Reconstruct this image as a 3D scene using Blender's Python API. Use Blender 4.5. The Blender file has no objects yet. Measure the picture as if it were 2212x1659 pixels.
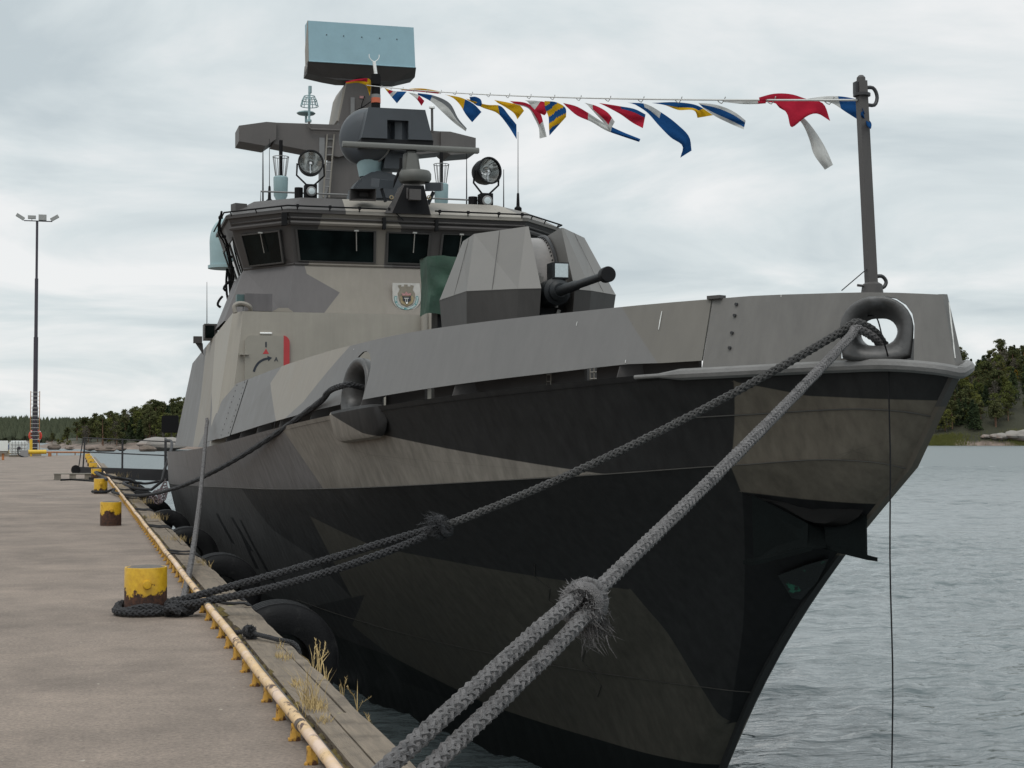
import bpy, bmesh, math, random
import numpy as np
from mathutils import Vector, Matrix, noise

sc = bpy.context.scene
col = sc.collection
rnd = random.Random(7)
PI = math.pi

# ---------------------------------------------------------------- camera
# resection of the photograph: eye 1.6 m above the quay, quay edge running along +Y
FOC, PCX, PCY = 3400.0, 1106.0, 829.5          # focal length / centre in 2212 x 1659 units
YAW = math.atan((PCX - 168.0) / FOC)
PITCH = math.atan((946.0 - PCY) / FOC)
EYE = Vector((0.0, 0.0, 1.6))
cam_data = bpy.data.cameras.new("camera")
cam = bpy.data.objects.new("camera", cam_data)
col.objects.link(cam)
cam.location = EYE
cam.rotation_euler = (PI / 2 + PITCH, 0.0, -YAW)
cam_data.sensor_width = 36.0
cam_data.sensor_fit = 'HORIZONTAL'
cam_data.lens = 36.0 * FOC / 2212.0
cam_data.clip_start = 0.1
cam_data.clip_end = 9000.0
sc.camera = cam
_F = Vector((math.sin(YAW) * math.cos(PITCH), math.cos(YAW) * math.cos(PITCH), math.sin(PITCH)))
_R = Vector((math.cos(YAW), -math.sin(YAW), 0.0))
_U = _R.cross(_F)


def at(px, py, X=None, Y=None, Z=None):
    """survey: the world point seen at a photo position on the plane X, Y or Z = const"""
    r = _F + _R * ((px - PCX) / FOC) + _U * ((PCY - py) / FOC)
    if X is not None:
        t = X / r.x
    elif Y is not None:
        t = Y / r.y
    else:
        t = (Z - EYE.z) / r.z
    return EYE + r * t


# ---------------------------------------------------------------- world: overcast sky
def new_tree(owner):
    owner.use_nodes = True
    nt = owner.node_tree
    nt.nodes.clear()
    return nt


def N(nt, kind, **kw):
    n = nt.nodes.new(kind)
    for k, v in kw.items():
        if k.startswith('i_'):
            key = k[2:]
            key = int(key) if key.isdigit() else key.replace('_', ' ')
            n.inputs[key].default_value = v
        else:
            setattr(n, k, v)
    return n


SUN_EL, SUN_AZ = math.radians(58), math.radians(215)   # azimuth from +Y clockwise: high, behind the viewer's left
world = bpy.data.worlds.new("World")
sc.world = world
wt = new_tree(world)
L = wt.links.new
tc = N(wt, 'ShaderNodeTexCoord')
sep = N(wt, 'ShaderNodeSeparateXYZ')
L(tc.outputs['Generated'], sep.inputs[0])
zc = N(wt, 'ShaderNodeMath', operation='MAXIMUM', i_1=0.0)
L(sep.outputs[2], zc.inputs[0])
za = N(wt, 'ShaderNodeMath', operation='ADD', i_1=0.16)
L(zc.outputs[0], za.inputs[0])
dx = N(wt, 'ShaderNodeMath', operation='DIVIDE')
dy = N(wt, 'ShaderNodeMath', operation='DIVIDE')
L(sep.outputs[0], dx.inputs[0]); L(za.outputs[0], dx.inputs[1])
L(sep.outputs[1], dy.inputs[0]); L(za.outputs[0], dy.inputs[1])
cv = N(wt, 'ShaderNodeCombineXYZ', i_2=3.7)
L(dx.outputs[0], cv.inputs[0]); L(dy.outputs[0], cv.inputs[1])
cn = N(wt, 'ShaderNodeTexNoise', i_Scale=1.25, i_Detail=7.0, i_Roughness=0.55, i_Distortion=0.5)
L(cv.outputs[0], cn.inputs['Vector'])
cr = N(wt, 'ShaderNodeValToRGB')
cr.color_ramp.elements[0].position = 0.36
cr.color_ramp.elements[0].color = (0.56, 0.63, 0.66, 1)
cr.color_ramp.elements[1].position = 0.64
cr.color_ramp.elements[1].color = (0.90, 0.91, 0.91, 1)
e = cr.color_ramp.elements.new(0.5)
e.color = (0.715, 0.775, 0.79, 1)
L(cn.outputs['Fac'], cr.inputs[0])
# overcast sky: brighter towards the zenith (CIE overcast), even in azimuth
zg = N(wt, 'ShaderNodeMapRange', i_1=0.25, i_2=1.0, i_3=1.0, i_4=1.75)
L(zc.outputs[0], zg.inputs[0])
cm = N(wt, 'ShaderNodeMix', data_type='RGBA', blend_type='MULTIPLY')
cm.inputs[0].default_value = 1.0
L(cr.outputs[0], cm.inputs[6]); L(zg.outputs[0], cm.inputs[7])
sky = N(wt, 'ShaderNodeTexSky', sky_type='NISHITA', sun_disc=False, sun_elevation=SUN_EL, sun_rotation=SUN_AZ)
bg_sky = N(wt, 'ShaderNodeBackground', i_Strength=0.08)
L(sky.outputs[0], bg_sky.inputs[0])
bg_cloud = N(wt, 'ShaderNodeBackground', i_Strength=1.0)
L(cm.outputs[2], bg_cloud.inputs[0])
mx = N(wt, 'ShaderNodeMixShader', i_0=0.93)
L(bg_sky.outputs[0], mx.inputs[1]); L(bg_cloud.outputs[0], mx.inputs[2])
wo = N(wt, 'ShaderNodeOutputWorld')
L(mx.outputs[0], wo.inputs[0])

sun_data = bpy.data.lights.new("sun", 'SUN')
sun_data.energy = 0.9
sun_data.angle = math.radians(25)
sun_data.color = (1.0, 0.96, 0.9)
sun = bpy.data.objects.new("sun", sun_data)
col.objects.link(sun)
sun_dir = Vector((math.sin(SUN_AZ) * math.cos(SUN_EL), math.cos(SUN_AZ) * math.cos(SUN_EL), math.sin(SUN_EL)))
sun.rotation_euler = sun_dir.to_track_quat('Z', 'Y').to_euler()
sun.location = sun_dir * 60

sc.render.engine = 'CYCLES'
sc.view_settings.view_transform = 'Standard'
sc.view_settings.look = 'None'
sc.view_settings.gamma = 1.0
sc.view_settings.exposure = 0.0
sc.view_settings.use_curve_mapping = False
sc.cycles.use_denoising = True
sc.cycles.max_bounces = 6
sc.cycles.caustics_reflective = False
sc.cycles.caustics_refractive = False

# ---------------------------------------------------------------- materials
MATS = {}


def paint(name, color, rough=0.6, metal=0.0, var=0.10, vscale=3.0, streak=0.0, bump=0.0, bscale=40.0,
          spec=0.5, spots=None, dirt=None, stretch=(1, 1, 1), trans=0.0):
    """procedural paint: base colour, cloudy variation, optional vertical streaks, dirt or worn spots, fine relief"""
    m = bpy.data.materials.new(name)
    nt = new_tree(m)
    Lk = nt.links.new
    out = N(nt, 'ShaderNodeOutputMaterial')
    b = N(nt, 'ShaderNodeBsdfPrincipled', i_Roughness=rough, i_Metallic=metal)
    b.inputs['Specular IOR Level'].default_value = spec
    Lk(b.outputs[0], out.inputs[0])
    t = N(nt, 'ShaderNodeTexCoord')
    mp = N(nt, 'ShaderNodeMapping')
    mp.inputs['Scale'].default_value = stretch
    Lk(t.outputs['Object'], mp.inputs[0])
    n1 = N(nt, 'ShaderNodeTexNoise', i_Scale=vscale, i_Detail=8.0, i_Roughness=0.62)
    Lk(mp.outputs[0], n1.inputs['Vector'])
    mr = N(nt, 'ShaderNodeMapRange', i_1=0.28, i_2=0.72, i_3=1 - var, i_4=1 + var)
    Lk(n1.outputs['Fac'], mr.inputs[0])
    cur = N(nt, 'ShaderNodeMix', data_type='RGBA', blend_type='MULTIPLY')
    cur.inputs[0].default_value = 1.0
    cur.inputs[6].default_value = (*color, 1)
    Lk(mr.outputs[0], cur.inputs[7])
    if streak:
        ms = N(nt, 'ShaderNodeMapping')
        ms.inputs['Scale'].default_value = (4.0, 4.0, 0.25)
        Lk(t.outputs['Object'], ms.inputs[0])
        n2 = N(nt, 'ShaderNodeTexNoise', i_Scale=3.0, i_Detail=5.0, i_Roughness=0.6)
        Lk(ms.outputs[0], n2.inputs['Vector'])
        r2 = N(nt, 'ShaderNodeMapRange', i_1=0.3, i_2=0.75, i_3=1 - streak, i_4=1 + streak)
        Lk(n2.outputs['Fac'], r2.inputs[0])
        c2 = N(nt, 'ShaderNodeMix', data_type='RGBA', blend_type='MULTIPLY')
        c2.inputs[0].default_value = 1.0
        Lk(cur.outputs[2], c2.inputs[6]); Lk(r2.outputs[0], c2.inputs[7])
        cur = c2
    for extra in (spots, dirt):
        if extra:
            c3col, scale, lo, hi = extra[:4]
            n3 = N(nt, 'ShaderNodeTexNoise', i_Scale=scale, i_Detail=6.0, i_Roughness=0.65)
            if len(extra) > 4:
                m3 = N(nt, 'ShaderNodeMapping')
                m3.inputs['Scale'].default_value = extra[4]
                Lk(t.outputs['Object'], m3.inputs[0]); Lk(m3.outputs[0], n3.inputs['Vector'])
            else:
                Lk(t.outputs['Object'], n3.inputs['Vector'])
            r3 = N(nt, 'ShaderNodeMapRange', i_1=lo, i_2=hi, i_3=0.0, i_4=1.0)
            Lk(n3.outputs['Fac'], r3.inputs[0])
            c3 = N(nt, 'ShaderNodeMix', data_type='RGBA')
            Lk(r3.outputs[0], c3.inputs[0]); Lk(cur.outputs[2], c3.inputs[6])
            c3.inputs[7].default_value = (*c3col, 1)
            cur = c3
    Lk(cur.outputs[2], b.inputs['Base Color'])
    rr = N(nt, 'ShaderNodeMapRange', i_1=0.3, i_2=0.7, i_3=max(0.02, rough - 0.08), i_4=min(1.0, rough + 0.08))
    Lk(n1.outputs['Fac'], rr.inputs[0]); Lk(rr.outputs[0], b.inputs['Roughness'])
    if bump:
        nb = N(nt, 'ShaderNodeTexNoise', i_Scale=bscale, i_Detail=4.0)
        Lk(mp.outputs[0], nb.inputs['Vector'])
        bp = N(nt, 'ShaderNodeBump', i_Strength=bump, i_Distance=0.02)
        Lk(nb.outputs['Fac'], bp.inputs['Height']); Lk(bp.outputs[0], b.inputs['Normal'])
    if trans:
        b.inputs['Transmission Weight'].default_value = trans
    MATS[name] = m
    return m


def camo(name, base, layers, axes='YZ', origin=(0, 0, 0), rough=0.62, streak=0.10, var=0.09, extra=None, spec=0.4, frames=0.0):
    """disruptive paint scheme: convex patches of other colours laid out in the boat's own coordinates (metres)"""
    m = bpy.data.materials.new(name)
    nt = new_tree(m)
    Lk = nt.links.new
    out = N(nt, 'ShaderNodeOutputMaterial')
    b = N(nt, 'ShaderNodeBsdfPrincipled', i_Roughness=rough)
    b.inputs['Specular IOR Level'].default_value = spec
    Lk(b.outputs[0], out.inputs[0])
    t = N(nt, 'ShaderNodeTexCoord')
    sp = N(nt, 'ShaderNodeSeparateXYZ')
    Lk(t.outputs['Object'], sp.inputs[0])
    cb = N(nt, 'ShaderNodeCombineXYZ', i_2=1.0)
    ia, ib = 'XYZ'.index(axes[0]), 'XYZ'.index(axes[1])
    # a slight waviness of the masking-tape edge
    Lk(sp.outputs[ia], cb.inputs[0]); Lk(sp.outputs[ib], cb.inputs[1])
    oa, ob = origin[ia], origin[ib]
    cur = None
    for colr, poly in layers:
        pts = [(p[0] - oa, p[1] - ob) for p in poly]
        area = sum(pts[i][0] * pts[(i + 1) % len(pts)][1] - pts[(i + 1) % len(pts)][0] * pts[i][1] for i in range(len(pts)))
        if area < 0:
            pts.reverse()
        acc = None
        for i in range(len(pts)):
            (x0, y0), (x1, y1) = pts[i], pts[(i + 1) % len(pts)]
            ln = math.hypot(x1 - x0, y1 - y0) or 1
            na, nb_ = -(y1 - y0) / ln, (x1 - x0) / ln
            d = N(nt, 'ShaderNodeVectorMath', operation='DOT_PRODUCT')
            Lk(cb.outputs[0], d.inputs[0])
            d.inputs[1].default_value = (na, nb_, -(na * x0 + nb_ * y0))
            if acc is None:
                acc = d.outputs['Value']
            else:
                mn = N(nt, 'ShaderNodeMath', operation='MINIMUM')
                Lk(acc, mn.inputs[0]); Lk(d.outputs['Value'], mn.inputs[1])
                acc = mn.outputs[0]
        g = N(nt, 'ShaderNodeMapRange', i_1=-0.004, i_2=0.004, i_3=0.0, i_4=1.0)
        Lk(acc, g.inputs[0])
        mixn = N(nt, 'ShaderNodeMix', data_type='RGBA')
        Lk(g.outputs[0], mixn.inputs[0])
        if cur is None:
            mixn.inputs[6].default_value = (*base, 1)
        else:
            Lk(cur, mixn.inputs[6])
        mixn.inputs[7].default_value = (*colr, 1)
        cur = mixn.outputs[2]

    def mul(curv, fac_out):
        c = N(nt, 'ShaderNodeMix', data_type='RGBA', blend_type='MULTIPLY')
        c.inputs[0].default_value = 1.0
        if curv is None:
            c.inputs[6].default_value = (*base, 1)
        else:
            Lk(curv, c.inputs[6])
        Lk(fac_out, c.inputs[7])
        return c.outputs[2]
    n1 = N(nt, 'ShaderNodeTexNoise', i_Scale=1.3, i_Detail=9.0, i_Roughness=0.65)
    Lk(t.outputs['Object'], n1.inputs['Vector'])
    r1 = N(nt, 'ShaderNodeMapRange', i_1=0.28, i_2=0.72, i_3=1 - var, i_4=1 + var)
    Lk(n1.outputs['Fac'], r1.inputs[0])
    cur = mul(cur, r1.outputs[0])
    if streak:
        ms = N(nt, 'ShaderNodeMapping')
        ms.inputs['Scale'].default_value = (3.0, 3.0, 0.22)
        Lk(t.outputs['Object'], ms.inputs[0])
        n2 = N(nt, 'ShaderNodeTexNoise', i_Scale=3.2, i_Detail=6.0, i_Roughness=0.62)
        Lk(ms.outputs[0], n2.inputs['Vector'])
        r2 = N(nt, 'ShaderNodeMapRange', i_1=0.3, i_2=0.7, i_3=1 - streak, i_4=1 + streak)
        Lk(n2.outputs['Fac'], r2.inputs[0])
        cur = mul(cur, r2.outputs[0])
    # small chips and scuffs
    n4 = N(nt, 'ShaderNodeTexNoise', i_Scale=9.0, i_Detail=5.0, i_Roughness=0.7)
    m4 = N(nt, 'ShaderNodeMapping')
    m4.inputs['Scale'].default_value = (1.6, 1.6, 0.5)
    Lk(t.outputs['Object'], m4.inputs[0]); Lk(m4.outputs[0], n4.inputs['Vector'])
    r4 = N(nt, 'ShaderNodeMapRange', i_1=0.70, i_2=0.76, i_3=1.0, i_4=0.72)
    Lk(n4.outputs['Fac'], r4.inputs[0])
    cur = mul(cur, r4.outputs[0])
    if extra:
        cur = extra(nt, t, cur)
    Lk(cur, b.inputs['Base Color'])
    r5 = N(nt, 'ShaderNodeMapRange', i_1=0.3, i_2=0.7, i_3=rough - 0.1, i_4=rough + 0.1)
    Lk(n1.outputs['Fac'], r5.inputs[0]); Lk(r5.outputs[0], b.inputs['Roughness'])
    # plating: very slight unevenness of the sheet
    n6 = N(nt, 'ShaderNodeTexNoise', i_Scale=1.6, i_Detail=2.0)
    Lk(t.outputs['Object'], n6.inputs['Vector'])
    bp = N(nt, 'ShaderNodeBump', i_Strength=0.12, i_Distance=0.05)
    Lk(n6.outputs['Fac'], bp.inputs['Height'])
    n7 = N(nt, 'ShaderNodeTexNoise', i_Scale=120.0, i_Detail=2.0)
    Lk(t.outputs['Object'], n7.inputs['Vector'])
    bp2 = N(nt, 'ShaderNodeBump', i_Strength=0.10, i_Distance=0.004)
    Lk(n7.outputs['Fac'], bp2.inputs['Height']); Lk(bp.outputs[0], bp2.inputs['Normal'])
    last = bp2
    if frames:                                # plating drawn in slightly between the frames
        sx_ = N(nt, 'ShaderNodeMath', operation='MULTIPLY', i_1=2 * PI / 0.62)
        Lk(sp.outputs[1], sx_.inputs[0])
        sn_ = N(nt, 'ShaderNodeMath', operation='SINE')
        Lk(sx_.outputs[0], sn_.inputs[0])
        ab_ = N(nt, 'ShaderNodeMath', operation='ABSOLUTE')
        Lk(sn_.outputs[0], ab_.inputs[0])
        bp3 = N(nt, 'ShaderNodeBump', i_Strength=frames, i_Distance=0.03)
        Lk(ab_.outputs[0], bp3.inputs['Height']); Lk(bp2.outputs[0], bp3.inputs['Normal'])
        last = bp3
    Lk(last.outputs[0], b.inputs['Normal'])
    MATS[name] = m
    return m


# ---------------------------------------------------------------- mesh builder
ORG = {}


def V(*a):
    return Vector(a)


class MB:
    def __init__(self):
        self.v, self.f, self.mi = [], [], []
        self.cur = 0

    def add(self, verts, faces):
        o = len(self.v)
        self.v += [Vector(p) for p in verts]
        for q in faces:
            self.f.append([i + o for i in q])
            self.mi.append(self.cur)
        return self

    def hexa(self, b, t):
        """b, t: four bottom and four top points in the same order"""
        return self.add(list(b) + list(t), [(3, 2, 1, 0), (4, 5, 6, 7), (0, 1, 5, 4), (1, 2, 6, 5), (2, 3, 7, 6), (3, 0, 4, 7)])

    def box(self, c, s, rot=None):
        hx, hy, hz = s[0] / 2, s[1] / 2, s[2] / 2
        pts = [V(x, y, z) for z in (-hz, hz) for x, y in ((-hx, -hy), (hx, -hy), (hx, hy), (-hx, hy))]
        if rot is not None:
            pts = [rot @ p for p in pts]
        pts = [p + Vector(c) for p in pts]
        return self.hexa(pts[:4], pts[4:])

    def prism(self, poly, vec):
        n = len(poly)
        a = [Vector(p) for p in poly]
        b = [p + Vector(vec) for p in a]
        fs = [tuple(range(n))[::-1], tuple(range(n, 2 * n))]
        fs += [(i, (i + 1) % n, n + (i + 1) % n, n + i) for i in range(n)]
        return self.add(a + b, fs)

    def loft(self, polyA, polyB, caps=True):
        n = len(polyA)
        fs = [(i, (i + 1) % n, n + (i + 1) % n, n + i) for i in range(n)]
        if caps:
            fs += [tuple(range(n))[::-1], tuple(range(n, 2 * n))]
        return self.add(list(polyA) + list(polyB), fs)

    def grid(self, rows, flip=False, wrap=False):
        n = len(rows[0])
        vs = [p for r in rows for p in r]
        fs = []
        for i in range(len(rows) - 1):
            for j in range(n if wrap else n - 1):
                k = (j + 1) % n
                q = (i * n + j, i * n + k, (i + 1) * n + k, (i + 1) * n + j)
                fs.append(q[::-1] if flip else q)
        return self.add(vs, fs)

    def tube(self, path, r, n=8, caps=True, closed=False):
        path = [Vector(p) for p in path]
        m = len(path)
        rs = r if isinstance(r, (list, tuple)) else [r] * m
        tang = []
        for i in range(m):
            if closed:
                d = path[(i + 1) % m] - path[i - 1]
            else:
                d = path[min(i + 1, m - 1)] - path[max(i - 1, 0)]
            tang.append(d.normalized() if d.length > 1e-9 else Vector((0, 0, 1)))
        ref = Vector((0, 0, 1)) if abs(tang[0].z) < 0.9 else Vector((1, 0, 0))
        u = tang[0].cross(ref).normalized()
        vs = []
        for i in range(m):
            u = u - tang[i] * u.dot(tang[i])
            u = u.normalized() if u.length > 1e-9 else tang[i].orthogonal().normalized()
            w = tang[i].cross(u)
            for k in range(n):
                a = 2 * PI * k / n
                vs.append(path[i] + (u * math.cos(a) + w * math.sin(a)) * rs[i])
        fs = []
        for i in range(m if closed else m - 1):
            j = (i + 1) % m
            for k in range(n):
                l = (k + 1) % n
                fs.append((i * n + k, i * n + l, j * n + l, j * n + k))
        if caps and not closed:
            fs.append(tuple(range(n))[::-1])
            fs.append(tuple(range((m - 1) * n, m * n)))
        return self.add(vs, fs)

    def cyl(self, a, b, r, n=10, r2=None):
        return self.tube([a, b], [r, r if r2 is None else r2], n)

    def lathe(self, prof, n=24, o=(0, 0, 0), axis=(0, 0, 1), caps=True):
        """prof: (radius, distance along the axis)"""
        ax = Vector(axis).normalized()
        u = ax.orthogonal().normalized()
        if abs(ax.z) < 0.9:
            u = ax.cross(Vector((0, 0, 1))).normalized()
        w = ax.cross(u)
        o = Vector(o)
        rows = [[o + ax * h + (u * math.cos(2 * PI * k / n) + w * math.sin(2 * PI * k / n)) * r for k in range(n)] for r, h in prof]
        self.grid(rows, wrap=True)
        if caps:
            base = len(self.v) - n * len(prof)
            self.f.append(list(range(base, base + n))[::-1]); self.mi.append(self.cur)
            e0 = len(self.v) - n
            self.f.append(list(range(e0, e0 + n))); self.mi.append(self.cur)
        return self

    def data(self, name, mats, off, smooth=35, fix=True):
        me = bpy.data.meshes.new(name)
        me.from_pydata([p - off for p in self.v], [], self.f)
        for m in (mats if isinstance(mats, (list, tuple)) else [mats]):
            me.materials.append(MATS[m] if isinstance(m, str) else m)
        if any(self.mi):
            me.polygons.foreach_set('material_index', self.mi)
        if fix:
            bm = bmesh.new()
            bm.from_mesh(me)
            bmesh.ops.recalc_face_normals(bm, faces=bm.faces)
            bm.to_mesh(me)
            bm.free()
        if smooth:
            me.polygons.foreach_set('use_smooth', [True] * len(me.polygons))
            me.set_sharp_from_angle(angle=math.radians(smooth))
        me.update()
        return me

    def build(self, name, mats, parent=None, origin=None, smooth=35, label=None, fix=True):
        off = ORG[parent.name] if parent is not None else Vector(origin if origin is not None else (0, 0, 0))
        o = bpy.data.objects.new(name, self.data(name, mats, off, smooth, fix))
        col.objects.link(o)
        if parent is not None:
            o.parent = parent
        else:
            o.location = off
        ORG[o.name] = off.copy()
        if label:
            o['label'] = label
        return o


def tag(o, label=None, cat=None, group=None, kind=None):
    if label:
        o['label'] = label
    if cat:
        o['category'] = cat
    if group:
        o['group'] = group
    if kind:
        o['kind'] = kind
    return o


def thing(name, loc, label, cat, group=None):
    o = bpy.data.objects.new(name, None)
    o.empty_display_size = 0.2
    col.objects.link(o)
    o.location = loc
    ORG[o.name] = Vector(loc)
    return tag(o, label, cat, group)


def copy_tree(o, loc=None, parent=None):
    c = o.copy()
    col.objects.link(c)
    if parent is not None:
        c.parent = parent
    if loc is not None:
        c.location = loc
    for ch in list(o.children):
        copy_tree(ch, None, c)
    return c


def rotz(a):
    return Matrix.Rotation(a, 3, 'Z')


def rotx(a):
    return Matrix.Rotation(a, 3, 'X')


def roty(a):
    return Matrix.Rotation(a, 3, 'Y')


def spline(pts, n):
    """Catmull-Rom through pts (tuples of any length), resampled to n points, uniform in chord length"""
    pts = [Vector(p) for p in pts]
    d = [0.0]
    for a, b in zip(pts, pts[1:]):
        d.append(d[-1] + (b - a).length)
    out = []
    for k in range(n):
        s = d[-1] * k / (n - 1)
        i = 0
        while i < len(pts) - 2 and d[i + 1] < s:
            i += 1
        h = d[i + 1] - d[i]
        t = (s - d[i]) / h if h > 0 else 0
        p0, p1, p2, p3 = pts[max(i - 1, 0)], pts[i], pts[i + 1], pts[min(i + 2, len(pts) - 1)]
        h0 = (p1 - p0).length or h
        h2 = (p3 - p2).length or h
        m1 = ((p2 - p1) / h * h0 + (p1 - p0) / h0 * h) / (h0 + h) * h if i > 0 else (p2 - p1)
        m2 = ((p3 - p2) / h2 * h + (p2 - p1) / h * h2) / (h2 + h) * h if i < len(pts) - 2 else (p2 - p1)
        t2, t3 = t * t, t * t * t
        out.append(p1 * (2 * t3 - 3 * t2 + 1) + m1 * (t3 - 2 * t2 + t) + p2 * (-2 * t3 + 3 * t2) + m2 * (t3 - t2))
    return out


def interp(x, tab):
    """piecewise-linear table lookup"""
    if x <= tab[0][0]:
        return tab[0][1]
    for (x0, y0), (x1, y1) in zip(tab, tab[1:]):
        if x <= x1:
            return y0 + (y1 - y0) * (x - x0) / (x1 - x0)
    return tab[-1][1]


def text_mesh(txt, size, depth=0.002):
    """flat lettering: vertices and faces in the XY plane, centred"""
    cu = bpy.data.curves.new("lettering", 'FONT')
    cu.body = txt
    cu.size = size
    cu.align_x = 'CENTER'
    cu.align_y = 'CENTER'
    cu.resolution_u = 2
    cu.offset = size * 0.012
    o = bpy.data.objects.new("lettering", cu)
    col.objects.link(o)
    bpy.context.view_layer.update()
    me = bpy.data.meshes.new_from_object(o.evaluated_get(bpy.context.evaluated_depsgraph_get()))
    vs = [v.co.copy() for v in me.vertices]
    fs = [tuple(p.vertices) for p in me.polygons]
    bpy.data.objects.remove(o)
    bpy.data.meshes.remove(me)
    bpy.data.curves.remove(cu)
    return vs, fs

# ================================================================ SETTING
WATER_Z = -2.5
QUAY_END = 150.0
EDGE_X = 1.60


def water_material():
    m = bpy.data.materials.new("water")
    nt = new_tree(m)
    Lk = nt.links.new
    out = N(nt, 'ShaderNodeOutputMaterial')
    b = N(nt, 'ShaderNodeBsdfPrincipled', i_Roughness=0.1, i_IOR=1.5)
    b.inputs['Base Color'].default_value = (0.11, 0.135, 0.14, 1)
    Lk(b.outputs[0], out.inputs[0])
    t = N(nt, 'ShaderNodeTexCoord')
    sp = N(nt, 'ShaderNodeSeparateXYZ')
    Lk(t.outputs['Object'], sp.inputs[0])
    # ripples too small to be modelled at a distance widen the reflection there
    rg = N(nt, 'ShaderNodeMapRange', i_1=20.0, i_2=190.0, i_3=0.10, i_4=0.42)
    Lk(sp.outputs[1], rg.inputs[0]); Lk(rg.outputs[0], b.inputs['Roughness'])
    prev = None
    for sx, sy, scale, dist, det in ((0.5, 1.3, 1.2, 0.20, 2.0), (0.55, 1.3, 4.0, 0.07, 3.0)):
        mp = N(nt, 'ShaderNodeMapping')
        mp.inputs['Scale'].default_value = (sx, sy, 1)
        mp.inputs['Rotation'].default_value = (0, 0, 0.22 + 0.1 * scale)
        Lk(t.outputs['Object'], mp.inputs[0])
        n = N(nt, 'ShaderNodeTexNoise', i_Scale=scale, i_Detail=det, i_Roughness=0.55, i_Distortion=0.4)
        Lk(mp.outputs[0], n.inputs['Vector'])
        bp = N(nt, 'ShaderNodeBump', i_Strength=1.0, i_Distance=dist)
        Lk(n.outputs['Fac'], bp.inputs['Height'])
        if prev is not None:
            Lk(prev.outputs[0], bp.inputs['Normal'])
        prev = bp
    Lk(prev.outputs[0], b.inputs['Normal'])
    MATS['water'] = m


water_material()


def build_water():
    """one sheet: plain far out, modelled ripples in the basin beside the quay"""
    rw = np.random.RandomState(4)
    nc = 46
    lam = np.exp(np.linspace(math.log(0.26), math.log(3.2), nc))
    ang = math.radians(105) + rw.uniform(-0.95, 0.95, nc)
    slope = 0.052 * np.where(lam < 0.9, 1.0, 0.8)
    kx, ky = np.cos(ang) * 2 * np.pi / lam, np.sin(ang) * 2 * np.pi / lam
    amp, ph = slope * lam / (2 * np.pi), rw.uniform(0, 6.28, nc)
    V_, F_ = [], []
    base = 0

    def patch_grid(x0, x1, y0, y1, d, lmin):
        nonlocal base
        xs, ys = np.arange(x0, x1 + d * 0.5, d), np.arange(y0, y1 + d * 0.5, d)
        xs[-1], ys[-1] = x1, y1
        X, Y = np.meshgrid(xs, ys)
        gust = 0.75 + 0.35 * np.sin(X * 0.21 + 0.13 * Y + 1.0) * np.sin(Y * 0.17 - 0.07 * X)
        Z = np.zeros_like(X)
        for i in range(nc):
            if lam[i] >= lmin:
                Z += amp[i] * np.sin(kx[i] * X + ky[i] * Y + ph[i] + 0.6 * np.sin(0.35 * X + i))
        Z = WATER_Z + Z * gust
        V_.append(np.stack([X.ravel(), Y.ravel(), Z.ravel()], 1))
        nx, ny = len(xs), len(ys)
        idx = np.arange(nx * ny).reshape(ny, nx) + base
        F_.append(np.stack([idx[:-1, :-1].ravel(), idx[:-1, 1:].ravel(), idx[1:, 1:].ravel(), idx[1:, :-1].ravel()], 1))
        base += nx * ny

    patch_grid(4, 44, 8, 60, 0.105, 0.0)
    patch_grid(4, 140, 60, 200, 0.30, 0.75)
    xb, yb = [-3500, -600, -60, 4, 44, 140, 600, 3500], [-60, 8, 60, 200, 800, 2000, 5000]
    pts = np.array([(x, y, WATER_Z) for y in yb for x in xb], float)
    fs = []
    for j in range(len(yb) - 1):
        for i in range(len(xb) - 1):
            if (xb[i] == 4 and yb[j] == 8) or (xb[i] in (4, 44) and yb[j] == 60):
                continue
            n = len(xb)
            fs.append([base + j * n + i, base + j * n + i + 1, base + (j + 1) * n + i + 1, base + (j + 1) * n + i])
    V_.append(pts); F_.append(np.array(fs))
    va, fa = np.concatenate(V_), np.concatenate(F_)
    me = bpy.data.meshes.new('water')
    me.vertices.add(len(va)); me.vertices.foreach_set('co', va.ravel())
    me.loops.add(fa.size); me.loops.foreach_set('vertex_index', fa.ravel().astype(np.int32))
    me.polygons.add(len(fa)); me.polygons.foreach_set('loop_start', np.arange(0, fa.size, 4, dtype=np.int32))
    me.polygons.foreach_set('use_smooth', [True] * len(fa))
    me.update(calc_edges=True)
    me.materials.append(MATS['water'])
    o = bpy.data.objects.new('water', me)
    col.objects.link(o)
    tag(o, kind='structure')


build_water()


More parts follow.
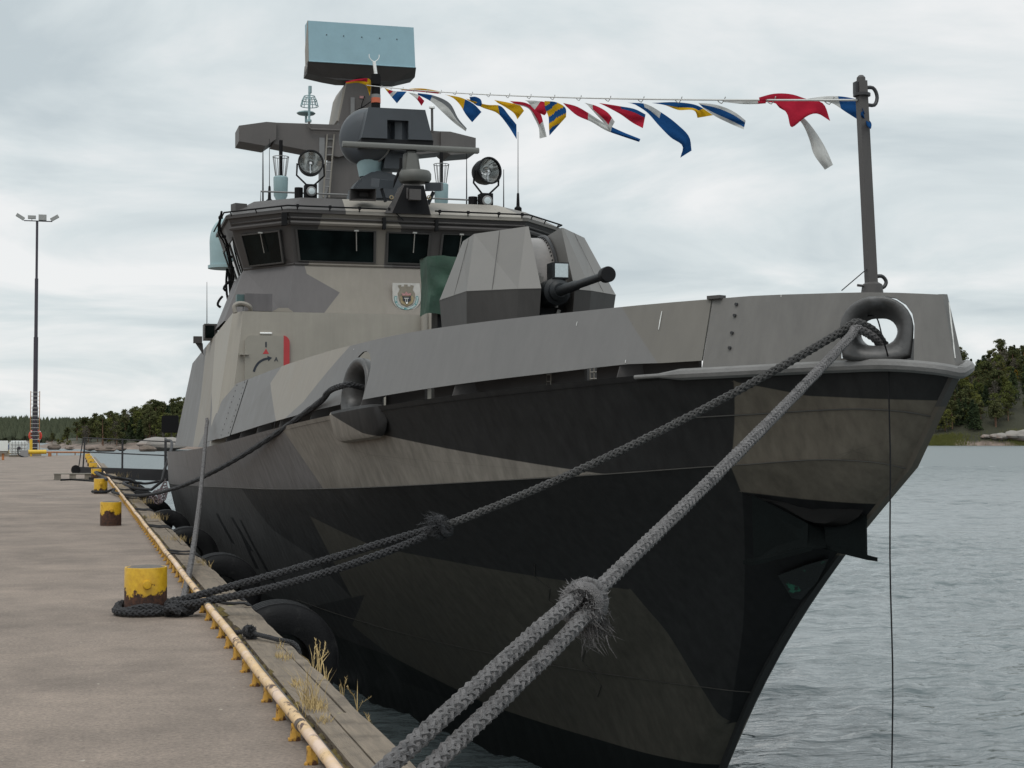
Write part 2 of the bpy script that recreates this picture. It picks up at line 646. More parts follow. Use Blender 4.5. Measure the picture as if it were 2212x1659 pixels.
def quay_material():
    m = bpy.data.materials.new("quay_concrete")
    nt = new_tree(m)
    Lk = nt.links.new
    out = N(nt, 'ShaderNodeOutputMaterial')
    b = N(nt, 'ShaderNodeBsdfPrincipled', i_Roughness=0.85)
    Lk(b.outputs[0], out.inputs[0])
    t = N(nt, 'ShaderNodeTexCoord')

    def nz(scale, det, rough, sc3=(1, 1, 1)):
        mp = N(nt, 'ShaderNodeMapping')
        mp.inputs['Scale'].default_value = sc3
        Lk(t.outputs['Object'], mp.inputs[0])
        n = N(nt, 'ShaderNodeTexNoise', i_Scale=scale, i_Detail=det, i_Roughness=rough)
        Lk(mp.outputs[0], n.inputs['Vector'])
        return n
    base = N(nt, 'ShaderNodeValToRGB')
    for p, c in ((0.30, (0.132, 0.104, 0.084)), (0.5, (0.206, 0.163, 0.133)), (0.7, (0.285, 0.224, 0.180))):
        e = base.color_ramp.elements.new(p)
        e.color = (*c, 1)
    base.color_ramp.elements.remove(base.color_ramp.elements[0])
    base.color_ramp.elements.remove(base.color_ramp.elements[-1])
    Lk(nz(0.55, 12.0, 0.78, (1.0, 0.7, 1)).outputs['Fac'], base.inputs[0])
    # old tyre marks and stains drawn out along the quay
    st = N(nt, 'ShaderNodeMapRange', i_1=0.45, i_2=0.75, i_3=1.08, i_4=0.70)
    Lk(nz(1.1, 9.0, 0.7, (0.5, 0.8, 1)).outputs['Fac'], st.inputs[0])
    c1 = N(nt, 'ShaderNodeMix', data_type='RGBA', blend_type='MULTIPLY')
    c1.inputs[0].default_value = 1
    Lk(base.outputs[0], c1.inputs[6]); Lk(st.outputs[0], c1.inputs[7])
    # aggregate
    ag = N(nt, 'ShaderNodeMapRange', i_1=0.32, i_2=0.68, i_3=0.62, i_4=1.40)
    Lk(nz(38.0, 5.0, 0.8).outputs['Fac'], ag.inputs[0])
    c2 = N(nt, 'ShaderNodeMix', data_type='RGBA', blend_type='MULTIPLY')
    c2.inputs[0].default_value = 1
    Lk(c1.outputs[2], c2.inputs[6]); Lk(ag.outputs[0], c2.inputs[7])
    # scattered pale grit
    gr = N(nt, 'ShaderNodeMapRange', i_1=0.735, i_2=0.76, i_3=0.0, i_4=0.8)
    Lk(nz(16.0, 2.0, 0.5).outputs['Fac'], gr.inputs[0])
    c3 = N(nt, 'ShaderNodeMix', data_type='RGBA')
    Lk(gr.outputs[0], c3.inputs[0]); Lk(c2.outputs[2], c3.inputs[6])
    c3.inputs[7].default_value = (0.42, 0.38, 0.32, 1)
    Lk(c3.outputs[2], b.inputs['Base Color'])
    bp = N(nt, 'ShaderNodeBump', i_Strength=0.35, i_Distance=0.01)
    Lk(nz(60.0, 4.0, 0.7).outputs['Fac'], bp.inputs['Height'])
    bp2 = N(nt, 'ShaderNodeBump', i_Strength=0.3, i_Distance=0.03)
    Lk(nz(1.6, 4.0, 0.6).outputs['Fac'], bp2.inputs['Height'])
    Lk(bp2.outputs[0], bp.inputs['Normal']); Lk(bp.outputs[0], b.inputs['Normal'])
    MATS['quay_concrete'] = m


quay_material()
paint('concrete_side', (0.16, 0.145, 0.125), 0.9, var=0.25, vscale=1.2, bump=0.4, bscale=20)
paint('timber', (0.205, 0.165, 0.125), 0.9, var=0.28, vscale=5, bump=0.6, bscale=30, stretch=(6, 0.5, 6),
      spots=((0.36, 0.34, 0.16), 7.0, 0.66, 0.72), dirt=((0.075, 0.06, 0.045), 2.2, 0.52, 0.75))
paint('edge_steel', (0.10, 0.095, 0.085), 0.75, var=0.3, vscale=4, bump=0.3, dirt=((0.12, 0.055, 0.025), 3.0, 0.52, 0.68))
paint('rail_yellow', (0.62, 0.42, 0.22), 0.55, var=0.15, vscale=9, bump=0.3, bscale=50,
      spots=((0.075, 0.032, 0.018), 11.0, 0.56, 0.62, (1, 0.5, 1)), dirt=((0.70, 0.52, 0.40), 2.6, 0.48, 0.62))
paint('post_yellow', (0.55, 0.30, 0.045), 0.6, var=0.2, vscale=12, bump=0.3, spots=((0.09, 0.035, 0.015), 14.0, 0.50, 0.58))
paint('moss', (0.115, 0.085, 0.022), 0.95, var=0.45, vscale=9, bump=0.8, bscale=60, dirt=((0.045, 0.03, 0.016), 5.0, 0.45, 0.6))
paint('straw', (0.46, 0.34, 0.16), 0.9, var=0.35, vscale=3)
paint('white_mark', (0.55, 0.53, 0.49), 0.85, var=0.2, vscale=8, spots=((0.17, 0.15, 0.125), 14.0, 0.46, 0.56))

mb = MB()
mb.grid([[V(x, y, 0.0) for x in (-90, -30, -8, -2, 1.24)] for y in (-20, 5, 15, 40, 90, QUAY_END)])
quay = tag(mb.build('quay', 'quay_concrete', smooth=None), kind='structure')
mb = MB()
mb.box((-44.4, 65, -2.03), (91.26, 169.9, 4.0))
mb.box((1.405, 65, -2.13), (0.33, 169.9, 4.0))
mb.build('quay_wall', 'concrete_side', quay, smooth=None)
mb = MB()
mb.box((1.205, 65, -0.05), (0.065, 169.8, 0.17))
mb.build('steel_strip', 'edge_steel', quay)
# edge timbers: one object per plank
rp = random.Random(3)
y = 2.0
k = 0
while y < 100:
    ln = 3.55 + rp.uniform(-0.15, 0.15)
    top = 0.022 + rp.uniform(-0.008, 0.008)
    split = (y < 8.7)
    spans = ((1.285, 1.39), (1.402, 1.50)) if split else ((1.285, 1.50),)
    for x0, x1 in spans:
        mb = MB()
        j = [rp.uniform(-0.008, 0.008) for _ in range(8)]
        b_ = [V(x0 + j[0], y + 0.012, -0.125), V(x1 + j[1], y + 0.012, -0.125), V(x1 + j[2], y + ln - 0.012, -0.125), V(x0 + j[3], y + ln - 0.012, -0.125)]
        t_ = [V(x0 + j[0], y + 0.012 + j[4], top), V(x1 + j[1], y + 0.012 + j[5], top + j[6]), V(x1 + j[2], y + ln - 0.012, top + j[6]), V(x0 + j[3], y + ln - 0.012, top)]
        mb.hexa(b_, t_)
        mb.build('plank', 'timber', quay, smooth=None)
    y += ln
y = 1.0
while y < 100:
    ln = 4.6 + rp.uniform(-0.3, 0.3)
    top = 0.012 + rp.uniform(-0.008, 0.008)
    mb = MB()
    n = 14
    rows = []
    for i in range(n + 1):
        yy = y + 0.01 + (ln - 0.02) * i / n
        w = rp.uniform(-0.011, 0.008)
        rows.append([V(1.512 + rp.uniform(-.003, .003), yy, -0.125), V(1.512 + rp.uniform(-.003, .003), yy, top),
                     V(1.592 + w, yy, top - 0.004), V(1.600 + w, yy, top - 0.03), V(1.600 + w * 0.5, yy, -0.30), V(1.512, yy, -0.30)])
    mb.grid(rows, wrap=True)
    nn = len(mb.v)
    mb.f += [[0, 1, 2, 3, 4, 5], [nn - 1, nn - 2, nn - 3, nn - 4, nn - 5, nn - 6]]
    mb.mi += [0, 0]
    mb.build('plank', 'timber', quay, smooth=None)
    y += ln

# moss and dirt in the slot between steel strip and timber
mb = MB()
rm = random.Random(5)
for i in range(900):
    yy = 4 + 56 * rm.random() ** 1.7
    big = rm.random() < 0.10
    s = rm.uniform(0.02, 0.045) * (1.7 if big else 1)
    c = V(1.262 + rm.uniform(-0.012, 0.02), yy, -0.03 + rm.uniform(-0.02, 0.03) * (2 if big else 1))
    pts = []
    for kx in range(6):
        a = kx * PI / 3
        pts.append(c + V(math.cos(a) * s, math.sin(a) * s * 1.8, rm.uniform(-0.004, 0.004)))
    mb.add(pts + [c + V(0, 0, s * 0.7)], [(kx, (kx + 1) % 6, 6) for kx in range(6)])
tag(mb.build('moss', 'moss', origin=(1.26, 5, -0.05)), 'brown and green moss growing in the slot along the quay edge', 'moss', kind='stuff')

# painted lines and chalk marks on the quay
mb = MB()
for (a, b2, w) in (((72, 1074), (160, 1075), 0.035), ((0, 1025), (96, 1025), 0.03), ((350, 1158), (372, 1158), 0.03), ((160, 998), (197, 998), 0.05), ((318, 1152), (352, 1153), 0.025)):
    p, q = at(*a, Z=0.004), at(*b2, Z=0.004)
    nx = 6
    mb.grid([[p.lerp(q, i / nx) + V(0, s * w, 0) for i in range(nx + 1)] for s in (-1, 1)])
mb.build('painted_line', 'white_mark', quay, smooth=None, fix=False)

# pipe rail along the edge
RAIL_X = 1.13
rail = thing('edge_rail', (RAIL_X, 3, 0), 'low yellow pipe rail on short posts running along the quay edge', 'rail')
y = 2.2
while y < 148:
    ln = min(6.0, 148 - y)
    mb = MB()
    mb.tube([V(RAIL_X + 0.004 * math.sin(yy * 1.7), yy, 0.112 + 0.004 * math.sin(yy * 1.1)) for yy in [y + 0.004 + (ln - 0.008) * i / 6 for i in range(7)]], 0.030, 12)
    mb.build('pipe', 'rail_yellow', rail)
    mb = MB()
    mb.cyl(V(RAIL_X, y - 0.035, 0.112), V(RAIL_X, y + 0.035, 0.112), 0.0335, 12)
    mb.build('pipe_joint', 'edge_steel', rail)
    y += 6.0
mb = MB()
mb.tube([V(RAIL_X - 0.005, 0, 0.0), V(RAIL_X - 0.005, 0, 0.09)], [0.030, 0.024], 8)
mb.box((RAIL_X - 0.012, 0, 0.006), (0.06, 0.055, 0.01))
post0 = mb.data('post', 'post_yellow', Vector((RAIL_X, 0, 0)))
y = 4.6
while y < 70:
    o = bpy.data.objects.new('post', post0)
    col.objects.link(o)
    o.parent = rail
    o.location = Vector((RAIL_X, y, 0)) - rail.location
    o.rotation_euler = (0, rp.uniform(-0.06, 0.06), rp.uniform(-0.3, 0.3))
    y += 0.632

# ================================================================ PATROL BOAT
XC = 6.6                                    # centre line of the boat
BO = Vector((XC, 40.0, WATER_Z))
LIGHT, MID, DARK, BLACK, OLIVE = (0.255, 0.232, 0.200), (0.158, 0.154, 0.151), (0.068, 0.062, 0.060), (0.034, 0.033, 0.033), (0.165, 0.143, 0.115)
boat = thing('patrol_boat', BO, 'grey camouflaged naval patrol boat moored bow-first beside the quay', 'boat')

CUR_D = [(10.88, 0, 2.125), (10.90, .10, 2.145), (10.97, .24, 2.165), (11.12, .40, 2.185), (11.55, .66, 2.19), (12.3, 1.2, 2.175), (13.2, 1.85, 2.15), (14.06, 2.33, 2.10),
         (15.25, 2.9, 2.034), (17.1, 3.48, 1.936), (18.8, 3.75, 1.855), (21.7, 3.97, 1.735), (26, 4.1, 1.58), (31, 4.17, 1.43), (40, 4.2, 1.27), (44, 4.17, 1.23), (50, 3.92, 1.18), (60, 3.35, 1.1), (72, 2.65, 1.05)]
CUR_K = [(11.60, 0, 1.34), (11.68, .2, 1.39), (11.90, .42, 1.415), (12.77, 1.0, 1.365), (14.05, 1.85, 1.257), (15.6, 2.6, 1.156), (17.43, 3.12, 1.06), (20.71, 3.52, 0.93),
         (24.5, 3.74, .81), (29.1, 3.88, .695), (36, 4.02, .52), (44.5, 4.06, .33), (58, 3.4, .15), (72, 2.5, .1)]
CUR_W = [(15.60, 0, -1.95), (15.72, .22, -1.95), (16.05, .42, -1.95), (17.5, .88, -1.95), (19.86, 1.42, -1.95), (24, 2.25, -1.95), (30, 3.0, -1.95), (40, 3.5, -1.95), (55, 3.1, -1.95), (72, 2.3, -1.95)]
CUR_B = [(16.5, 0, -3.0), (16.65, .2, -3.0), (17.2, .42, -3.0), (18.2, .7, -3.0), (20, 1.15, -3.0), (24, 1.9, -3.0), (30, 2.6, -3.0), (40, 3.1, -3.0), (55, 2.7, -3.0), (72, 2.0, -3.0)]
NU = 110
STEM = [(-3.0, 16.5), (-1.95, 15.6), (-0.856, 14.55), (-0.034, 13.67), (0.5, 12.92), (0.88, 12.4), (1.34, 11.6), (2.125, 10.88), (2.8, 10.88)]


def along(pts, fr):
    """Catmull-Rom curve sampled at the chord-length fractions fr"""
    dense = spline(pts, 700)
    return [dense[min(699, max(0, int(round(f * 699))))] if f in (0, 1) else dense[int(f * 699)].lerp(dense[min(699, int(f * 699) + 1)], f * 699 - int(f * 699)) for f in fr]


FR = [(i / (NU - 1)) ** 1.9 for i in range(NU)]
SD, SK, SW, SB = (along(c, FR) for c in (CUR_D, CUR_K, CUR_W, CUR_B))


def hullrow(A, B, t, hollow):
    rake = A is SK
    out = []
    for i, (a, b) in enumerate(zip(A, B)):
        p = a.lerp(b, t)
        h = hollow * 4 * t * (1 - t) * min(1.0, p.y / 0.9) * max(0.0, 1 - (p.x - 11) / 22)
        rk = 0.42 * math.sin(PI * t) * max(0.0, 1 - p.y / 1.1) if rake else 0.0
        out.append(Vector((p.x + rk, max(0.0, p.y - h), p.z)))
    return out


ROWS = [hullrow(SD, SK, t / 5, 0.03) for t in range(5)] + [hullrow(SK, SW, t / 12, 0.10) for t in range(12)] + [hullrow(SW, SB, t / 3, 0.0) for t in range(4)]


def side(p, s=-1):
    """(Y along, half-breadth, Z) -> world; s = -1 is the quay side"""
    if s > 0:                            # the far side of the stem is finer than the quay side
        d = p.x - interp(p.z, STEM)
        return V(XC + p.y * interp(d, [(0, 0.5), (0.8, 0.58), (1.5, 0.68), (2.4, 0.73), (3.3, 0.79), (4.5, 0.88), (7.5, 1.0)]), p.x, p.z)
    return V(XC - p.y, p.x, p.z)


mb = MB()
for s in (-1, 1):
    mb.grid([[side(p, s) for p in r] for r in ROWS], flip=(s > 0))
mb.add([side(r[-1], s) for s in (-1, 1) for r in (ROWS if s < 0 else ROWS[::-1])], [tuple(range(2 * len(ROWS)))])


def patch(colr, poly):
    """convex pieces of one paint patch (Y, Z), slightly overlapping"""
    n = len(poly)
    cr_ = [(poly[(i + 1) % n][0] - poly[i][0]) * (poly[(i + 2) % n][1] - poly[(i + 1) % n][1]) - (poly[(i + 1) % n][1] - poly[i][1]) * (poly[(i + 2) % n][0] - poly[(i + 1) % n][0]) for i in range(n)]
    if all(c >= -1e-6 for c in cr_) or all(c <= 1e-6 for c in cr_):
        return [(colr, poly)]
    out = []
    cx, cy = sum(p[0] for p in poly) / n, sum(p[1] for p in poly) / n
    for i in range(n):
        a, b = poly[i], poly[(i + 1) % n]
        ex = 0.012
        d = math.hypot(b[0] - a[0], b[1] - a[1]) or 1
        tx, ty = (b[0] - a[0]) / d * ex, (b[1] - a[1]) / d * ex
        out.append((colr, [(cx, cy), (a[0] - tx, a[1] - ty), (b[0] + tx, b[1] + ty)]))
    return out


STRAKE, STRAKE2, LOWGREY, LOWOLIVE = (0.27, 0.243, 0.212), (0.178, 0.166, 0.163), (0.066, 0.064, 0.063), (0.088, 0.080, 0.066)
HULL_PATCHES = (
    patch(STRAKE2, [(72, 0.5), (40, 1.5), (32.8, 1.6), (21.3, 1.77), (20.5, 0.935), (24.5, 0.81), (29.1, 0.695), (44, 0.335), (72, 0.1)])
    + patch(STRAKE, [(21.44, 1.80), (18.88, 2.0), (17.4, 1.655), (14.05, 1.263), (15.6, 1.157), (17.43, 1.06), (20.5, 0.937)])
    + patch(LOWGREY, [(72, 0.1), (44.8, 0.325), (27.75, 0.72), (25.95, 0.107), (23.7, -0.167), (22.6, -0.70), (26.7, -1.3), (72, -1.3)])
    + patch(LOWOLIVE, [(22.26, 0.494), (19.75, 0.21), (17.76, 0.0), (22.58, -0.70)])
    + patch(LOWOLIVE, [(19.57, 0.221), (17.84, 0.179), (15.84, 0.098), (15.06, 0.067), (15.09, -1.324), (15.5, -1.84), (16.4, -1.86), (19.74, -1.84), (22.3, -1.545), (23.5, -1.205)])
    + patch((0.013, 0.013, 0.014), [(33.12, 0.038), (32.68, 0.059), (31.29, -0.487), (31.79, -0.482)])
    + patch((0.013, 0.013, 0.014), [(30.72, 0.077), (30.31, 0.088), (29.06, -0.479), (29.43, -0.488)])
    + patch((0.013, 0.013, 0.014), [(29.51, 0.092), (29.22, 0.089), (27.84, -0.967), (28.19, -0.94)])
    + patch((0.013, 0.013, 0.014), [(30.02, -0.222), (29.67, -0.218), (29.15, -0.81), (29.57, -0.825)])
    + patch(OLIVE, [(12.42, 2.08), (11.94, 1.949), (11.48, 1.917), (10.5, 1.861), (10.5, 0.9), (12.2, 1.04), (12.56, 1.073), (13.0, 1.122)])
    + patch((0.016, 0.016, 0.017), [(13.0, 1.114), (12.57, 1.064), (10.5, 0.95), (10.5, 0.4), (15.12, -1.332)])
    + patch((0.010, 0.012, 0.012), [(10, -1.84), (19.8, -1.84), (22.4, -1.545), (72, -1.3), (72, -4), (10, -4)]))
camo('hull_paint', BLACK, HULL_PATCHES, 'YZ', BO, rough=0.62, streak=0.20, var=0.12, spec=0.18, frames=0.10)
hull = mb.build('hull', 'hull_paint', boat, smooth=None)
me = hull.data
bm = bmesh.new()
bm.from_mesh(me)
bmesh.ops.remove_doubles(bm, verts=bm.verts, dist=0.002)
bmesh.ops.recalc_face_normals(bm, faces=bm.faces)
bm.to_mesh(me)
bm.free()
me.polygons.foreach_set('use_smooth', [True] * len(me.polygons))
me.set_sharp_from_angle(angle=math.radians(14))

paint('seam_paint', (0.062, 0.057, 0.05), 0.55, var=0.3, vscale=6)
paint('rail_paint', (0.17, 0.165, 0.16), 0.5, var=0.22, vscale=4, bump=0.2, spots=((0.22, 0.12, 0.07), 3.5, 0.68, 0.74))
paint('dark_paint', DARK, 0.6, var=0.15, vscale=3)
paint('black_paint', (0.009, 0.009, 0.010), 0.5, var=0.2, vscale=4, spec=0.2)
paint('mid_paint', MID, 0.6, var=0.09, vscale=2.0, streak=0.05)
paint('light_paint', LIGHT, 0.6, var=0.09, vscale=2.0, streak=0.05)
paint('mast_paint', (0.105, 0.096, 0.092), 0.6, var=0.12, vscale=2.0, streak=0.05)
paint('deck_paint', (0.06, 0.06, 0.06), 0.85, var=0.15, vscale=3)
paint('bolt_metal', (0.03, 0.03, 0.032), 0.5, var=0.1)
paint('fairlead_paint', (0.070, 0.068, 0.067), 0.40, var=0.35, vscale=5, bump=0.12, dirt=((0.15, 0.15, 0.155), 3.0, 0.58, 0.78))

# weld seams standing slightly proud of the plating
def seam(row, y0, y1, s=-1, r=0.007, rz=0.0):
    pts = [side(p, s) + V(-0.004 * (1 if s < 0 else -1), -0.003, rz) for p in row if y0 <= p.x <= y1]
    m_ = MB()
    m_.tube(pts, r, 5)
    return m_.build('weld_seam', 'seam_paint', hull)


seam(hullrow(SD, SK, 0.46, 0.03), 10.7, 13.1)
seam(SK, 11.5, 60, r=0.006)
seam(hullrow(SK, SW, 0.70, 0.10), 14.3, 27, r=0.005)
seam(hullrow(SD, SK, 0.46, 0.03), 10.7, 13.1, 1)
m_ = MB()
m_.tube([side(hullrow(SK, SW, t, 0.10)[i], -1) + V(-.004, -.003, 0) for t, i in [(0.30 + 0.045 * k, 26 - int(k * 0.6)) for k in range(12)]], 0.005, 5)
m_.build('weld_seam', 'seam_paint', hull)

# half-round rubbing rail round the bow
pts_s = [p for p in SD if p.x < 13.35]
path = [side(p, -1) + V(-0.015, -0.015, -0.015) for p in reversed(pts_s)] + [side(p, 1) + V(0.015, -0.015, -0.015) for p in pts_s[1:]]
m_ = MB()
m_.tube(path, [0.02] * 2 + [0.052] * (len(path) - 4) + [0.02] * 2, 10)
m_.build('rubbing_rail', 'rail_paint', hull)
# stem bar
stem_pts = [r[0] for r in ROWS[:18]]
m_ = MB()
m_.grid([[V(XC - 0.045, p.x + 0.03, p.z), V(XC - 0.03, p.x - 0.055, p.z + 0.02), V(XC + 0.03, p.x - 0.055, p.z + 0.02), V(XC + 0.045, p.x + 0.03, p.z)] for p in stem_pts])
m_.build('stem_bar', camo('stem_paint', (0.03, 0.03, 0.03), [((0.12, 0.105, 0.085), [(10, 0.55), (14, 0.55), (14, 1.85), (10, 1.85)]), ((0.075, 0.073, 0.07), [(10, 1.85), (14, 1.85), (14, 2.4), (10, 2.4)])], 'YZ', BO), hull)

# deck
m_ = MB()
m_.grid([[side(V(p.x, p.y - 0.02, p.z - 0.05), -1), side(V(p.x, p.y - 0.02, p.z - 0.05), 1)] for p in SD[2:]])
m_.build('deck', 'deck_paint', boat, smooth=None)

# ---------------------------------------------------------------- bulwark
TOPZ = [(10.88, 2.735), (11.1, 2.755), (11.5, 2.79), (12.25, 2.82), (13.86, 2.79), (16.5, 2.75), (18.3, 2.71), (23, 2.655), (29.3, 2.59), (31.4, 2.32), (31.9, 1.98)]
dense_D = spline(CUR_D, 1400)


def edge_pt(y):
    for a, b in zip(dense_D, dense_D[1:]):
        if a.x <= y <= b.x:
            t = (y - a.x) / max(1e-9, b.x - a.x)
            return a.lerp(b, t)
    return dense_D[0]


def outward(i, arr):
    a, b = arr[max(0, i - 1)], arr[min(len(arr) - 1, i + 1)]
    d = b - a
    n = V(-d.y, d.x)                     # in (Y, w): left normal -> outboard / forward
    if arr[i].y < 1e-6:
        n = V(-1, 0)
    return n.normalized()


def bulwark_rows(arr, gap, s):
    rows = []
    for i, p in enumerate(arr):
        n = outward(i, arr)
        zt = interp(p.x, TOPZ)
        zb = p.z + gap(p.x)
        r = []
        for q, off in ((0, 0), (1, 0), (1, -0.022), (0, -0.022)):
            lean = -0.02 - 0.20 * ((zb + q * (zt - zb)) - p.z) / 0.65
            o = lean + off
            r.append(side(V(p.x + n.x * o, max(0.0, p.y + n.y * o) if p.y > 1e-6 else 0.0, zb + q * (zt - zb)), s))
        rows.append(r)
    return rows


def solid(rows):
    m = MB()
    m.grid(rows, wrap=True)
    n = len(rows[0])
    m.f += [list(range(n))[::-1], list(range(len(m.v) - n, len(m.v)))]
    m.mi += [0, 0]
    return m


def cut(obj, cutter):
    """subtract a closed builder from an object (evaluated once, so the mesh is final)"""
    co = cutter.build('cutter', 'dark_paint', boat, smooth=None)
    md = obj.modifiers.new('cut', 'BOOLEAN')
    md.operation = 'DIFFERENCE'
    md.solver = 'EXACT'
    md.object = co
    bpy.context.view_layer.update()
    nm = bpy.data.meshes.new_from_object(obj.evaluated_get(bpy.context.evaluated_depsgraph_get()))
    obj.modifiers.clear()
    obj.data = nm
    bpy.data.objects.remove(co)
    nm.polygons.foreach_set('use_smooth', [True] * len(nm.polygons))
    nm.set_sharp_from_angle(angle=math.radians(20))


JY = 12.62
nose = [p for p in spline(CUR_D, 900) if p.x < JY][::4] + [edge_pt(JY)]
rows_s = bulwark_rows(nose, lambda y: 0.0, -1)
rows_p = bulwark_rows(nose, lambda y: 0.0, 1)
bow = solid([r for r in reversed(rows_s)] + rows_p[1:])
BULW_PATCHES = (patch(LIGHT, [(22.9, 2.75), (18.45, 2.8), (20.36, 2.067), (21.93, 1.75), (23.9, 2.425)])
                + patch((0.150, 0.145, 0.141), [(23.9, 2.425), (21.93, 1.80), (24.96, 1.6), (26.6, 1.956)])
                + patch((0.152, 0.142, 0.126), [(13.68, 2.9), (12.5, 2.9), (12.5, 2.2), (12.97, 2.2)]))
camo('bulwark_paint', MID, BULW_PATCHES, 'YZ', BO, streak=0.05)
camo('bow_paint', (0.138, 0.132, 0.124), [], 'YZ', BO, streak=0.10, var=0.14)
bow_o = bow.build('bow_bulwark', 'bow_paint', boat, smooth=20)

panels = []
for s in (-1, 1):
    ys = [JY + 0.012 + (31.9 - JY) * (i / 60) for i in range(61)]
    arr = [edge_pt(y) for y in ys]
    rows = bulwark_rows(arr, lambda y: 0.115 if y > 13 else 0.10, s)
    panels.append(solid(rows).build('bulwark', 'bulwark_paint', boat, smooth=20))


def frame_at(c, n):
    n = Vector(n).normalized()
    u = Vector((0, 0, 1)).cross(n).normalized()
    v = n.cross(u)
    return Vector(c), u, v, n


def arch(fr, hw, top, bot, d, k=9):
    """doorway outline: half-width hw, arch crown at top, flat foot at bot, shifted d along the normal"""
    c, u, v, n = fr
    out = [c + u * -hw + v * bot + n * d, c + u * hw + v * bot + n * d]
    for i in range(k + 1):
        a = PI * i / k
        out.append(c + u * hw * math.cos(a) + v * (top - hw * 0.9 + hw * 0.9 * math.sin(a)) + n * d)
    return out


def roundrect(fr, hw, hh, r, d, k=5):
    c, u, v, n = fr
    out = []
    for q in range(4):
        cx, cy = (1, 1, -1, -1)[q] * 1, (1, 1, -1, -1)[(q + 3) % 4] if False else (1, 1, -1, -1)[q]
        sx, sy = ((1, 1), (-1, 1), (-1, -1), (1, -1))[q]
        for i in range(k + 1):
            a = PI / 2 * q + PI / 2 * i / k
            out.append(c + u * (sx * (hw - r) + r * math.cos(a)) + v * (sy * (hh - r) + r * math.sin(a)) + n * d)
    return out


def hawse(c, n, hw, hh, rim, top, bot, depth, name, parent):
    """fairlead casting: flared oval throat in an arch-shaped body"""
    fr = frame_at(c, n)
    m = MB()
    prof = [(-0.05, -2.2 * depth), (0.0, -1.5 * depth), (0.06, -0.9 * depth), (0.18, -0.4 * depth), (0.38, -0.02 * depth), (0.60, 0.2 * depth), (0.82, 0.26 * depth), (0.95, 0.2 * depth), (1.0, 0.05 * depth), (1.0, -0.6 * depth)]
    rows = []
    kk = 6
    for e, d in prof:
        inner = roundrect(fr, hw, hh, min(hw, hh) * 0.96, d, kk)
        cc, u, v, nn = fr
        row = []
        for p in inner:
            q = p - cc - nn * d
            a, b = q.dot(u), q.dot(v)
            ang = math.atan2(b / hh, a / hw)
            ca, sa = math.cos(ang), math.sin(ang)
            mxx = max(abs(ca), abs(sa))
            if b >= 0:
                oa, ob = (hw + rim) * ca, (top) * sa
            else:                                    # squarish foot
                oa, ob = (hw + rim) * ca / mxx ** 0.75, bot * -sa / mxx ** 0.75
            row.append(cc + u * (a + (oa - a) * e) + v * (b + (ob - b) * e) + nn * d)
        rows.append(row)
    m.grid(rows, wrap=True)
    return m.build(name, 'fairlead_paint', parent, smooth=50)


# bow hawse: hole through the bow bulwark
HC = at(1893, 705, X=XC - 0.47)
HN = V(-0.56, -0.83, 0.16)
fr = frame_at(HC, HN)
c_ = MB()
c_.loft(arch(fr, 0.295, 0.275, -0.29, -0.25), arch(fr, 0.295, 0.275, -0.29, 0.25))
cut(bow_o, c_)
hawse(HC, HN, 0.150, 0.125, 0.135, 0.25, -0.285, 0.11, 'bow_fairlead', boat)
# midship fairlead in a slot of the bulwark, on a plinth of the hull side
MC = V(XC - 3.53, 17.95, 2.20)
MN = V(-0.95, -0.30, 0.12)
fr = frame_at(MC, MN)
c_ = MB()
c_.loft(arch(fr, 0.40, 0.42, -0.35, -0.3), arch(fr, 0.40, 0.42, -0.35, 0.3))
cut(panels[0], c_)
hawse(MC + V(0.02, 0, -0.02), MN, 0.17, 0.19, 0.15, 0.35, -0.29, 0.13, 'side_fairlead', boat)
m_ = MB()
pl = [(-0.62, 0.0, 0.03), (-0.40, 0.10, 0.05), (0.40, 0.10, 0.05), (0.62, 0.0, 0.03)]
u_ = V(0.1, -0.995, 0).normalized()
base_c = side(edge_pt(17.75))
rows = []
for zz, out in ((0.03, -0.03), (0.035, 0.03), (0.0, 0.05), (-0.27, 0.035), (-0.32, 0.005), (-0.34, -0.05)):
    row = []
    for k in range(25):
        a = -0.85 + 1.7 * k / 24
        e_ = side(edge_pt(17.75 - a))
        fall = 1 - (abs(a) / 0.85) ** 9.0
        inn = 0.16 * (0.02 - zz) if zz < 0 else 0
        row.append(V(e_.x - out * fall + inn + 0.03 * (1 - fall), e_.y, e_.z + zz * (0.5 + 0.5 * fall)))
    rows.append(row)
m_.grid(rows)
m_.build('fairlead_plinth', 'hull_paint', hull, smooth=30)

# joint strap and bolts at the ends of the bulwark panel
def bolt(mbx, p, n, r=0.012, l=0.02):
    mbx.cyl(Vector(p), Vector(p) + Vector(n) * l, r, 8)


def bulw_pt(y, q, s=-1):
    p = edge_pt(y)
    i0, i1 = edge_pt(y - 0.03), edge_pt(y + 0.03)
    d = i1 - i0
    n = V(-d.y, d.x).normalized()
    zt, zb = interp(y, TOPZ), p.z + 0.1
    z = zb + q * (zt - zb)
    lean = -0.02 - 0.20 * (z - p.z) / 0.65
    return side(V(p.x + n.x * lean, p.y + n.y * lean, z), s), V(s * n.y, n.x, 0)


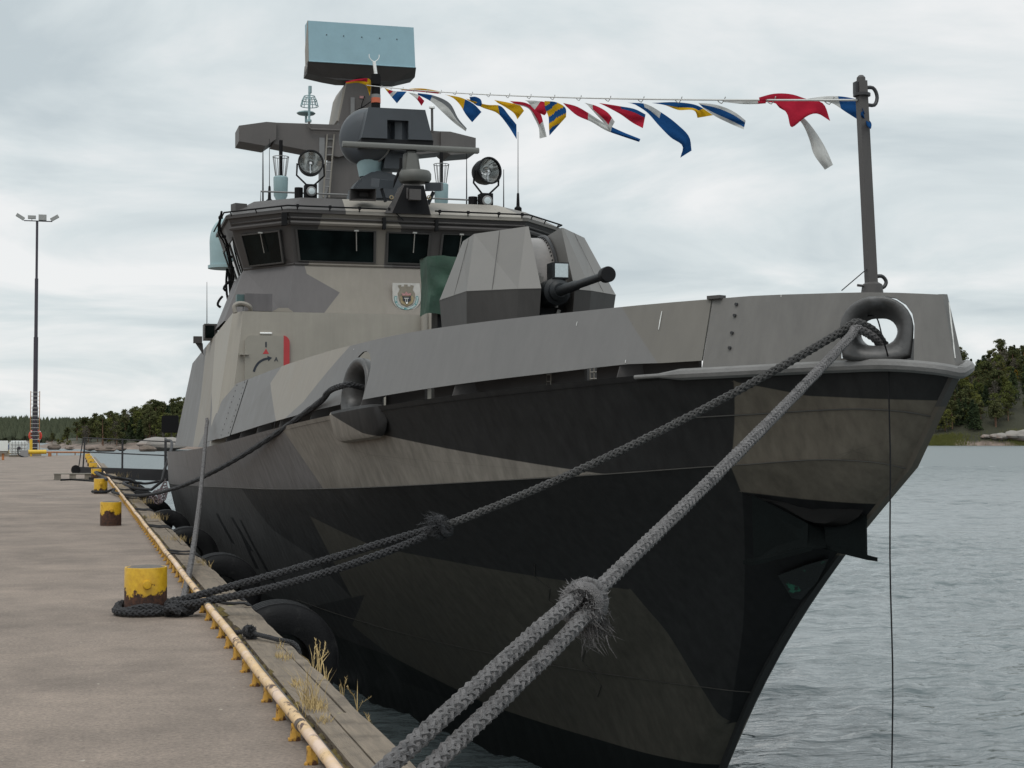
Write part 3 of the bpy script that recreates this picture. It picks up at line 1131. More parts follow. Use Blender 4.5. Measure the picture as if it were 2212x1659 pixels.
for q in (0.18, 0.42, 0.70, 0.88):
    for yy in (12.42,):
        m_ = MB()
        p, n = bulw_pt(yy, q)
        bolt(m_, p, n, 0.014, 0.022)
        m_.build('bolt', 'bolt_metal', bow_o)
for yy in (27.6, 28.9):
    for q in [0.06 + 0.1 * i for i in range(10)]:
        m_ = MB()
        p, n = bulw_pt(yy, q)
        bolt(m_, p, n, 0.013, 0.02)
        m_.build('bolt', 'bolt_metal', panels[0])
m_ = MB()
rows = []
for q in [i / 8 for i in range(9)]:
    a, n = bulw_pt(27.3, q)
    b, n2 = bulw_pt(29.2, q)
    rows.append([a + n * 0.012, b + n2 * 0.012])
m_.grid(rows)
m_.build('joint_strap', 'bulwark_paint', panels[0], smooth=None)
m_ = MB()
m_.box(bulw_pt(12.6, 1.0)[0] + V(0.01, 0, 0.012), (0.09, 0.14, 0.03), rotz(0.5))
m_.build('cap_plate', 'dark_paint', bow_o)

# brackets carrying the bulwark above the slot, and what shows behind it
yy = 13.4
while yy < 30:
    p = edge_pt(yy)
    e_ = side(p)
    m_ = MB()
    m_.prism([e_ + V(0.05, 0, 0.0), e_ + V(0.32, 0, 0.0), e_ + V(0.20, 0, 0.5), e_ + V(0.09, 0, 0.14)], (0, 0.02, 0))
    m_.build('bracket', 'dark_paint', panels[0], smooth=None)
    yy += 2.1
for (px0, px1, py, ww) in ((1114, 1190, 825, 2.2), (1275, 1362, 800, 1.7), (862, 905, 860, 2.9)):
    a, b = at(px0, py - 22, X=XC - ww), at(px1, py - 28, X=XC - ww)
    m_ = MB()
    n = 11
    for i in range(n):
        p = a.lerp(b, i / (n - 1))
        m_.cyl(p + V(0, 0, -0.25), p + V(0, 0, 0.2), 0.007, 4)
    for j in range(8):
        z = -0.25 + 0.45 * j / 7
        m_.cyl(a + V(0, 0, z), b + V(0, 0, z), 0.007, 4)
    m_.build('safety_net', 'light_paint', boat)

yy = 13.0
kp = random.Random(4)
while yy < 31:
    ln = kp.uniform(0.9, 1.5)
    a_, b_ = edge_pt(yy), edge_pt(yy + ln)
    m_ = MB()
    for p in (a_, b_):
        pass
    A_, B_ = side(a_) + V(0.42, 0, -0.04), side(b_) + V(0.42, 0, -0.04)
    hgt = kp.uniform(0.30, 0.6)
    m_.hexa([A_, B_, B_ + V(0.03, 0, 0), A_ + V(0.03, 0, 0)], [A_ + V(0, 0, hgt), B_ + V(0, 0, hgt), B_ + V(0.03, 0, hgt), A_ + V(0.03, 0, hgt)])
    m_.build('inner_plate', 'dark_paint', boat, smooth=None)
    yy += ln + (kp.uniform(0.12, 0.3) if kp.random() < 0.5 else 0.0)

# paint scratches on the bulwark
paint('scratch_white', (0.62, 0.62, 0.60), 0.7, var=0.2, vscale=30)
for (px0, py0, px1, py1, w_) in ((1430, 672, 1424, 712, 0.011), (1246, 695, 1243, 702, 0.008), (1357, 778, 1355, 784, 0.007), (2030, 655, 2046, 735, 0.012), (2052, 735, 2060, 775, 0.010), (762, 753, 763, 756, 0.012), (1690, 633, 1691, 639, 0.008)):
    bp0 = None
    best = None
    for kk in range(900):
        y_ = 11.0 + kk * 0.012
        for q_ in (0.3, 0.7):
            p_, n_ = bulw_pt(y_, q_)
            d_ = p_ - EYE
            x_ = PCX + FOC * d_.dot(_R) / d_.dot(_F)
            if best is None or abs(x_ - (px0 + px1) / 2) < best[0]:
                best = (abs(x_ - (px0 + px1) / 2), y_, n_)
    yb_, nb_s = best[1], best[2]

    def onp(px, py):
        bst = None
        for k2 in range(60):
            q_ = k2 / 59
            for dy_ in (-0.12, -0.06, 0, 0.06, 0.12):
                p_, n_ = bulw_pt(yb_ + dy_, q_)
                d_ = p_ - EYE
                zz_ = d_.dot(_F)
                e2_ = (PCX + FOC * d_.dot(_R) / zz_ - px) ** 2 + (PCY - FOC * d_.dot(_U) / zz_ - py) ** 2
                if bst is None or e2_ < bst[0]:
                    bst = (e2_, p_)
        return bst[1]
    A_, B_ = onp(px0, py0) + nb_s * 0.004, onp(px1, py1) + nb_s * 0.004
    if (A_ - B_).length < 0.01:
        B_ = A_ + V(0, 0, -0.03)
    t_ = (B_ - A_).normalized().cross(nb_s).normalized() * w_ * 0.5
    m_ = MB()
    m_.prism([A_ - t_ * 0.6, A_ + t_ * 0.6, (A_ + B_) / 2 + t_ * 1.2, B_ + t_ * 0.7, B_ - t_ * 0.7, (A_ + B_) / 2 - t_ * 0.8], nb_s * 0.002)
    m_.build('paint_scratch', 'scratch_white', bow_o if yb_ < 12.6 else panels[0], smooth=None)

# ================================================================ SUPERSTRUCTURE
def mir(p):
    return V(2 * XC - p.x, p.y, p.z)


def quad(a, b, c, d, u, v):
    """a,b bottom edge, d,c top edge"""
    return a.lerp(b, u).lerp(d.lerp(c, u), v)


def plate(mbx, poly, n, t):
    mbx.prism(poly, Vector(n).normalized() * t)


YW = 31.0
wtl = at(519, 672, Y=YW)                    # front wall, upper corner on the quay side
wbl = at(452, 866, Y=YW)
ztop = wtl.z
wt_, wb_ = XC - wtl.x, 4.02
zdk = 1.40
YAFT = 42.5
# lower block: front wall, chamfers, sides running aft flush with the hull
ring_b, ring_t = [], []
for s in (-1, 1):
    for (wb2, wt2, yy) in ((wb_ - 0.22, wt_ - 0.06, YW), (wb_ + 0.03, wt_ + 0.10, YW + 0.45), (4.12, wt_ + 0.12, YAFT)):
        pb = V(XC + s * wb2, yy, zdk)
        pt = V(XC + s * wt2, yy, ztop if yy < YAFT else ztop - 0.5)
        ring_b.append(pb); ring_t.append(pt)
order = [0, 1, 2, 5, 4, 3]
ring_b = [ring_b[i] for i in order]; ring_t = [ring_t[i] for i in order]
mb = MB()
mb.loft(ring_b, ring_t)
camo('house_paint', (0.335, 0.310, 0.268), [(MID, [(29, 0.5), (60, 0.5), (60, 5), (36.5, 5), (33.0, 2.2)]), (LIGHT, [(33.2, 2.0), (36.2, 4.6), (38.5, 4.6), (36.0, 1.0)])], 'YZ', BO, streak=0.05)
house = mb.build('deckhouse', 'house_paint', boat, smooth=None)

# watertight door
dl, dr, dtop = at(528.5, 725, Y=YW), at(624.5, 725, Y=YW), at(575, 725, Y=YW).z
dw, r_ = dr.x - dl.x, 0.13


def door_outline(x0, x1, z0, z1, r, y):
    pts = [V(x0, y, z0), V(x1, y, z0)]
    for i in range(7):
        a = PI / 2 * i / 6
        pts.append(V(x1 - r + r * math.cos(a), y, z1 - r + r * math.sin(a)))
    for i in range(7):
        a = PI / 2 + PI / 2 * i / 6
        pts.append(V(x0 + r + r * math.cos(a), y, z1 - r + r * math.sin(a)))
    return pts


paint('door_paint', (0.30, 0.28, 0.24), 0.55, var=0.07, vscale=3)
paint('red_paint', (0.46, 0.045, 0.05), 0.5, var=0.12, vscale=4)
paint('mark_dark', (0.022, 0.028, 0.04), 0.6, var=0.1)
paint('white_lamp', (0.85, 0.85, 0.83), 0.4, var=0.03)
mb = MB()
mb.prism(door_outline(dl.x, dr.x, dtop - 1.85, dtop, r_, YW), (0, -0.05, 0))
door = mb.build('door', 'door_paint', house, smooth=30)
yd = YW - 0.0535
mb = MB()
rx0 = at(612, 760, Y=YW).x
pts = [p for p in door_outline(dl.x, dr.x + 0.004, dtop - 1.85, dtop + 0.004, r_, YW + 0.0) if p.x >= rx0 - 1e-6]
pts = [V(rx0, YW, dtop - 1.85)] + pts[0:1] + pts[1:] + [V(rx0, YW, dtop + 0.004)]
mb.prism(pts, (0, -0.056, 0))
mb.build('red_band', 'red_paint', door, smooth=None)
mb = MB()
a, b = at(573, 750, Y=yd), at(576.2, 738.5, Y=yd)
mb.box(((a.x + b.x) / 2, yd, (a.z + b.z) / 2), (b.x - a.x, 0.006, b.z - a.z))
mb.build('letter', 'mark_dark', door, smooth=None)
mb = MB()
mb.prism([at(567.5, 764.5, Y=yd), at(581.3, 764.5, Y=yd), at(574.6, 753, Y=yd)], (0, 0.005, 0))
mb.build('red_triangle', 'red_paint', door, smooth=None)
mb = MB()
vs, fs = text_mesh('A', 0.115)
ca = at(596.5, 776.5, Y=yd)
mb.add([ca + V(v.x, -0.004, v.y) for v in vs], fs)
mb.build('letter', 'mark_dark', door, smooth=None, fix=False)
# curved arrow
arc = [(548, 803), (552, 793), (557.5, 785), (565, 779), (573, 775.6), (578.5, 774.5)]
pc = spline([at(*q, Y=yd) for q in arc], 16)
mb = MB()
rows = []
for i, p in enumerate(pc):
    t = (pc[min(i + 1, 15)] - pc[max(0, i - 1)]).normalized()
    n = V(-t.z, 0, t.x)
    rows.append([p + n * 0.022, p - n * 0.022])
mb.grid(rows)
t = (pc[-1] - pc[-2]).normalized(); n = V(-t.z, 0, t.x)
mb.add([pc[-1] + n * 0.055, pc[-1] - n * 0.055, pc[-1] + t * 0.085], [(0, 1, 2)])
mb.build('arrow_mark', 'mark_dark', door, smooth=None, fix=False)
mb = MB()
h0 = at(514, 765, Y=YW - 0.07)
h1 = at(537, 765, Y=YW - 0.07)
mb.box(((h0.x + h1.x) / 2, YW - 0.07, h0.z), (h1.x - h0.x, 0.05, 0.025))
mb.box((h0.x + 0.07, YW - 0.03, h0.z), (0.05, 0.08, 0.05))
mb.build('hinge', 'door_paint', door)
mb = MB()
a, b = at(560, 722, Y=YW - 0.02), at(589, 718, Y=YW - 0.02)
mb.tube([V(a.x + 0.015, YW - 0.02, (a.z + b.z) / 2), V(b.x - 0.015, YW - 0.02, (a.z + b.z) / 2)], (b.z - a.z) / 2, 10)
mb.build('lamp', 'white_lamp', house)
# pale ventilation stubs on the front wall
for px in (917, 931):
    p = at(px, 683, Y=YW - 0.12)
    mb = MB()
    mb.lathe([(0.075, -1.4), (0.075, 0.02), (0.06, 0.07), (0.02, 0.09)], 12, p)
    mb.build('vent_pipe', 'light_paint', house)
mb = MB()
a = at(940, 712, Y=YW - 0.04)
mb.box(a, (0.16, 0.05, 0.035))
mb.build('lamp', 'white_lamp', house)

# ---------------------------------------------------------------- bridge
YB = 32.2
lev = {}
for key, fold, corner, dyf, dyc in (('base', (620, 674), (484, 673), -0.30, 1.15), ('sill', (636, 570), (527, 577), 0.0, 1.35), ('head', (624, 459), (494, 469), -0.32, 1.0)):
    lev[key] = (at(*fold, Y=YB + dyf), at(*corner, Y=YB + dyc))
zs = lev['sill'][0].z
zh = lev['head'][0].z
for key, z in (('base', ztop - 0.03), ('sill', zs), ('head', zh)):
    f_, c_2 = lev[key]
    lev[key] = (V(f_.x, f_.y, z), V(c_2.x, c_2.y, z))
YBA = 36.3


def ring(key, dz=0.0, grow=0.0):
    f_, c_2 = lev[key]
    f_, c_2 = f_ + V(-grow * 0.4, -grow, dz), c_2 + V(-grow, -grow * 0.4, dz)
    aft = V(c_2.x + 0.05, YBA, c_2.z)
    return [f_, c_2, aft, mir(aft), mir(c_2), mir(f_)]


BR_PATCH = (patch(DARK, [(3.0, 4.0), (4.62, 4.0), (5.75, 4.0), (4.62, 5.5), (3.0, 5.5)]))
f_s = lev['sill'][0]


def bx(px, py):                              # a point of the bridge front in (X, Z)
    p = at(px, py, Y=YB - 0.15)
    return (p.x, p.z)


BASE_P = [bx(470, 690), bx(470, 560), bx(664, 560), bx(664, 590), bx(734, 632), bx(690, 690)]
HEAD_P = [bx(470, 590), bx(470, 440), bx(704, 440), bx(684, 500), bx(662, 575), bx(664, 590)]
camo('bridge_lower_paint', LIGHT, [((0.135, 0.126, 0.126), [bx(400, 700), bx(400, 540), bx(664, 540), bx(664, 590), bx(690, 700)]), ((0.135, 0.126, 0.126), [bx(660, 588), bx(734, 632), bx(688, 690), bx(640, 690)]),
                                  ((0.26, 0.235, 0.205), [bx(830, 700), bx(830, 560), bx(1400, 560), bx(1400, 700)])], 'XZ', BO, streak=0.05)
camo('bridge_upper_paint', DARK, [((0.20, 0.18, 0.155), [bx(684, 500), bx(704, 430), bx(838, 430), bx(865, 500), bx(838, 590), bx(664, 590)]), ((0.10, 0.094, 0.09), [bx(832, 505), bx(850, 505), bx(850, 580), bx(832, 580)])], 'XZ', BO, streak=0.04)
mb = MB()
mb.loft(ring('base'), ring('sill'), caps=False)
camo_l = mb.build('bridge', 'bridge_lower_paint', boat, smooth=None)
bridge = camo_l
mb = MB()
mb.loft(ring('sill', 0.002), ring('head'), caps=False)
band = mb.build('window_band', 'bridge_upper_paint', bridge, smooth=None)
# roof: low hipped slab with a bright-edged fascia
rt = ring('head', 0.0, 0.06)
rt2 = ring('head', 0.07, 0.06)
rt3 = [p + V(0, 0, 0.46) for p in ring('head', 0, 0)]
cen = V(XC, 34.6, zh)
rt3 = [V(XC + (p.x - XC) * 0.84, cen.y + (p.y - cen.y) * 0.66, p.z) for p in rt3]
mb = MB()
mb.loft(rt, rt2, caps=False)
mb.loft([p.copy() for p in rt2], rt3, caps=False)
mb.add(rt3, [tuple(range(6))])
mb.add(rt, [tuple(range(6))])
camo('roof_paint', (0.30, 0.275, 0.24), [(DARK, [(0, 28), (4.95, 28), (5.35, 33), (5.6, 36), (0, 40)]), ((0.16, 0.148, 0.135), [(9.2, 28), (15, 28), (15, 40), (8.6, 40)])], 'XY', BO, streak=0.0, var=0.14)
roof = mb.build('roof', 'roof_paint', bridge, smooth=None)

# windows: recessed-looking frames with dark glass
def glass_material():
    m = bpy.data.materials.new("window_glass")
    nt = new_tree(m)
    out = N(nt, 'ShaderNodeOutputMaterial')
    b = N(nt, 'ShaderNodeBsdfPrincipled', i_Roughness=0.03, i_IOR=1.2)
    t_ = N(nt, 'ShaderNodeTexCoord')
    nz_ = N(nt, 'ShaderNodeTexNoise', i_Scale=1.2, i_Detail=3.0)
    nt.links.new(t_.outputs['Object'], nz_.inputs['Vector'])
    rp_ = N(nt, 'ShaderNodeValToRGB')
    rp_.color_ramp.elements[0].position = 0.4
    rp_.color_ramp.elements[0].color = (0.003, 0.005, 0.005, 1)
    rp_.color_ramp.elements[1].position = 0.7
    rp_.color_ramp.elements[1].color = (0.010, 0.016, 0.016, 1)
    nt.links.new(nz_.outputs['Fac'], rp_.inputs[0])
    nt.links.new(rp_.outputs[0], b.inputs['Base Color'])
    nt.links.new(b.outputs[0], out.inputs[0])
    MATS['window_glass'] = m


glass_material()
paint('window_frame', (0.055, 0.052, 0.05), 0.5, var=0.1)
paint('wiper_metal', (0.35, 0.34, 0.32), 0.4, metal=0.6, var=0.1)
paint('dull_black', (0.012, 0.012, 0.013), 0.75, var=0.15, spec=0.12)


def window(A, B, C, D, u0, u1, v0, v1, wiper=True, wu=0.75, lift=0.004):
    q = [quad(A, B, C, D, u, v) for u, v in ((u0, v0), (u1, v0), (u1, v1), (u0, v1))]
    n = (q[1] - q[0]).cross(q[3] - q[0]).normalized()
    if n.y > 0 and abs(n.y) > abs(n.x) or (abs(n.x) > abs(n.y) and (n.x > 0) == (q[0].x < XC)):
        n = -n
    m = MB()
    m.prism([p + n * (lift - 0.03) for p in q], n * 0.038)
    w = m.build('window', 'window_glass', bridge, smooth=None)
    cc = (q[0] + q[1] + q[2] + q[3]) / 4
    for i in range(4):
        a_, b_ = q[i], q[(i + 1) % 4]
        ia, ib = a_ + (cc - a_).normalized() * 0.05, b_ + (cc - b_).normalized() * 0.05
        m = MB()
        m.prism([a_ + n * (lift - 0.04), b_ + n * (lift - 0.04), ib + n * (lift - 0.04), ia + n * (lift - 0.04)], n * 0.066)
        m.build('frame', 'window_frame', w, smooth=None)
    if wiper:
        tp = q[3].lerp(q[2], wu) + n * (lift + 0.05)
        bt = q[0].lerp(q[1], wu) + n * (lift + 0.05)
        m = MB()
        m.cyl(tp, tp.lerp(bt, 0.62), 0.011, 6)
        m.box(tp, (0.09, 0.05, 0.03))
        m.build('wiper', 'wiper_metal', w)
    return w


fs_, cs_ = lev['sill']
fh_, ch_ = lev['head']
V0, V1 = 0.06, 0.70
# quay-side angled facet, three front panes, far angled facet
window(cs_, fs_, fh_, ch_, 0.17, 0.86, V0, V1, True, 0.55, 0.07)
xa = mir(fs_).x - fs_.x


def fu(px):
    return (at(px, 530, Y=YB).x - fs_.x) / xa


window(fs_, mir(fs_), mir(fh_), fh_, fu(645), fu(811), V0, V1, True, 0.75)
window(fs_, mir(fs_), mir(fh_), fh_, fu(833), 1 - fu(833), V0, V1, True, 0.62)
window(fs_, mir(fs_), mir(fh_), fh_, 1 - fu(811), 1 - fu(645), V0, V1, True, 0.25)
window(mir(fs_), mir(cs_), mir(ch_), mir(fh_), 0.14, 0.83, V0, V1, True, 0.45, 0.07)
# side windows
sa, ha = V(cs_.x + 0.05, YBA, cs_.z), V(ch_.x + 0.05, YBA, ch_.z)
for (u0, u1) in ((0.62, 0.92), (0.32, 0.58), (0.04, 0.28)):
    for M in (lambda p: p, mir):
        A, B, C, D = M(sa), M(cs_), M(ch_), M(ha)
        window(A, B, C, D, u0, u1, -0.22, 0.68, False)
# visor beams over the windows and brackets at the pillars
def beam(p, q, off, r=0.03, mat='dark_paint', name='visor_beam', parent=None, n=6):
    m = MB()
    m.tube([Vector(p) + Vector(off), Vector(q) + Vector(off)], r, n)
    return m.build(name, mat, parent or band)


nf = V(0, -1, 0)
for (a, b, o) in ((fs_.lerp(fh_, 0.80), mir(fs_.lerp(fh_, 0.80)), V(0, -0.06, 0)), (cs_.lerp(ch_, 0.80), fs_.lerp(fh_, 0.80), V(-0.03, -0.05, 0)), (mir(fs_.lerp(fh_, 0.80)), mir(cs_.lerp(ch_, 0.80)), V(0.03, -0.05, 0))):
    beam(a, b, o, 0.045, 'bridge_upper_paint')
    beam(a, b, o + V(0, -0.015, 0.10), 0.022)
for px in (822, 934):
    x_ = at(px, 480, Y=YB).x
    m = MB()
    m.box((x_, YB - 0.38, zs + (zh - zs) * 0.84), (0.06, 0.14, 0.24))
    m.build('pillar_bracket', 'dull_black', band)
m = MB()
m.box(fs_.lerp(fh_, 0.86) + V(-0.12, -0.06, 0), (0.10, 0.12, 0.26))
m.build('pillar_bracket', 'dull_black', band)
# sill ledge
for (a, b) in ((fs_, mir(fs_)), (cs_, fs_), (mir(fs_), mir(cs_))):
    m = MB()
    m.tube([a + V(0, -0.012, 0), b + V(0, -0.012, 0)], 0.028, 6)
    m.build('sill_ledge', 'bridge_upper_paint', band)
# roof-edge pipe rail with stanchions
def pipe_run(pts, r=0.018, mat='dull_black', name='roof_rail', parent=None):
    m = MB()
    m.tube(pts, r, 6)
    return m.build(name, mat, parent or roof)


ex = ring('head', 0.13, 0.10)
pipe_run([ex[2], ex[1], ex[0], ex[0].lerp(ex[5], 0.42)])
pipe_run([ex[0].lerp(ex[5], 0.60), ex[5], ex[4], ex[3]])
pipe_run([ex[0].lerp(ex[5], 0.42), ex[0].lerp(ex[5], 0.47) + V(0, -0.02, -0.22)], 0.012)
for t0 in (0.04, 0.17, 0.29, 0.41, 0.62, 0.74, 0.87, 0.97):
    p = ex[0].lerp(ex[5], t0)
    m = MB()
    m.cyl(p, p + V(0, 0.08, -0.12), 0.013, 6)
    m.box(p, (0.05, 0.05, 0.06))
    m.build('rail_bracket', 'dull_black', roof)
for seg in ((ex[1], ex[0]), (ex[5], ex[4])):
    for t0 in (0.1, 0.5, 0.9):
        p = seg[0].lerp(seg[1], t0)
        m = MB()
        m.cyl(p, p + V(0.05 if p.x < XC else -0.05, 0.05, -0.12), 0.013, 6)
        m.build('rail_bracket', 'dull_black', roof)
# cabling and pipes down the quay-side edge of the bridge
pv = [ex[1] + V(-0.05, 0.0, 0.02), ch_ + V(-0.16, 0.3, -0.15), ch_.lerp(cs_, 0.35) + V(-0.12, 0.6, 0), ch_.lerp(cs_, 0.7) + V(-0.10, 0.9, 0), cs_ + V(-0.10, 1.2, -0.1)]
pipe_run(spline(pv, 14), 0.024, name='cable_pipe')
pipe_run(spline([p + V(0.02, 0.55, 0.0) for p in pv], 14), 0.018, name='cable_pipe')
for i in range(1, 13, 2):
    p = spline(pv, 14)[i]
    m = MB()
    m.box(p, (0.09, 0.07, 0.05))
    m.build('pipe_clamp', 'dull_black', roof)
m = MB()
m.box(at(516, 449, Y=YB + 1.3), (0.26, 0.26, 0.16), rotz(0.3))
m.build('roof_box', 'dark_paint', roof)

# ship's badge on the bridge front
BYm = YB - 0.20


def bp_(px, py, d=0.0):                      # badge coordinates from the close view (120 x 100 source crop)
    return at((960 + px / 16.59) / 1.1573, (690 + py / 16.59) / 1.1573, Y=BYm - d)


paint('badge_silver', (0.50, 0.48, 0.45), 0.4, metal=0.2, var=0.15, vscale=8)
paint('badge_grey', (0.22, 0.195, 0.155), 0.6, var=0.2, vscale=8)
paint('badge_teal', (0.10, 0.27, 0.28), 0.5, var=0.15, vscale=9)
paint('badge_pink', (0.42, 0.22, 0.22), 0.6, var=0.3, vscale=20)
paint('badge_gold', (0.33, 0.26, 0.15), 0.6, var=0.2, vscale=9)
sh = [(335, 290), (1460, 310)] + [(930 + 590 * math.cos(a), 900 + 555 * math.sin(a)) for a in [i * PI / 14 for i in range(15)]]
mb = MB()
mb.prism([bp_(*q) for q in sh], (0, -0.04, 0))
badge = mb.build('badge', 'badge_silver', camo_l, smooth=None)


def badge_bit(poly, d, mat):
    m = MB()
    m.prism([bp_(*q, d) for q in poly], (0, -0.006, 0))
    return m.build('emblem', mat, badge, smooth=None)


badge_bit([(575, 390), (715, 370), (720, 440), (830, 430), (830, 355), (975, 355), (980, 430), (1090, 440), (1095, 375), (1240, 400), (1190, 570), (1290, 745), (1260, 1000), (1180, 1180), (940, 1280), (720, 1190), (620, 1010), (565, 730), (650, 560)], 0.042, 'badge_grey')
badge_bit([(660, 900), (700, 820), (1180, 820), (1240, 920), (1190, 1110), (940, 1260), (710, 1120)], 0.050, 'badge_gold')
badge_bit([(730, 700), (850, 740), (915, 640), (1000, 740), (1120, 700), (1110, 810), (750, 810)], 0.058, 'badge_pink')
badge_bit([(735, 830), (850, 850), (1020, 850), (1120, 830), (1100, 920), (1120, 1000), (1010, 1080), (950, 1210), (880, 1080), (770, 1000), (790, 920)], 0.066, 'mark_dark')
badge_bit([(900, 1080), (990, 1080), (970, 1160), (925, 1160)], 0.074, 'white_lamp')
badge_bit([(830, 905), (1040, 905), (1030, 940), (980, 950), (985, 1080), (960, 1080), (950, 950), (915, 950), (905, 1080), (880, 1080), (885, 950), (840, 940)], 0.074, 'badge_silver')
ribbon = []
for k in range(25):
    a = math.radians(-15 + 210 * k / 24)
    ribbon.append((a,))
mb = MB()
rows = []
for (a,) in ribbon:
    rows.append([bp_(930 + (395 + 0) * math.cos(a), 945 + 370 * math.sin(a), 0.052), bp_(930 + 500 * math.cos(a), 945 + 455 * math.sin(a), 0.052)])
mb.grid(rows)
mb.build('ribbon', 'badge_teal', badge, smooth=None, fix=False)
lett = random.Random(11)
mb = MB()
for k in range(30):
    if k in (4, 13, 14, 23):
        continue
    a = math.radians(188 - 196 * k / 29)
    h_ = lett.uniform(24, 34)
    c0 = (930 + 447 * math.cos(a), 945 + 412 * math.sin(a))
    ta = (-math.sin(a), math.cos(a)); ra = (math.cos(a), math.sin(a))
    w_ = 11
    pts = [(c0[0] + ta[0] * i * w_ + ra[0] * j * h_, c0[1] + ta[1] * i * w_ + ra[1] * j * h_) for i, j in ((-1, -1), (1, -1), (1, 1), (-1, 1))]
    mb.add([bp_(*q, 0.056) for q in pts], [(0, 1, 2, 3)])
mb.build('motto', 'white_lamp', badge, smooth=None, fix=False)

# box with handrail on the lower roof, quay side
camo('locker_paint', (0.115, 0.108, 0.112), [], 'XZ', BO)
a, b = at(528, 672, Y=YB - 0.55), at(587, 636, Y=YB - 0.55)
mb = MB()
mb.box(((a.x + b.x) / 2, YB - 0.40, (a.z + b.z) / 2), (b.x - a.x, 0.5, b.z - a.z))
mb.build('deck_locker', 'locker_paint', house)
paint('green_panel', (0.06, 0.11, 0.11), 0.5, var=0.15)
a, b = at(512, 660, Y=YB - 0.5), at(528, 636, Y=YB - 0.5)
mb = MB()
mb.box(((a.x + b.x) / 2, YB - 0.35, (a.z + b.z) / 2), (b.x - a.x, 0.3, b.z - a.z))
mb.build('side_lamp_box', 'green_panel', house)
mb = MB()
mb.tube(spline([at(508, 676, Y=YW - 0.02), at(507, 660, Y=YW), at(514, 656, Y=YW), at(530, 657, Y=YW), at(539, 662, Y=YW), at(541, 676, Y=YW + 0.1)], 16), 0.045, 8)
mb.build('handrail', 'light_paint', house)
mb = MB()
mb.prism([at(588, 673, Y=YB - 0.6), at(634, 674, Y=YB - 0.6), at(622, 665, Y=YB - 0.6), at(602, 665, Y=YB - 0.6)], (0, 0.4, 0))
mb.build('low_hatch', 'light_paint', house, smooth=None)
# lights and fittings on the side
p = at(454, 718, Y=36.5)
mb = MB()
mb.box(p, (0.30, 0.5, 0.36))
o = mb.build('side_light', 'dark_paint', house)
mb = MB()
mb.box(p + V(-0.03, -0.255, 0.0), (0.20, 0.02, 0.28))
mb.build('lens', 'window_glass', o)
p = at(427, 734, Y=38.0)
mb = MB()
mb.box(p, (0.2, 0.16, 0.16))
mb.prism([p + V(-0.05, 0, -0.08), p + V(0.12, 0, -0.08), p + V(0.14, 0, -0.36)], (0, 0.05, 0))
mb.build('floodlight', 'dark_paint', house)
for (x0, y0, x1, y1, yy) in ((481, 640, 474, 660, 35.5), (498, 605, 487, 625, 34.5), (452, 700, 446, 716, 38.5)):
    mb = MB()
    mb.tube(spline([at(x0, y0, Y=yy), at(x0 - 4, y0 + 4, Y=yy), at(x1 - 3, y1, Y=yy), at(x1 + 3, y1 + 4, Y=yy)], 8), 0.03, 6)
    mb.build('pipe', 'dull_black', house)
# rounded dark panel on a bracket over the side
p = at(368, 916, Y=44.0)
fr = frame_at(p, V(-0.25, -1, 0))
mb = MB()
mb.loft(roundrect(fr, 0.23, 0.235, 0.05, 0), roundrect(fr, 0.23, 0.235, 0.05, 0.05))
mb.cyl(p, V(XC - 4.0, 44.4, p.z + 0.05), 0.03)
mb.build('outboard_panel', 'dull_black', house)

# ---------------------------------------------------------------- gun turret
paint('gun_paint', (0.168, 0.160, 0.150), 0.55, var=0.08, vscale=1.5, bump=0.05)
paint('gun_dark', (0.066, 0.062, 0.059), 0.6, var=0.10, vscale=1.5, streak=0.10)
paint('gun_metal', (0.014, 0.016, 0.018), 0.45, var=0.2, spec=0.3)
paint('drum_steel', (0.20, 0.185, 0.175), 0.38, metal=0.3, var=0.25, vscale=3)
paint('lens_pale', (0.55, 0.62, 0.64), 0.25, var=0.12, vscale=8)
gun = thing('gun_turret_pivot', (XC, 22.8, 1.7), None, None)
bpy.data.objects.remove(gun)
mb = MB()
mb.lathe([(1.25, 0.0), (1.25, 0.16), (1.15, 0.2), (0.5, 0.2)], 40, (XC, 23.0, 1.55))
turret = mb.build('gun_turret', 'gun_paint', boat)
waist = [(.25, 21.45, 3.73), (.55, 21.6, 3.73), (1.15, 22.25, 3.74), (1.27, 23.5, 3.71), (1.0, 24.6, 3.70), (.25, 24.6, 3.70)]
topr = [(.25, 22.1, 4.70), (.29, 22.12, 4.70), (.87, 22.9, 4.67), (.90, 23.5, 4.63), (.7, 24.2, 4.6), (.25, 24.2, 4.6)]
botr = [(.25, 21.95, 1.74), (.50, 22.1, 1.74), (1.02, 22.75, 1.74), (1.10, 23.5, 1.74), (.9, 24.4, 1.74), (.25, 24.4, 1.74)]
for s in (-1, 1):
    R3 = [[V(XC + s * w, y_, z_) for w, y_, z_ in rg] for rg in (botr, waist, topr)]
    mb = MB()
    mb.loft([p.copy() for p in R3[1]], R3[2], caps=False)
    mb.add(R3[2], [tuple(range(6))])
    mb.build('shield', 'gun_paint', turret, smooth=None)
    mb = MB()
    mb.loft(R3[0], R3[1], caps=False)
    mb.build('lower_shield', 'gun_dark', turret, smooth=None)
    for (k0, k1, t_) in ((1, 2, 0.5), (2, 3, 0.45)):
        mb = MB()
        a_, b_ = R3[1][k0].lerp(R3[1][k1], t_), R3[2][k0].lerp(R3[2][k1], t_)
        mb.tube([a_, b_], 0.004, 4)
        mb.build('panel_seam', 'gun_dark', turret)
    mb = MB()
    ed = [R3[1][k] for k in range(5)]
    mb.tube(ed, 0.006, 5)
    mb.build('edge_strip', 'gun_paint', turret)
mb = MB()
mb.lathe([(0.93, -0.26), (0.93, 0.26)], 48, (XC, 23.05, 3.72), (1, 0, 0))
mb.build('drum', 'drum_steel', turret)
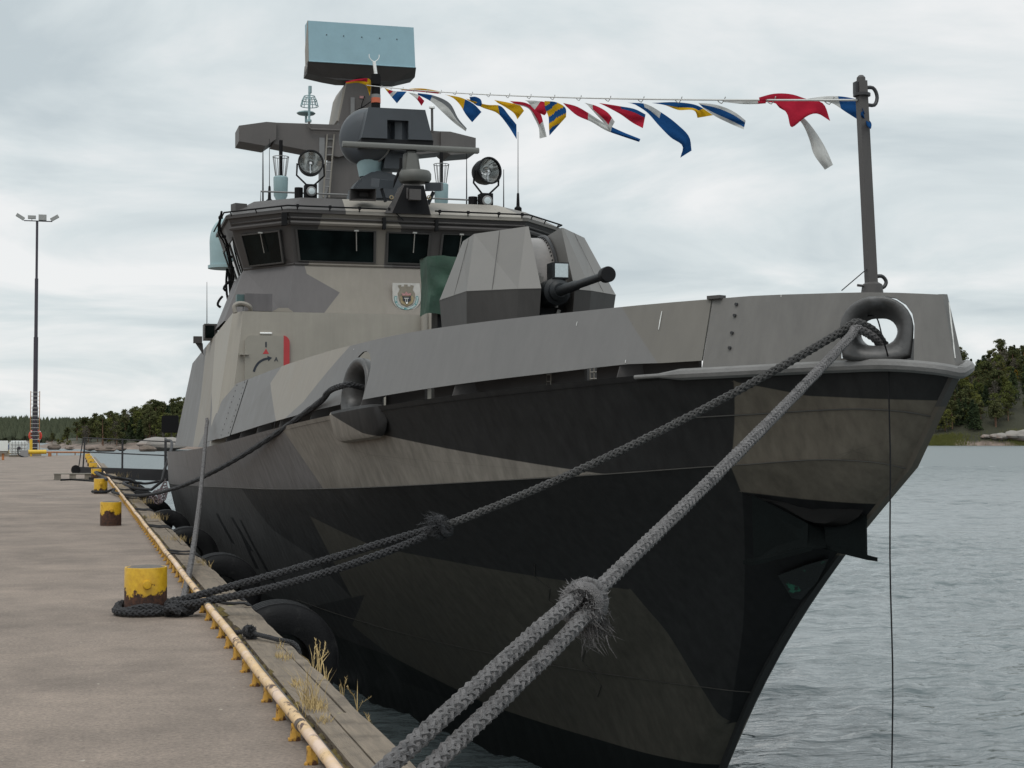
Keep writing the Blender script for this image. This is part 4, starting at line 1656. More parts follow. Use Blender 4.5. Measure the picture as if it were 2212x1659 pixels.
for s in (-1, 1):
    mb = MB()
    mb.tube([V(XC + s * 0.215, 23.05 + 0.955 * math.cos(a), 3.72 + 0.955 * math.sin(a)) for a in [PI * 0.25 + k * PI * 0.85 / 24 for k in range(25)]], 0.028, 6)
    mb.build('drum_flange', 'bolt_metal', turret)
    mb = MB()
    for k in range(22):
        a = PI * 0.4 + k * PI * 0.62 / 21
        p = V(XC + s * 0.165, 23.05 + 0.93 * math.cos(a), 3.72 + 0.93 * math.sin(a))
        mb.cyl(p, p + V(0, math.cos(a), math.sin(a)) * 0.02, 0.012, 6)
    tag(mb.build('drum_bolts', 'bolt_metal', turret), kind='stuff')
mb = MB()
mb.box((XC, 22.3, 2.75), (0.48, 0.7, 2.0))
mb.build('mantlet', 'black_paint', turret)
zb_ = 3.74
mb = MB()
mb.lathe([(0.06, 0.0), (0.19, 0.0), (0.20, 0.1), (0.20, 0.62), (0.15, 0.66), (0.15, 0.74), (0.10, 0.78)], 28, (XC, 22.1, zb_ - 0.05), (0, -1, 0.012))
mb.build('barrel_cradle', 'gun_metal', turret)
mb = MB()
mb.lathe([(0.075, 0.0), (0.072, 0.8), (0.058, 0.85), (0.054, 1.95), (0.066, 1.97), (0.066, 2.05), (0.05, 2.06)], 20, (XC, 21.4, zb_ - 0.05), (0, -1, 0.012))
brl = mb.build('barrel', 'gun_metal', turret)
mb = MB()
mb.lathe([(0.05, 0.0), (0.08, 0.02), (0.102, 0.06), (0.104, 0.18), (0.098, 0.195)], 28, (XC, 19.42, zb_ - 0.025), (0, -1, 0.012))
mb.build('muzzle_cover', 'black_paint', brl)
a, b = at(1194, 601, Y=21.45), at(1229, 567, Y=21.45)
mb = MB()
mb.box(((a.x + b.x) / 2, 21.6, (a.z + b.z) / 2), (b.x - a.x, 0.28, b.z - a.z))
sb_ = mb.build('muzzle_radar', 'gun_metal', turret)
mb = MB()
mb.box(((a.x + b.x) / 2 + 0.012, 21.455, (a.z + b.z) / 2), ((b.x - a.x) * 0.80, 0.012, (b.z - a.z) * 0.84))
mb.build('lens', 'lens_pale', sb_)
mb = MB()
mb.box((XC - 0.02, 21.86, 3.25), (0.30, 0.12, 0.26))
mb.box((XC - 0.02, 21.78, 3.38), (0.26, 0.02, 0.025))
mb.build('elevation_motor', 'bolt_metal', turret)
for (x_, z_) in ((-0.16, 3.95), (-0.14, 3.6), (-0.18, 3.45), (0.14, 3.42), (0.12, 3.55), (-0.12, 3.9)):
    mb = MB()
    mb.box((XC + x_, 21.92, z_), (0.05, 0.06, 0.10), roty(0.3))
    mb.build('bracket', 'wiper_metal', turret)

# ================================================================ MAST AND ROOF EQUIPMENT
def c1(cx, cy, **k):                         # position read off the close view of the mast
    return at(483.9 + cx * 0.27344, cy * 0.27344, **k)


paint('radar_blue', (0.27, 0.42, 0.48), 0.5, var=0.07, vscale=3, bump=0.05)
paint('director_blue', (0.050, 0.057, 0.066), 0.5, var=0.10, vscale=3)
paint('pale_blue', (0.30, 0.42, 0.44), 0.45, var=0.08, vscale=3)
paint('steel_grey', (0.20, 0.20, 0.20), 0.45, var=0.15)
paint('chrome', (0.62, 0.62, 0.62), 0.10, metal=1.0, var=0.05)
paint('lamp_glass', (0.55, 0.56, 0.55), 0.08, metal=0.75, var=0.35, vscale=5)
paint('orange_lens', (0.55, 0.12, 0.05), 0.35, var=0.1)
paint('navradar', (0.115, 0.115, 0.105), 0.5, var=0.1)
YM = 38.2
rz = rt3[0].z                                 # roof plateau

# tower
mb = MB()
poly = [(970, 655), (1165, 648), (1172, 860), (1180, 1000), (1330, 1180), (1330, 1560), (810, 1560), (905, 1060), (905, 960)]
mb.prism([c1(*q, Y=YM) for q in poly], (0, 1.3, 0))
mast = mb.build('mast', 'mast_paint', boat, smooth=None)
mb = MB()
mb.prism([c1(*q, Y=YM) for q in [(905, 960), (970, 655), (966, 650), (940, 705), (895, 950)]], (0, 1.6, 0))
mb.build('mast_edge', 'light_paint', mast, smooth=None)
armz = [(405, 968), (905, 985), (1000, 905), (1060, 1200), (905, 1240), (800, 1215), (390, 1135)]
left = [c1(*q, Y=YM - 0.15) for q in armz]
tip = [(118, 992), (335, 962), (415, 968), (412, 1098), (330, 1152), (118, 1115)]
tipl = [c1(*q, Y=YM - 0.25) for q in tip]
for M in (lambda p: p, mir):
    mb = MB()
    mb.prism([M(p) for p in left], (0, 0.75, 0))
    arm = mb.build('yard_arm', 'mast_paint', mast, smooth=None)
    mb = MB()
    mb.prism([M(p) for p in tipl], (0, 0.95, 0))
    tb = mb.build('antenna_box', 'mast_paint', mast, smooth=None)
    mb = MB()
    q = [M(c1(*z, Y=YM + 0.2)) for z in ((200, 1122), (400, 1092))]
    cen_ = (q[0] + q[1]) / 2
    mb.lathe([(0.05, -0.02), (0.28, -0.012), (0.28, 0.0)], 20, cen_ + V(0, 0, -0.03), (0, 0, 1))
    mb.build('antenna_disc', 'steel_grey', tb)
# search radar
f4 = [c1(*q, Y=YM - 0.35) for q in ((670, 482), (1512, 532), (1498, 217), (664, 162))]
mb = MB()
bk = [p + V(0.0, 0.55, 0.02) for p in f4]
mb.hexa(f4, bk)
radar = mb.build('search_radar', ['radar_blue'], mast, smooth=None)
lo = [c1(655, 578, Y=YM - 0.05), c1(1508, 604, Y=YM - 0.05)]
mb = MB()
mb.prism([f4[0] + V(-0.02, 0.004, -0.002), f4[1] + V(0.02, 0.004, -0.002), lo[1] + V(0, 0, -0.02), c1(1360, 645, Y=YM - 0.05), c1(910, 632, Y=YM - 0.05), c1(800, 612, Y=YM - 0.05), lo[0]], (0, 0.6, 0))
mb.build('radar_housing', 'dark_paint', radar, smooth=None)
mb = MB()
mb.prism([f4[0] + V(-0.002, 0, 0), f4[3] + V(-0.002, 0, 0), c1(655, 180, Y=YM + 0.2), c1(642, 400, Y=YM + 0.2), c1(646, 578, Y=YM + 0.1)], (-0.01, 0.0, 0))
mb.build('radar_end', 'light_paint', radar, smooth=None)
for (cx, cy) in ((810, 275), (945, 285), (1088, 294), (1230, 302), (1365, 311)):
    mb = MB()
    p = c1(cx, cy, Y=YM - 0.345)
    mb.cyl(p, p + V(0, -0.02, 0), 0.014, 8)
    mb.build('rivet', 'bolt_metal', radar)
mb = MB()
mb.tube([f4[0] + V(0, -0.012, -0.005), f4[1] + V(0, -0.012, -0.005)], 0.014, 6)
mb.build('edge_strip', 'radar_blue', radar)
mb = MB()
p = c1(1065, 640, Y=YM + 0.25)
mb.lathe([(0.30, -0.06), (0.34, -0.04), (0.34, 0.06), (0.28, 0.10)], 28, p)
mb.build('turntable', 'dull_black', mast)
# signal post with forked wind sensor in front of the radar
mb = MB()
p0, p1, p2 = c1(1200, 850, Y=YM - 0.7), c1(1200, 590, Y=YM - 0.7), c1(1186, 488, Y=YM - 0.7)
mb.cyl(p0 + V(0, 0, -0.5), p1, 0.11, 12)
mb.box(c1(1200, 640, Y=YM - 0.75), (0.20, 0.2, 0.18))
sp_ = mb.build('signal_post', 'dull_black', mast)
mb = MB()
mb.cyl(p1, p2, 0.042, 8)
for sx in (-1, 1):
    mb.tube(spline([p2, p2 + V(sx * 0.07, 0, 0.04), p2 + V(sx * 0.125, 0, 0.13), p2 + V(sx * 0.12, 0, 0.18)], 8), 0.010, 6)
mb.build('wind_sensor', 'white_lamp', sp_)
mb = MB()
mb.cyl(c1(1200, 815, Y=YM - 0.7), c1(1200, 775, Y=YM - 0.7), 0.118, 12)
mb.build('orange_lamp', 'orange_lens', sp_)
mb = MB()
mb.cyl(c1(1200, 775, Y=YM - 0.7), c1(1200, 748, Y=YM - 0.7), 0.116, 12)
mb.build('clear_lamp', 'steel_grey', sp_)
for pts in (((1165, 800), (1090, 850), (1050, 870), (1075, 895)), ((1110, 760), (1085, 850), (1090, 900))):
    mb = MB()
    mb.tube(spline([c1(*q, Y=YM - 0.06) for q in pts], 10), 0.012, 5)
    mb.build('cable', 'dull_black', mast)
mb = MB()
mb.box(c1(1015, 850, Y=YM - 0.02), (0.10, 0.05, 0.5))
mb.build('cable_duct', 'steel_grey', mast)
mb = MB()
mb.box(c1(1087, 768, Y=YM - 0.01), (0.10, 0.02, 0.06))
mb.build('warning_plate', 'badge_pink', mast)
# ladder up the quay side of the tower
la, lb, lc, ld = c1(815, 1060, Y=YM - 0.18), c1(870, 1060, Y=YM - 0.18), c1(785, 1560, Y=YM - 0.18), c1(830, 1560, Y=YM - 0.18)
mb = MB()
mb.cyl(la, lc, 0.022, 6); mb.cyl(lb, ld, 0.022, 6)
lad = mb.build('ladder', 'light_paint', mast)
for k in range(8):
    t0 = 0.08 + k * 0.125
    mb = MB()
    mb.cyl(la.lerp(lc, t0), lb.lerp(ld, t0), 0.014, 6)
    mb.build('rung', 'steel_grey', lad)
mb = MB()
mb.box((c1(770, 1340, Y=YM - 0.1)), (0.13, 0.13, 1.55))
mb.build('cable_trunk', 'steel_grey', mast)
# aerials on the arm
p = c1(672, 965, Y=YM + 0.1)
mb = MB()
mb.cyl(p, c1(675, 680, Y=YM + 0.1), 0.030, 8)
mb.cyl(c1(680, 735, Y=YM + 0.1), c1(680, 680, Y=YM + 0.1), 0.042, 8)
mb.cyl(p, p + V(0, 0, 0.06), 0.06, 10)
ae = mb.build('basket_aerial', 'pale_blue', mast)
ctr = c1(675, 800, Y=YM + 0.1)
mb = MB()
rr = [(0.13, 0.12), (0.18, 0.02), (0.215, -0.12)]
for r_c, dz in rr:
    mb.tube([ctr + V(r_c * math.cos(a), r_c * math.sin(a), dz) for a in [k * PI / 10 for k in range(20)]], 0.011, 5, closed=True)
for k in range(12):
    a = k * PI / 6
    mb.tube([ctr + V(r_c * math.cos(a), r_c * math.sin(a), dz) for r_c, dz in rr], 0.010, 5)
mb.build('basket', 'pale_blue', ae)
mb = MB()
q = c1(648, 905, Y=YM + 0.5)
mb.lathe([(0.02, -0.02), (0.20, 0.0), (0.235, 0.03), (0.20, 0.06), (0.08, 0.09), (0.01, 0.095)], 24, q)
mb.cyl(q + V(0, 0, -0.2), q, 0.03, 8)
mb.build('mushroom_aerial', 'pale_blue', mast)
mb = MB()
mb.tube([c1(672, 960, Y=YM - 0.25), c1(672, 1005, Y=YM - 0.25), c1(690, 1022, Y=YM - 0.25), c1(960, 1032, Y=YM - 0.25)], 0.03, 8)
mb.build('aerial_pipe', 'mast_paint', mast)
q0, q1 = c1(1645, 1045, Y=YM - 0.3), c1(1643, 850, Y=YM - 0.3)
mb = MB()
mb.cyl(q0, q1, 0.032, 8)
pl_ = mb.build('satellite_aerial', 'dark_paint', mast)
mb = MB()
mb.lathe([(0.02, -0.03), (0.075, -0.02), (0.075, 0.02), (0.04, 0.045)], 16, q1)
mb.build('dome', 'white_lamp', pl_)
# cylindrical aerials with wire cages, either side of the tower
pL = c1(447, 1590, Y=37.6)
for M in (lambda p: p, mir):
    b0 = M(pL)
    b0.z = rz + 0.0
    top_l = c1(447, 1395, Y=37.6).z - rz
    mb = MB()
    hh_ = top_l
    mb.lathe([(0.165, 0), (0.165, 0.12), (0.135, 0.18), (0.12, hh_ * 0.55), (0.165, hh_ * 0.62), (0.175, hh_ * 0.98), (0.15, hh_)], 20, b0)
    base_ = mb.build('aerial_base', 'pale_blue', roof)
    zc = c1(447, 1240, Y=37.6).z - rz
    mb = MB()
    mb.cyl(b0 + V(0, 0, hh_), b0 + V(0, 0, zc + 0.4), 0.045, 10)
    mb.build('aerial_rod', 'dull_black', base_)
    mb = MB()
    for r_c, z_ in ((0.125, hh_), (0.19, zc)):
        mb.tube([b0 + V(r_c * math.cos(a), r_c * math.sin(a), z_) for a in [k * PI / 8 for k in range(16)]], 0.010, 5, closed=True)
    for k in range(10):
        a = k * PI / 5
        mb.cyl(b0 + V(0.125 * math.cos(a), 0.125 * math.sin(a), hh_), b0 + V(0.19 * math.cos(a), 0.19 * math.sin(a), zc), 0.008, 5)
    mb.build('wire_cage', 'steel_grey', base_)
# whip aerials
for (px, y0, y1, yy, r0) in ((568, 432, 323, 36.5, 0.018), (582, 436, 300, 37.2, 0.010), (1008, 440, 330, 36.0, 0.014), (1088, 446, 366, 35.0, 0.012), (1119, 452, 285, 34.8, 0.010), (447, 690, 609, 41.0, 0.010)):
    a, b = at(px, y0, Y=yy), at(px, y1, Y=yy)
    mb = MB()
    mb.tube([a + V(0, 0, -0.3), a, b], [r0 * 1.3, r0 * 1.2, r0 * 0.6], 6)
    w_o = mb.build('whip_aerial', 'dull_black', roof if px != 447 else house)
    if px in (1119, 582):
        mb = MB()
        mb.lathe([(0.05, -0.1), (0.085, -0.05), (0.085, 0.03), (0.04, 0.07), (0.028, 0.36), (0.015, 0.38)], 12, a)
        mb.build('aerial_base', 'dull_black', w_o)
# light rails on the roof plateau
for M in (lambda p: p, mir):
    mb = MB()
    a, b = M(c1(290, 1512, Y=35.6)), M(c1(1000, 1540, Y=35.6))
    mb.tube([a + V(0, 0, -0.45), a, b], 0.022, 6)
    mb.build('roof_handrail', 'steel_grey', roof)

# ---------------------------------------------------------------- fire-control director
YD = 33.6


def d1(cx, cy, dy=0.0):
    return c1(cx, cy, Y=YD + dy)


# housing round the base
mb = MB()
bt = [(1015, 1490), (1025, 1580), (1420, 1590), (1420, 1400), (1270, 1350), (1190, 1345), (1080, 1400)]
mb.prism([d1(*q, 0.05) for q in bt], (0.0, 0.9, 0.0))
director = mb.build('director', 'director_blue', boat, smooth=None)
bm = bmesh.new(); bm.from_mesh(director.data)
bmesh.ops.bevel(bm, geom=bm.edges[:], offset=0.06, segments=2, affect='EDGES')
bm.to_mesh(director.data); bm.free()
mb = MB()
mb.lathe([(0.23, 0.0), (0.30, 0.35)], 24, d1(1150, 1400, 0.45), (0, 0, 1))
mb.build('pedestal_cone', 'pale_blue', director)
mb = MB()
pd = d1(1360, 1330, 0.35)
mb.hexa([pd + V(-0.33, -0.25, -0.05), pd + V(0.2, -0.25, -0.05), pd + V(0.2, 0.25, -0.05), pd + V(-0.33, 0.25, -0.05)],
        [pd + V(-0.22, -0.2, 0.55), pd + V(0.2, -0.2, 0.55), pd + V(0.2, 0.2, 0.55), pd + V(-0.22, 0.2, 0.55)])
mb.build('yoke', 'director_blue', director, smooth=None)
# sensor head
mb = MB()
front = [d1(*q, -0.35) for q in ((1088, 1086), (1652, 1108), (1590, 868), (1142, 846))]
back = [p + V(0, 0.95, 0) for p in front]
mb.hexa(front, back)
head = mb.build('sensor_head', 'director_blue', director, smooth=None)
c_ = MB()
sl = [d1(*q, -0.6) for q in ((1307, 1180), (1476, 1186), (1476, 936), (1307, 928))]
c_.prism(sl, (0, 0.6, 0))
cut(head, c_)
mb = MB()
lowp = [d1(*q, -0.30) for q in ((1082, 1090), (1655, 1112), (1650, 1150), (1085, 1150))]
mb.prism(lowp, (0, 0.8, 0))
mb.build('sensor_lower', 'black_paint', director, smooth=None)
mb = MB()
mb.lathe([(0.20, -0.35), (0.20, 0.45)], 8, d1(1390, 1075, -0.02), (0, 0, 1))
mb.build('sensor_column', 'director_blue', director, smooth=None)
# dish cover: thick disc standing fore-and-aft on the quay side
dc = d1(1150, 1098, 0.55)
ax_ = V(0.55, 0.83, 0).normalized()
mb = MB()
mb.lathe([(0.30, -0.50), (0.50, -0.42), (0.60, -0.30), (0.62, -0.22), (0.62, -0.06), (0.52, 0.10)], 40, dc, ax_)
mb.build('dish_cover', 'director_blue', director, smooth=40)
mb = MB()
mb.tube([dc + ax_ * -0.20 + (V(-ax_.y, ax_.x, 0) * math.cos(a) + V(0, 0, math.sin(a))) * 0.62 for a in [k * PI / 20 for k in range(40)]], 0.030, 6, closed=True)
mb.build('dish_rim', 'steel_grey', director)

# ---------------------------------------------------------------- navigation radars on the roof edge
YN = 31.75


def n1(cx, cy, dy=0.0):
    return c1(cx, cy, Y=YN + dy)


mb = MB()
b0 = [n1(1268, 1665, 0.0), n1(1635, 1665, 0.0), n1(1635, 1665, 0.8), n1(1268, 1665, 0.8)]
zt_ = n1(1450, 1452).z
zb2 = zh + 0.05
b0 = [V(p.x, p.y, zb2) for p in b0]
t0_ = [V(n1(1420, 1452).x, YN + 0.08, zt_), V(n1(1585, 1452).x, YN + 0.08, zt_), V(n1(1585, 1452).x, YN + 0.6, zt_), V(n1(1420, 1452).x, YN + 0.6, zt_)]
mb.hexa(b0, t0_)
stand = mb.build('radar_stand', 'dark_paint', boat, smooth=None)
mb = MB()
mb.prism([b0[0] + V(0.16, -0.004, 0), b0[1] + V(-0.02, -0.004, 0), t0_[1] + V(0, -0.004, -0.02), t0_[0] + V(0.03, -0.004, -0.02)], (0, -0.012, 0))
mb.build('stand_front', 'dull_black', stand, smooth=None)
mb = MB()
pp = n1(1505, 1540, -0.12)
mb.box(pp, (0.24, 0.16, 0.22))
mb.cyl(pp + V(-0.15, 0, -0.08), pp + V(-0.15, 0, 0.14), 0.02, 6)
mb.build('camera_box', 'dark_paint', stand)
for cx in (1322, 1618):
    mb = MB()
    q = n1(cx, 1560, -0.02)
    mb.tube([q + V(0.035 * math.cos(a), -0.02, 0.035 * math.sin(a)) for a in [k * PI / 6 for k in range(12)]], 0.012, 5, closed=True)
    mb.build('lifting_eye', 'badge_gold', stand)
# flat radome
mb = MB()
rc = n1(1507, 1395, 0.3)
mb.lathe([(0.10, -0.15), (0.30, -0.13), (0.345, -0.06), (0.345, 0.05), (0.31, 0.11), (0.12, 0.125)], 36, rc)
mb.build('radome_disc', 'navradar', stand)
# gearbox and scanner bar
gb = n1(1478, 1340, 0.45)
mb = MB()
mb.hexa([gb + V(-0.22, -0.2, -0.15), gb + V(0.19, -0.2, -0.15), gb + V(0.19, 0.2, -0.15), gb + V(-0.22, 0.2, -0.15)],
        [gb + V(-0.14, -0.13, 0.38), gb + V(0.12, -0.13, 0.38), gb + V(0.12, 0.13, 0.38), gb + V(-0.14, 0.13, 0.38)])
gbo = mb.build('scanner_gearbox', 'navradar', stand, smooth=None)
bm = bmesh.new(); bm.from_mesh(gbo.data)
bmesh.ops.bevel(bm, geom=bm.edges[:], offset=0.05, segments=2, affect='EDGES')
bm.to_mesh(gbo.data); bm.free()
s0, s1 = n1(935, 1140, 0.35), n1(2010, 1192, 0.35)
zc_ = (s0.z + s1.z) / 2
s0, s1 = V(s0.x, s0.y, zc_), V(s1.x, s1.y, zc_)
mb = MB()
prof = [(-0.075, -0.05), (0.075, -0.05), (0.085, 0.0), (0.06, 0.055), (0.02, 0.07), (-0.05, 0.06), (-0.085, 0.01)]
mb.loft([s0 + V(0, a_, b_) for a_, b_ in prof], [s1 + V(0, a_, b_) for a_, b_ in prof])
mb.build('scanner_bar', 'navradar', stand, smooth=50)
mb = MB()
mb.box((gb.x, gb.y, (gb.z + 0.38 + zc_ - 0.05) / 2), (0.2, 0.14, max(0.05, zc_ - gb.z - 0.38)))
mb.build('scanner_neck', 'dull_black', stand)
# camera boxes either side
for (cx, cy, s) in ((1250, 1450, -1), (1660, 1475, 1)):
    q = n1(cx, cy, 0.25)
    mb = MB()
    R_ = rotz(-0.35 * s) @ rotx(0.2)
    mb.box(q, (0.34, 0.34, 0.17), R_)
    mb.cyl(q + V(0, 0.05, -0.1), q + V(-0.1 * s, 0.15, -0.35), 0.04, 6)
    o = mb.build('camera_pod', 'director_blue', stand)
# strut and small aerial between
mb = MB()
mb.tube([n1(1330, 1480, 0.3), n1(1390, 1335, 0.3)], 0.03, 6)
mb.box(n1(1397, 1290, 0.3), (0.06, 0.06, 0.22))
mb.build('strut', 'dull_black', stand)
# horn: open rectangular funnel
h4o = [n1(*q, 0.25) for q in ((998, 1580), (1200, 1584), (1200, 1492), (998, 1490))]
h4i = [n1(*q, 0.65) for q in ((1070, 1552), (1140, 1554), (1140, 1522), (1070, 1520))]
mb = MB()
mb.loft(h4o, h4i, caps=False)
mb.add(h4i, [(0, 1, 2, 3)])
h4b = [p + V(0, 0.05, 0) + (p - (h4o[0] + h4o[2]) / 2).normalized() * 0.015 for p in h4o]
mb.loft(h4o, h4b, caps=False)
mb.loft(h4b, [p + V(0, 0.1, 0) + (p - (h4i[0] + h4i[2]) / 2).normalized() * 0.02 for p in h4i], caps=False)
mb.build('horn', 'dark_paint', boat, smooth=None, fix=False)

# ---------------------------------------------------------------- searchlights
def searchlight(px, py, rpx, yy, aim, zbase):
    c = at(px, py, Y=yy)
    r = rpx * (c - EYE).length / FOC
    aim = Vector(aim).normalized()
    mb = MB()
    mb.lathe([(r * 0.45, -r * 1.25), (r * 0.85, -r * 0.95), (r * 0.98, -r * 0.5), (r * 0.98, r * 0.25), (r * 1.05, r * 0.28), (r * 1.05, r * 0.40), (r * 0.93, r * 0.40)], 32, c, aim, caps=False)
    lamp = mb.build('searchlight', 'black_paint', boat, smooth=40)
    mb = MB()
    mb.lathe([(r * 0.05, -r * 0.75), (r * 0.4, -r * 0.62), (r * 0.7, -r * 0.3), (r * 0.92, r * 0.2)], 28, c, aim, caps=False)
    mb.build('reflector', 'lamp_glass', lamp, smooth=40)
    mb = MB()
    mb.cyl(c - aim * r * 0.6, c + aim * r * 0.15, r * 0.09, 8)
    mb.cyl(c + V(0, 0, -r * 0.9), c + V(0, 0, -r * 0.1), r * 0.07, 6)
    mb.build('bulb', 'chrome', lamp)
    sx = aim.cross(V(0, 0, 1)).normalized()
    base = c + V(0, 0, -r * 1.75) - aim * r * 0.3
    mb = MB()
    for s in (-1, 1):
        mb.tube([c + sx * s * r * 1.08 - aim * r * 0.1, c + sx * s * r * 1.12 + V(0, 0, -r * 0.95) - aim * r * 0.2, base + sx * s * r * 0.25], r * 0.08, 6)
    mb.build('yoke', 'black_paint', lamp)
    bc = V(base.x, base.y, base.z - r * 0.55)
    mb = MB()
    mb.box(bc, (r * 0.95, r * 1.1, r * 1.2))
    mb.cyl(bc + V(-r * 0.9, 0.1, -r * 0.5), bc + V(-r * 0.9, 0.1, r * 0.4), r * 0.35, 10)
    mb.cyl(V(bc.x, bc.y, zbase - 0.05), bc + V(0, 0, -r * 0.5), r * 0.4, 10)
    hd = mb.build('light_base', 'dull_black', lamp)
    mb = MB()
    mb.lathe([(r * 0.40, -0.02), (r * 0.40, 0.03), (r * 0.3, 0.045)], 20, bc + V(0, -r * 0.56, 0.0), (0, -1, 0))
    mb.build('lens_ring', 'steel_grey', lamp)
    mb = MB()
    mb.lathe([(r * 0.29, 0.0), (r * 0.27, 0.05), (r * 0.1, 0.06)], 20, bc + V(0, -r * 0.56, 0.0), (0, -1, 0))
    mb.build('lens', 'lens_pale', lamp)


searchlight(671, 353, 26, 33.3, (-0.10, -1, 0.10), rz)
searchlight(1053, 370, 28, 33.3, (0.32, -1, 0.05), rz)

# pale blue satellite radome beside the bridge
pr = at(488, 577, Y=37.5)
mb = MB()
mb.lathe([(0.30, -0.05), (0.42, -0.04), (0.42, 0.03), (0.37, 0.04), (0.385, 0.55)] + [(0.385 * math.cos(a), 0.60 + 0.56 * math.sin(a)) for a in [k * PI / 18 for k in range(9)]] + [(0.01, 1.165)], 32, pr)
rd = mb.build('satellite_radome', 'pale_blue', boat, smooth=40)
mb = MB()
mb.cyl(pr + V(0.1, 0, -0.05), V(pr.x + 0.25, 37.5, ztop - 0.4), 0.07, 10)
mb.tube(spline([pr + V(0.02, -0.1, -0.05), pr + V(0.0, -0.12, -0.4), pr + V(0.05, -0.1, -0.8), pr + V(0.2, -0.1, -1.1)], 10), 0.03, 6)
mb.build('radome_post', 'dull_black', rd)

# ---------------------------------------------------------------- jackstaff on the bow
js0, js1 = at(1884, 622, X=XC), at(1860, 175, X=XC)
mb = MB()
q = [V(-0.042, -0.042, 0), V(0.042, -0.042, 0), V(0.042, 0.042, 0), V(-0.042, 0.042, 0)]
mb.loft([js0 + v + V(0, 0, -0.12) for v in q], [js1 + v * 0.95 for v in q])
staff = mb.build('jackstaff', 'dark_paint', boat, smooth=None)
mb = MB()
mb.lathe([(0.04, 0.0), (0.038, 0.03), (0.02, 0.05)], 12, js1)
mb.build('staff_cap', 'dark_paint', staff)
js = lambda t: js0.lerp(js1, t)
mb = MB()
mb.lathe([(0.03, -0.012), (0.075, -0.012), (0.075, 0.012), (0.03, 0.012)], 20, js(0.932))
mb.build('staff_collar', 'bolt_metal', staff)
for (t0, t1, w_) in ((0.968, 0.885, 0.11), (0.055, 0.005, 0.10)):
    mb = MB()
    a, b = js(t0) + V(0.03, 0, 0), js(t1) + V(0.035, 0, 0)
    mb.tube(spline([a, a + V(w_ * 0.7, -0.01, 0.0), (a + b) / 2 + V(w_, -0.01, 0), b + V(w_ * 0.7, -0.01, 0.0), b], 14), 0.017, 8)
    mb.build('cable_loop', 'bolt_metal', staff)
mb = MB()
mb.box(js(0.965) + V(-0.055, 0, 0.0), (0.03, 0.05, 0.10))
mb.build('staff_block', 'bolt_metal', staff)
mb = MB()
mb.lathe([(0.10, -0.08), (0.085, 0.03), (0.05, 0.05)], 14, js0)
mb.cyl(js0 + V(-0.14, 0, 0.02), js0 + V(0.1, 0, 0.0), 0.012, 6)
mb.build('staff_socket', 'dark_paint', staff)
mb = MB()
mb.tube([js(0.09) + V(-0.04, 0, 0), js0 + V(-0.24, 0.1, -0.02)], 0.005, 5)
mb.build('guy_wire', 'bolt_metal', staff)

# ================================================================ ANCHOR, COVER, FLAGS, ROPES
def a8(cx, cy, X=None, Y=None):
    return at((1700 + cx / 2.765) / 1.1573, (1150 + cy / 2.765) / 1.1573, X=X, Y=Y)


paint('anchor_black', (0.005, 0.007, 0.007), 0.8, var=0.3, vscale=5, bump=0.2, spec=0.10, dirt=((0.04, 0.04, 0.042), 4.0, 0.70, 0.80))
paint('bolster_paint', (0.016, 0.0155, 0.015), 0.8, var=0.2, vscale=3, spec=0.12)
paint('chipped_green', (0.010, 0.011, 0.011), 0.45, var=0.2, vscale=5, bump=0.2, spots=((0.025, 0.15, 0.09), 7.0, 0.63, 0.67))
anchor = thing('anchor', (6.25, 12.6, 0.5), 'black plough anchor hauled up under the bow of the patrol boat', 'anchor')
sh0, sh1 = a8(940, 440, Y=12.62), a8(950, 612, Y=12.40)
mb = MB()
mb.hexa([sh1 + V(-0.085, 0.0, 0), sh1 + V(0.085, 0.0, 0), sh1 + V(0.085, 0.22, -0.01), sh1 + V(-0.085, 0.22, -0.01)],
        [sh0 + V(-0.075, 0.0, 0), sh0 + V(0.075, 0.0, 0), sh0 + V(0.075, 0.2, 0.02), sh0 + V(-0.075, 0.2, 0.02)])
mb.build('shank', 'anchor_black', anchor)
Lf = [a8(495, 240, Y=12.86), a8(885, 440, Y=12.52), a8(880, 600, Y=12.44), a8(510, 698, Y=12.80)]
Rf = [a8(1000, 465, Y=12.52), a8(1280, 335, Y=12.28), a8(1286, 655, Y=12.20), a8(1004, 596, Y=12.44)]
for q in (Lf, Rf):
    mb = MB()
    n = (q[1] - q[0]).cross(q[3] - q[0]).normalized() * 0.03
    mb.prism(q, n)
    fl = mb.build('fluke', 'anchor_black', anchor, smooth=None)
    mb = MB()
    e0, e1 = q[3], q[2]
    if q is Lf:
        e0 = a8(466, 706, Y=12.80)
    else:
        e1 = a8(1326, 676, Y=12.18); e1, e0 = e0, e1
        e0, e1 = q[3], a8(1326, 676, Y=12.18)
    mb.hexa([e0 + V(0, -0.10, -0.025), e1 + V(0, -0.10, -0.025), e1 + V(0, 0.10, -0.025), e0 + V(0, 0.10, -0.025)],
            [e0 + V(0, -0.10, 0.01), e1 + V(0, -0.10, 0.01), e1 + V(0, 0.10, 0.01), e0 + V(0, 0.10, 0.01)])
    mb.build('fluke_edge', 'anchor_black', anchor, smooth=None)
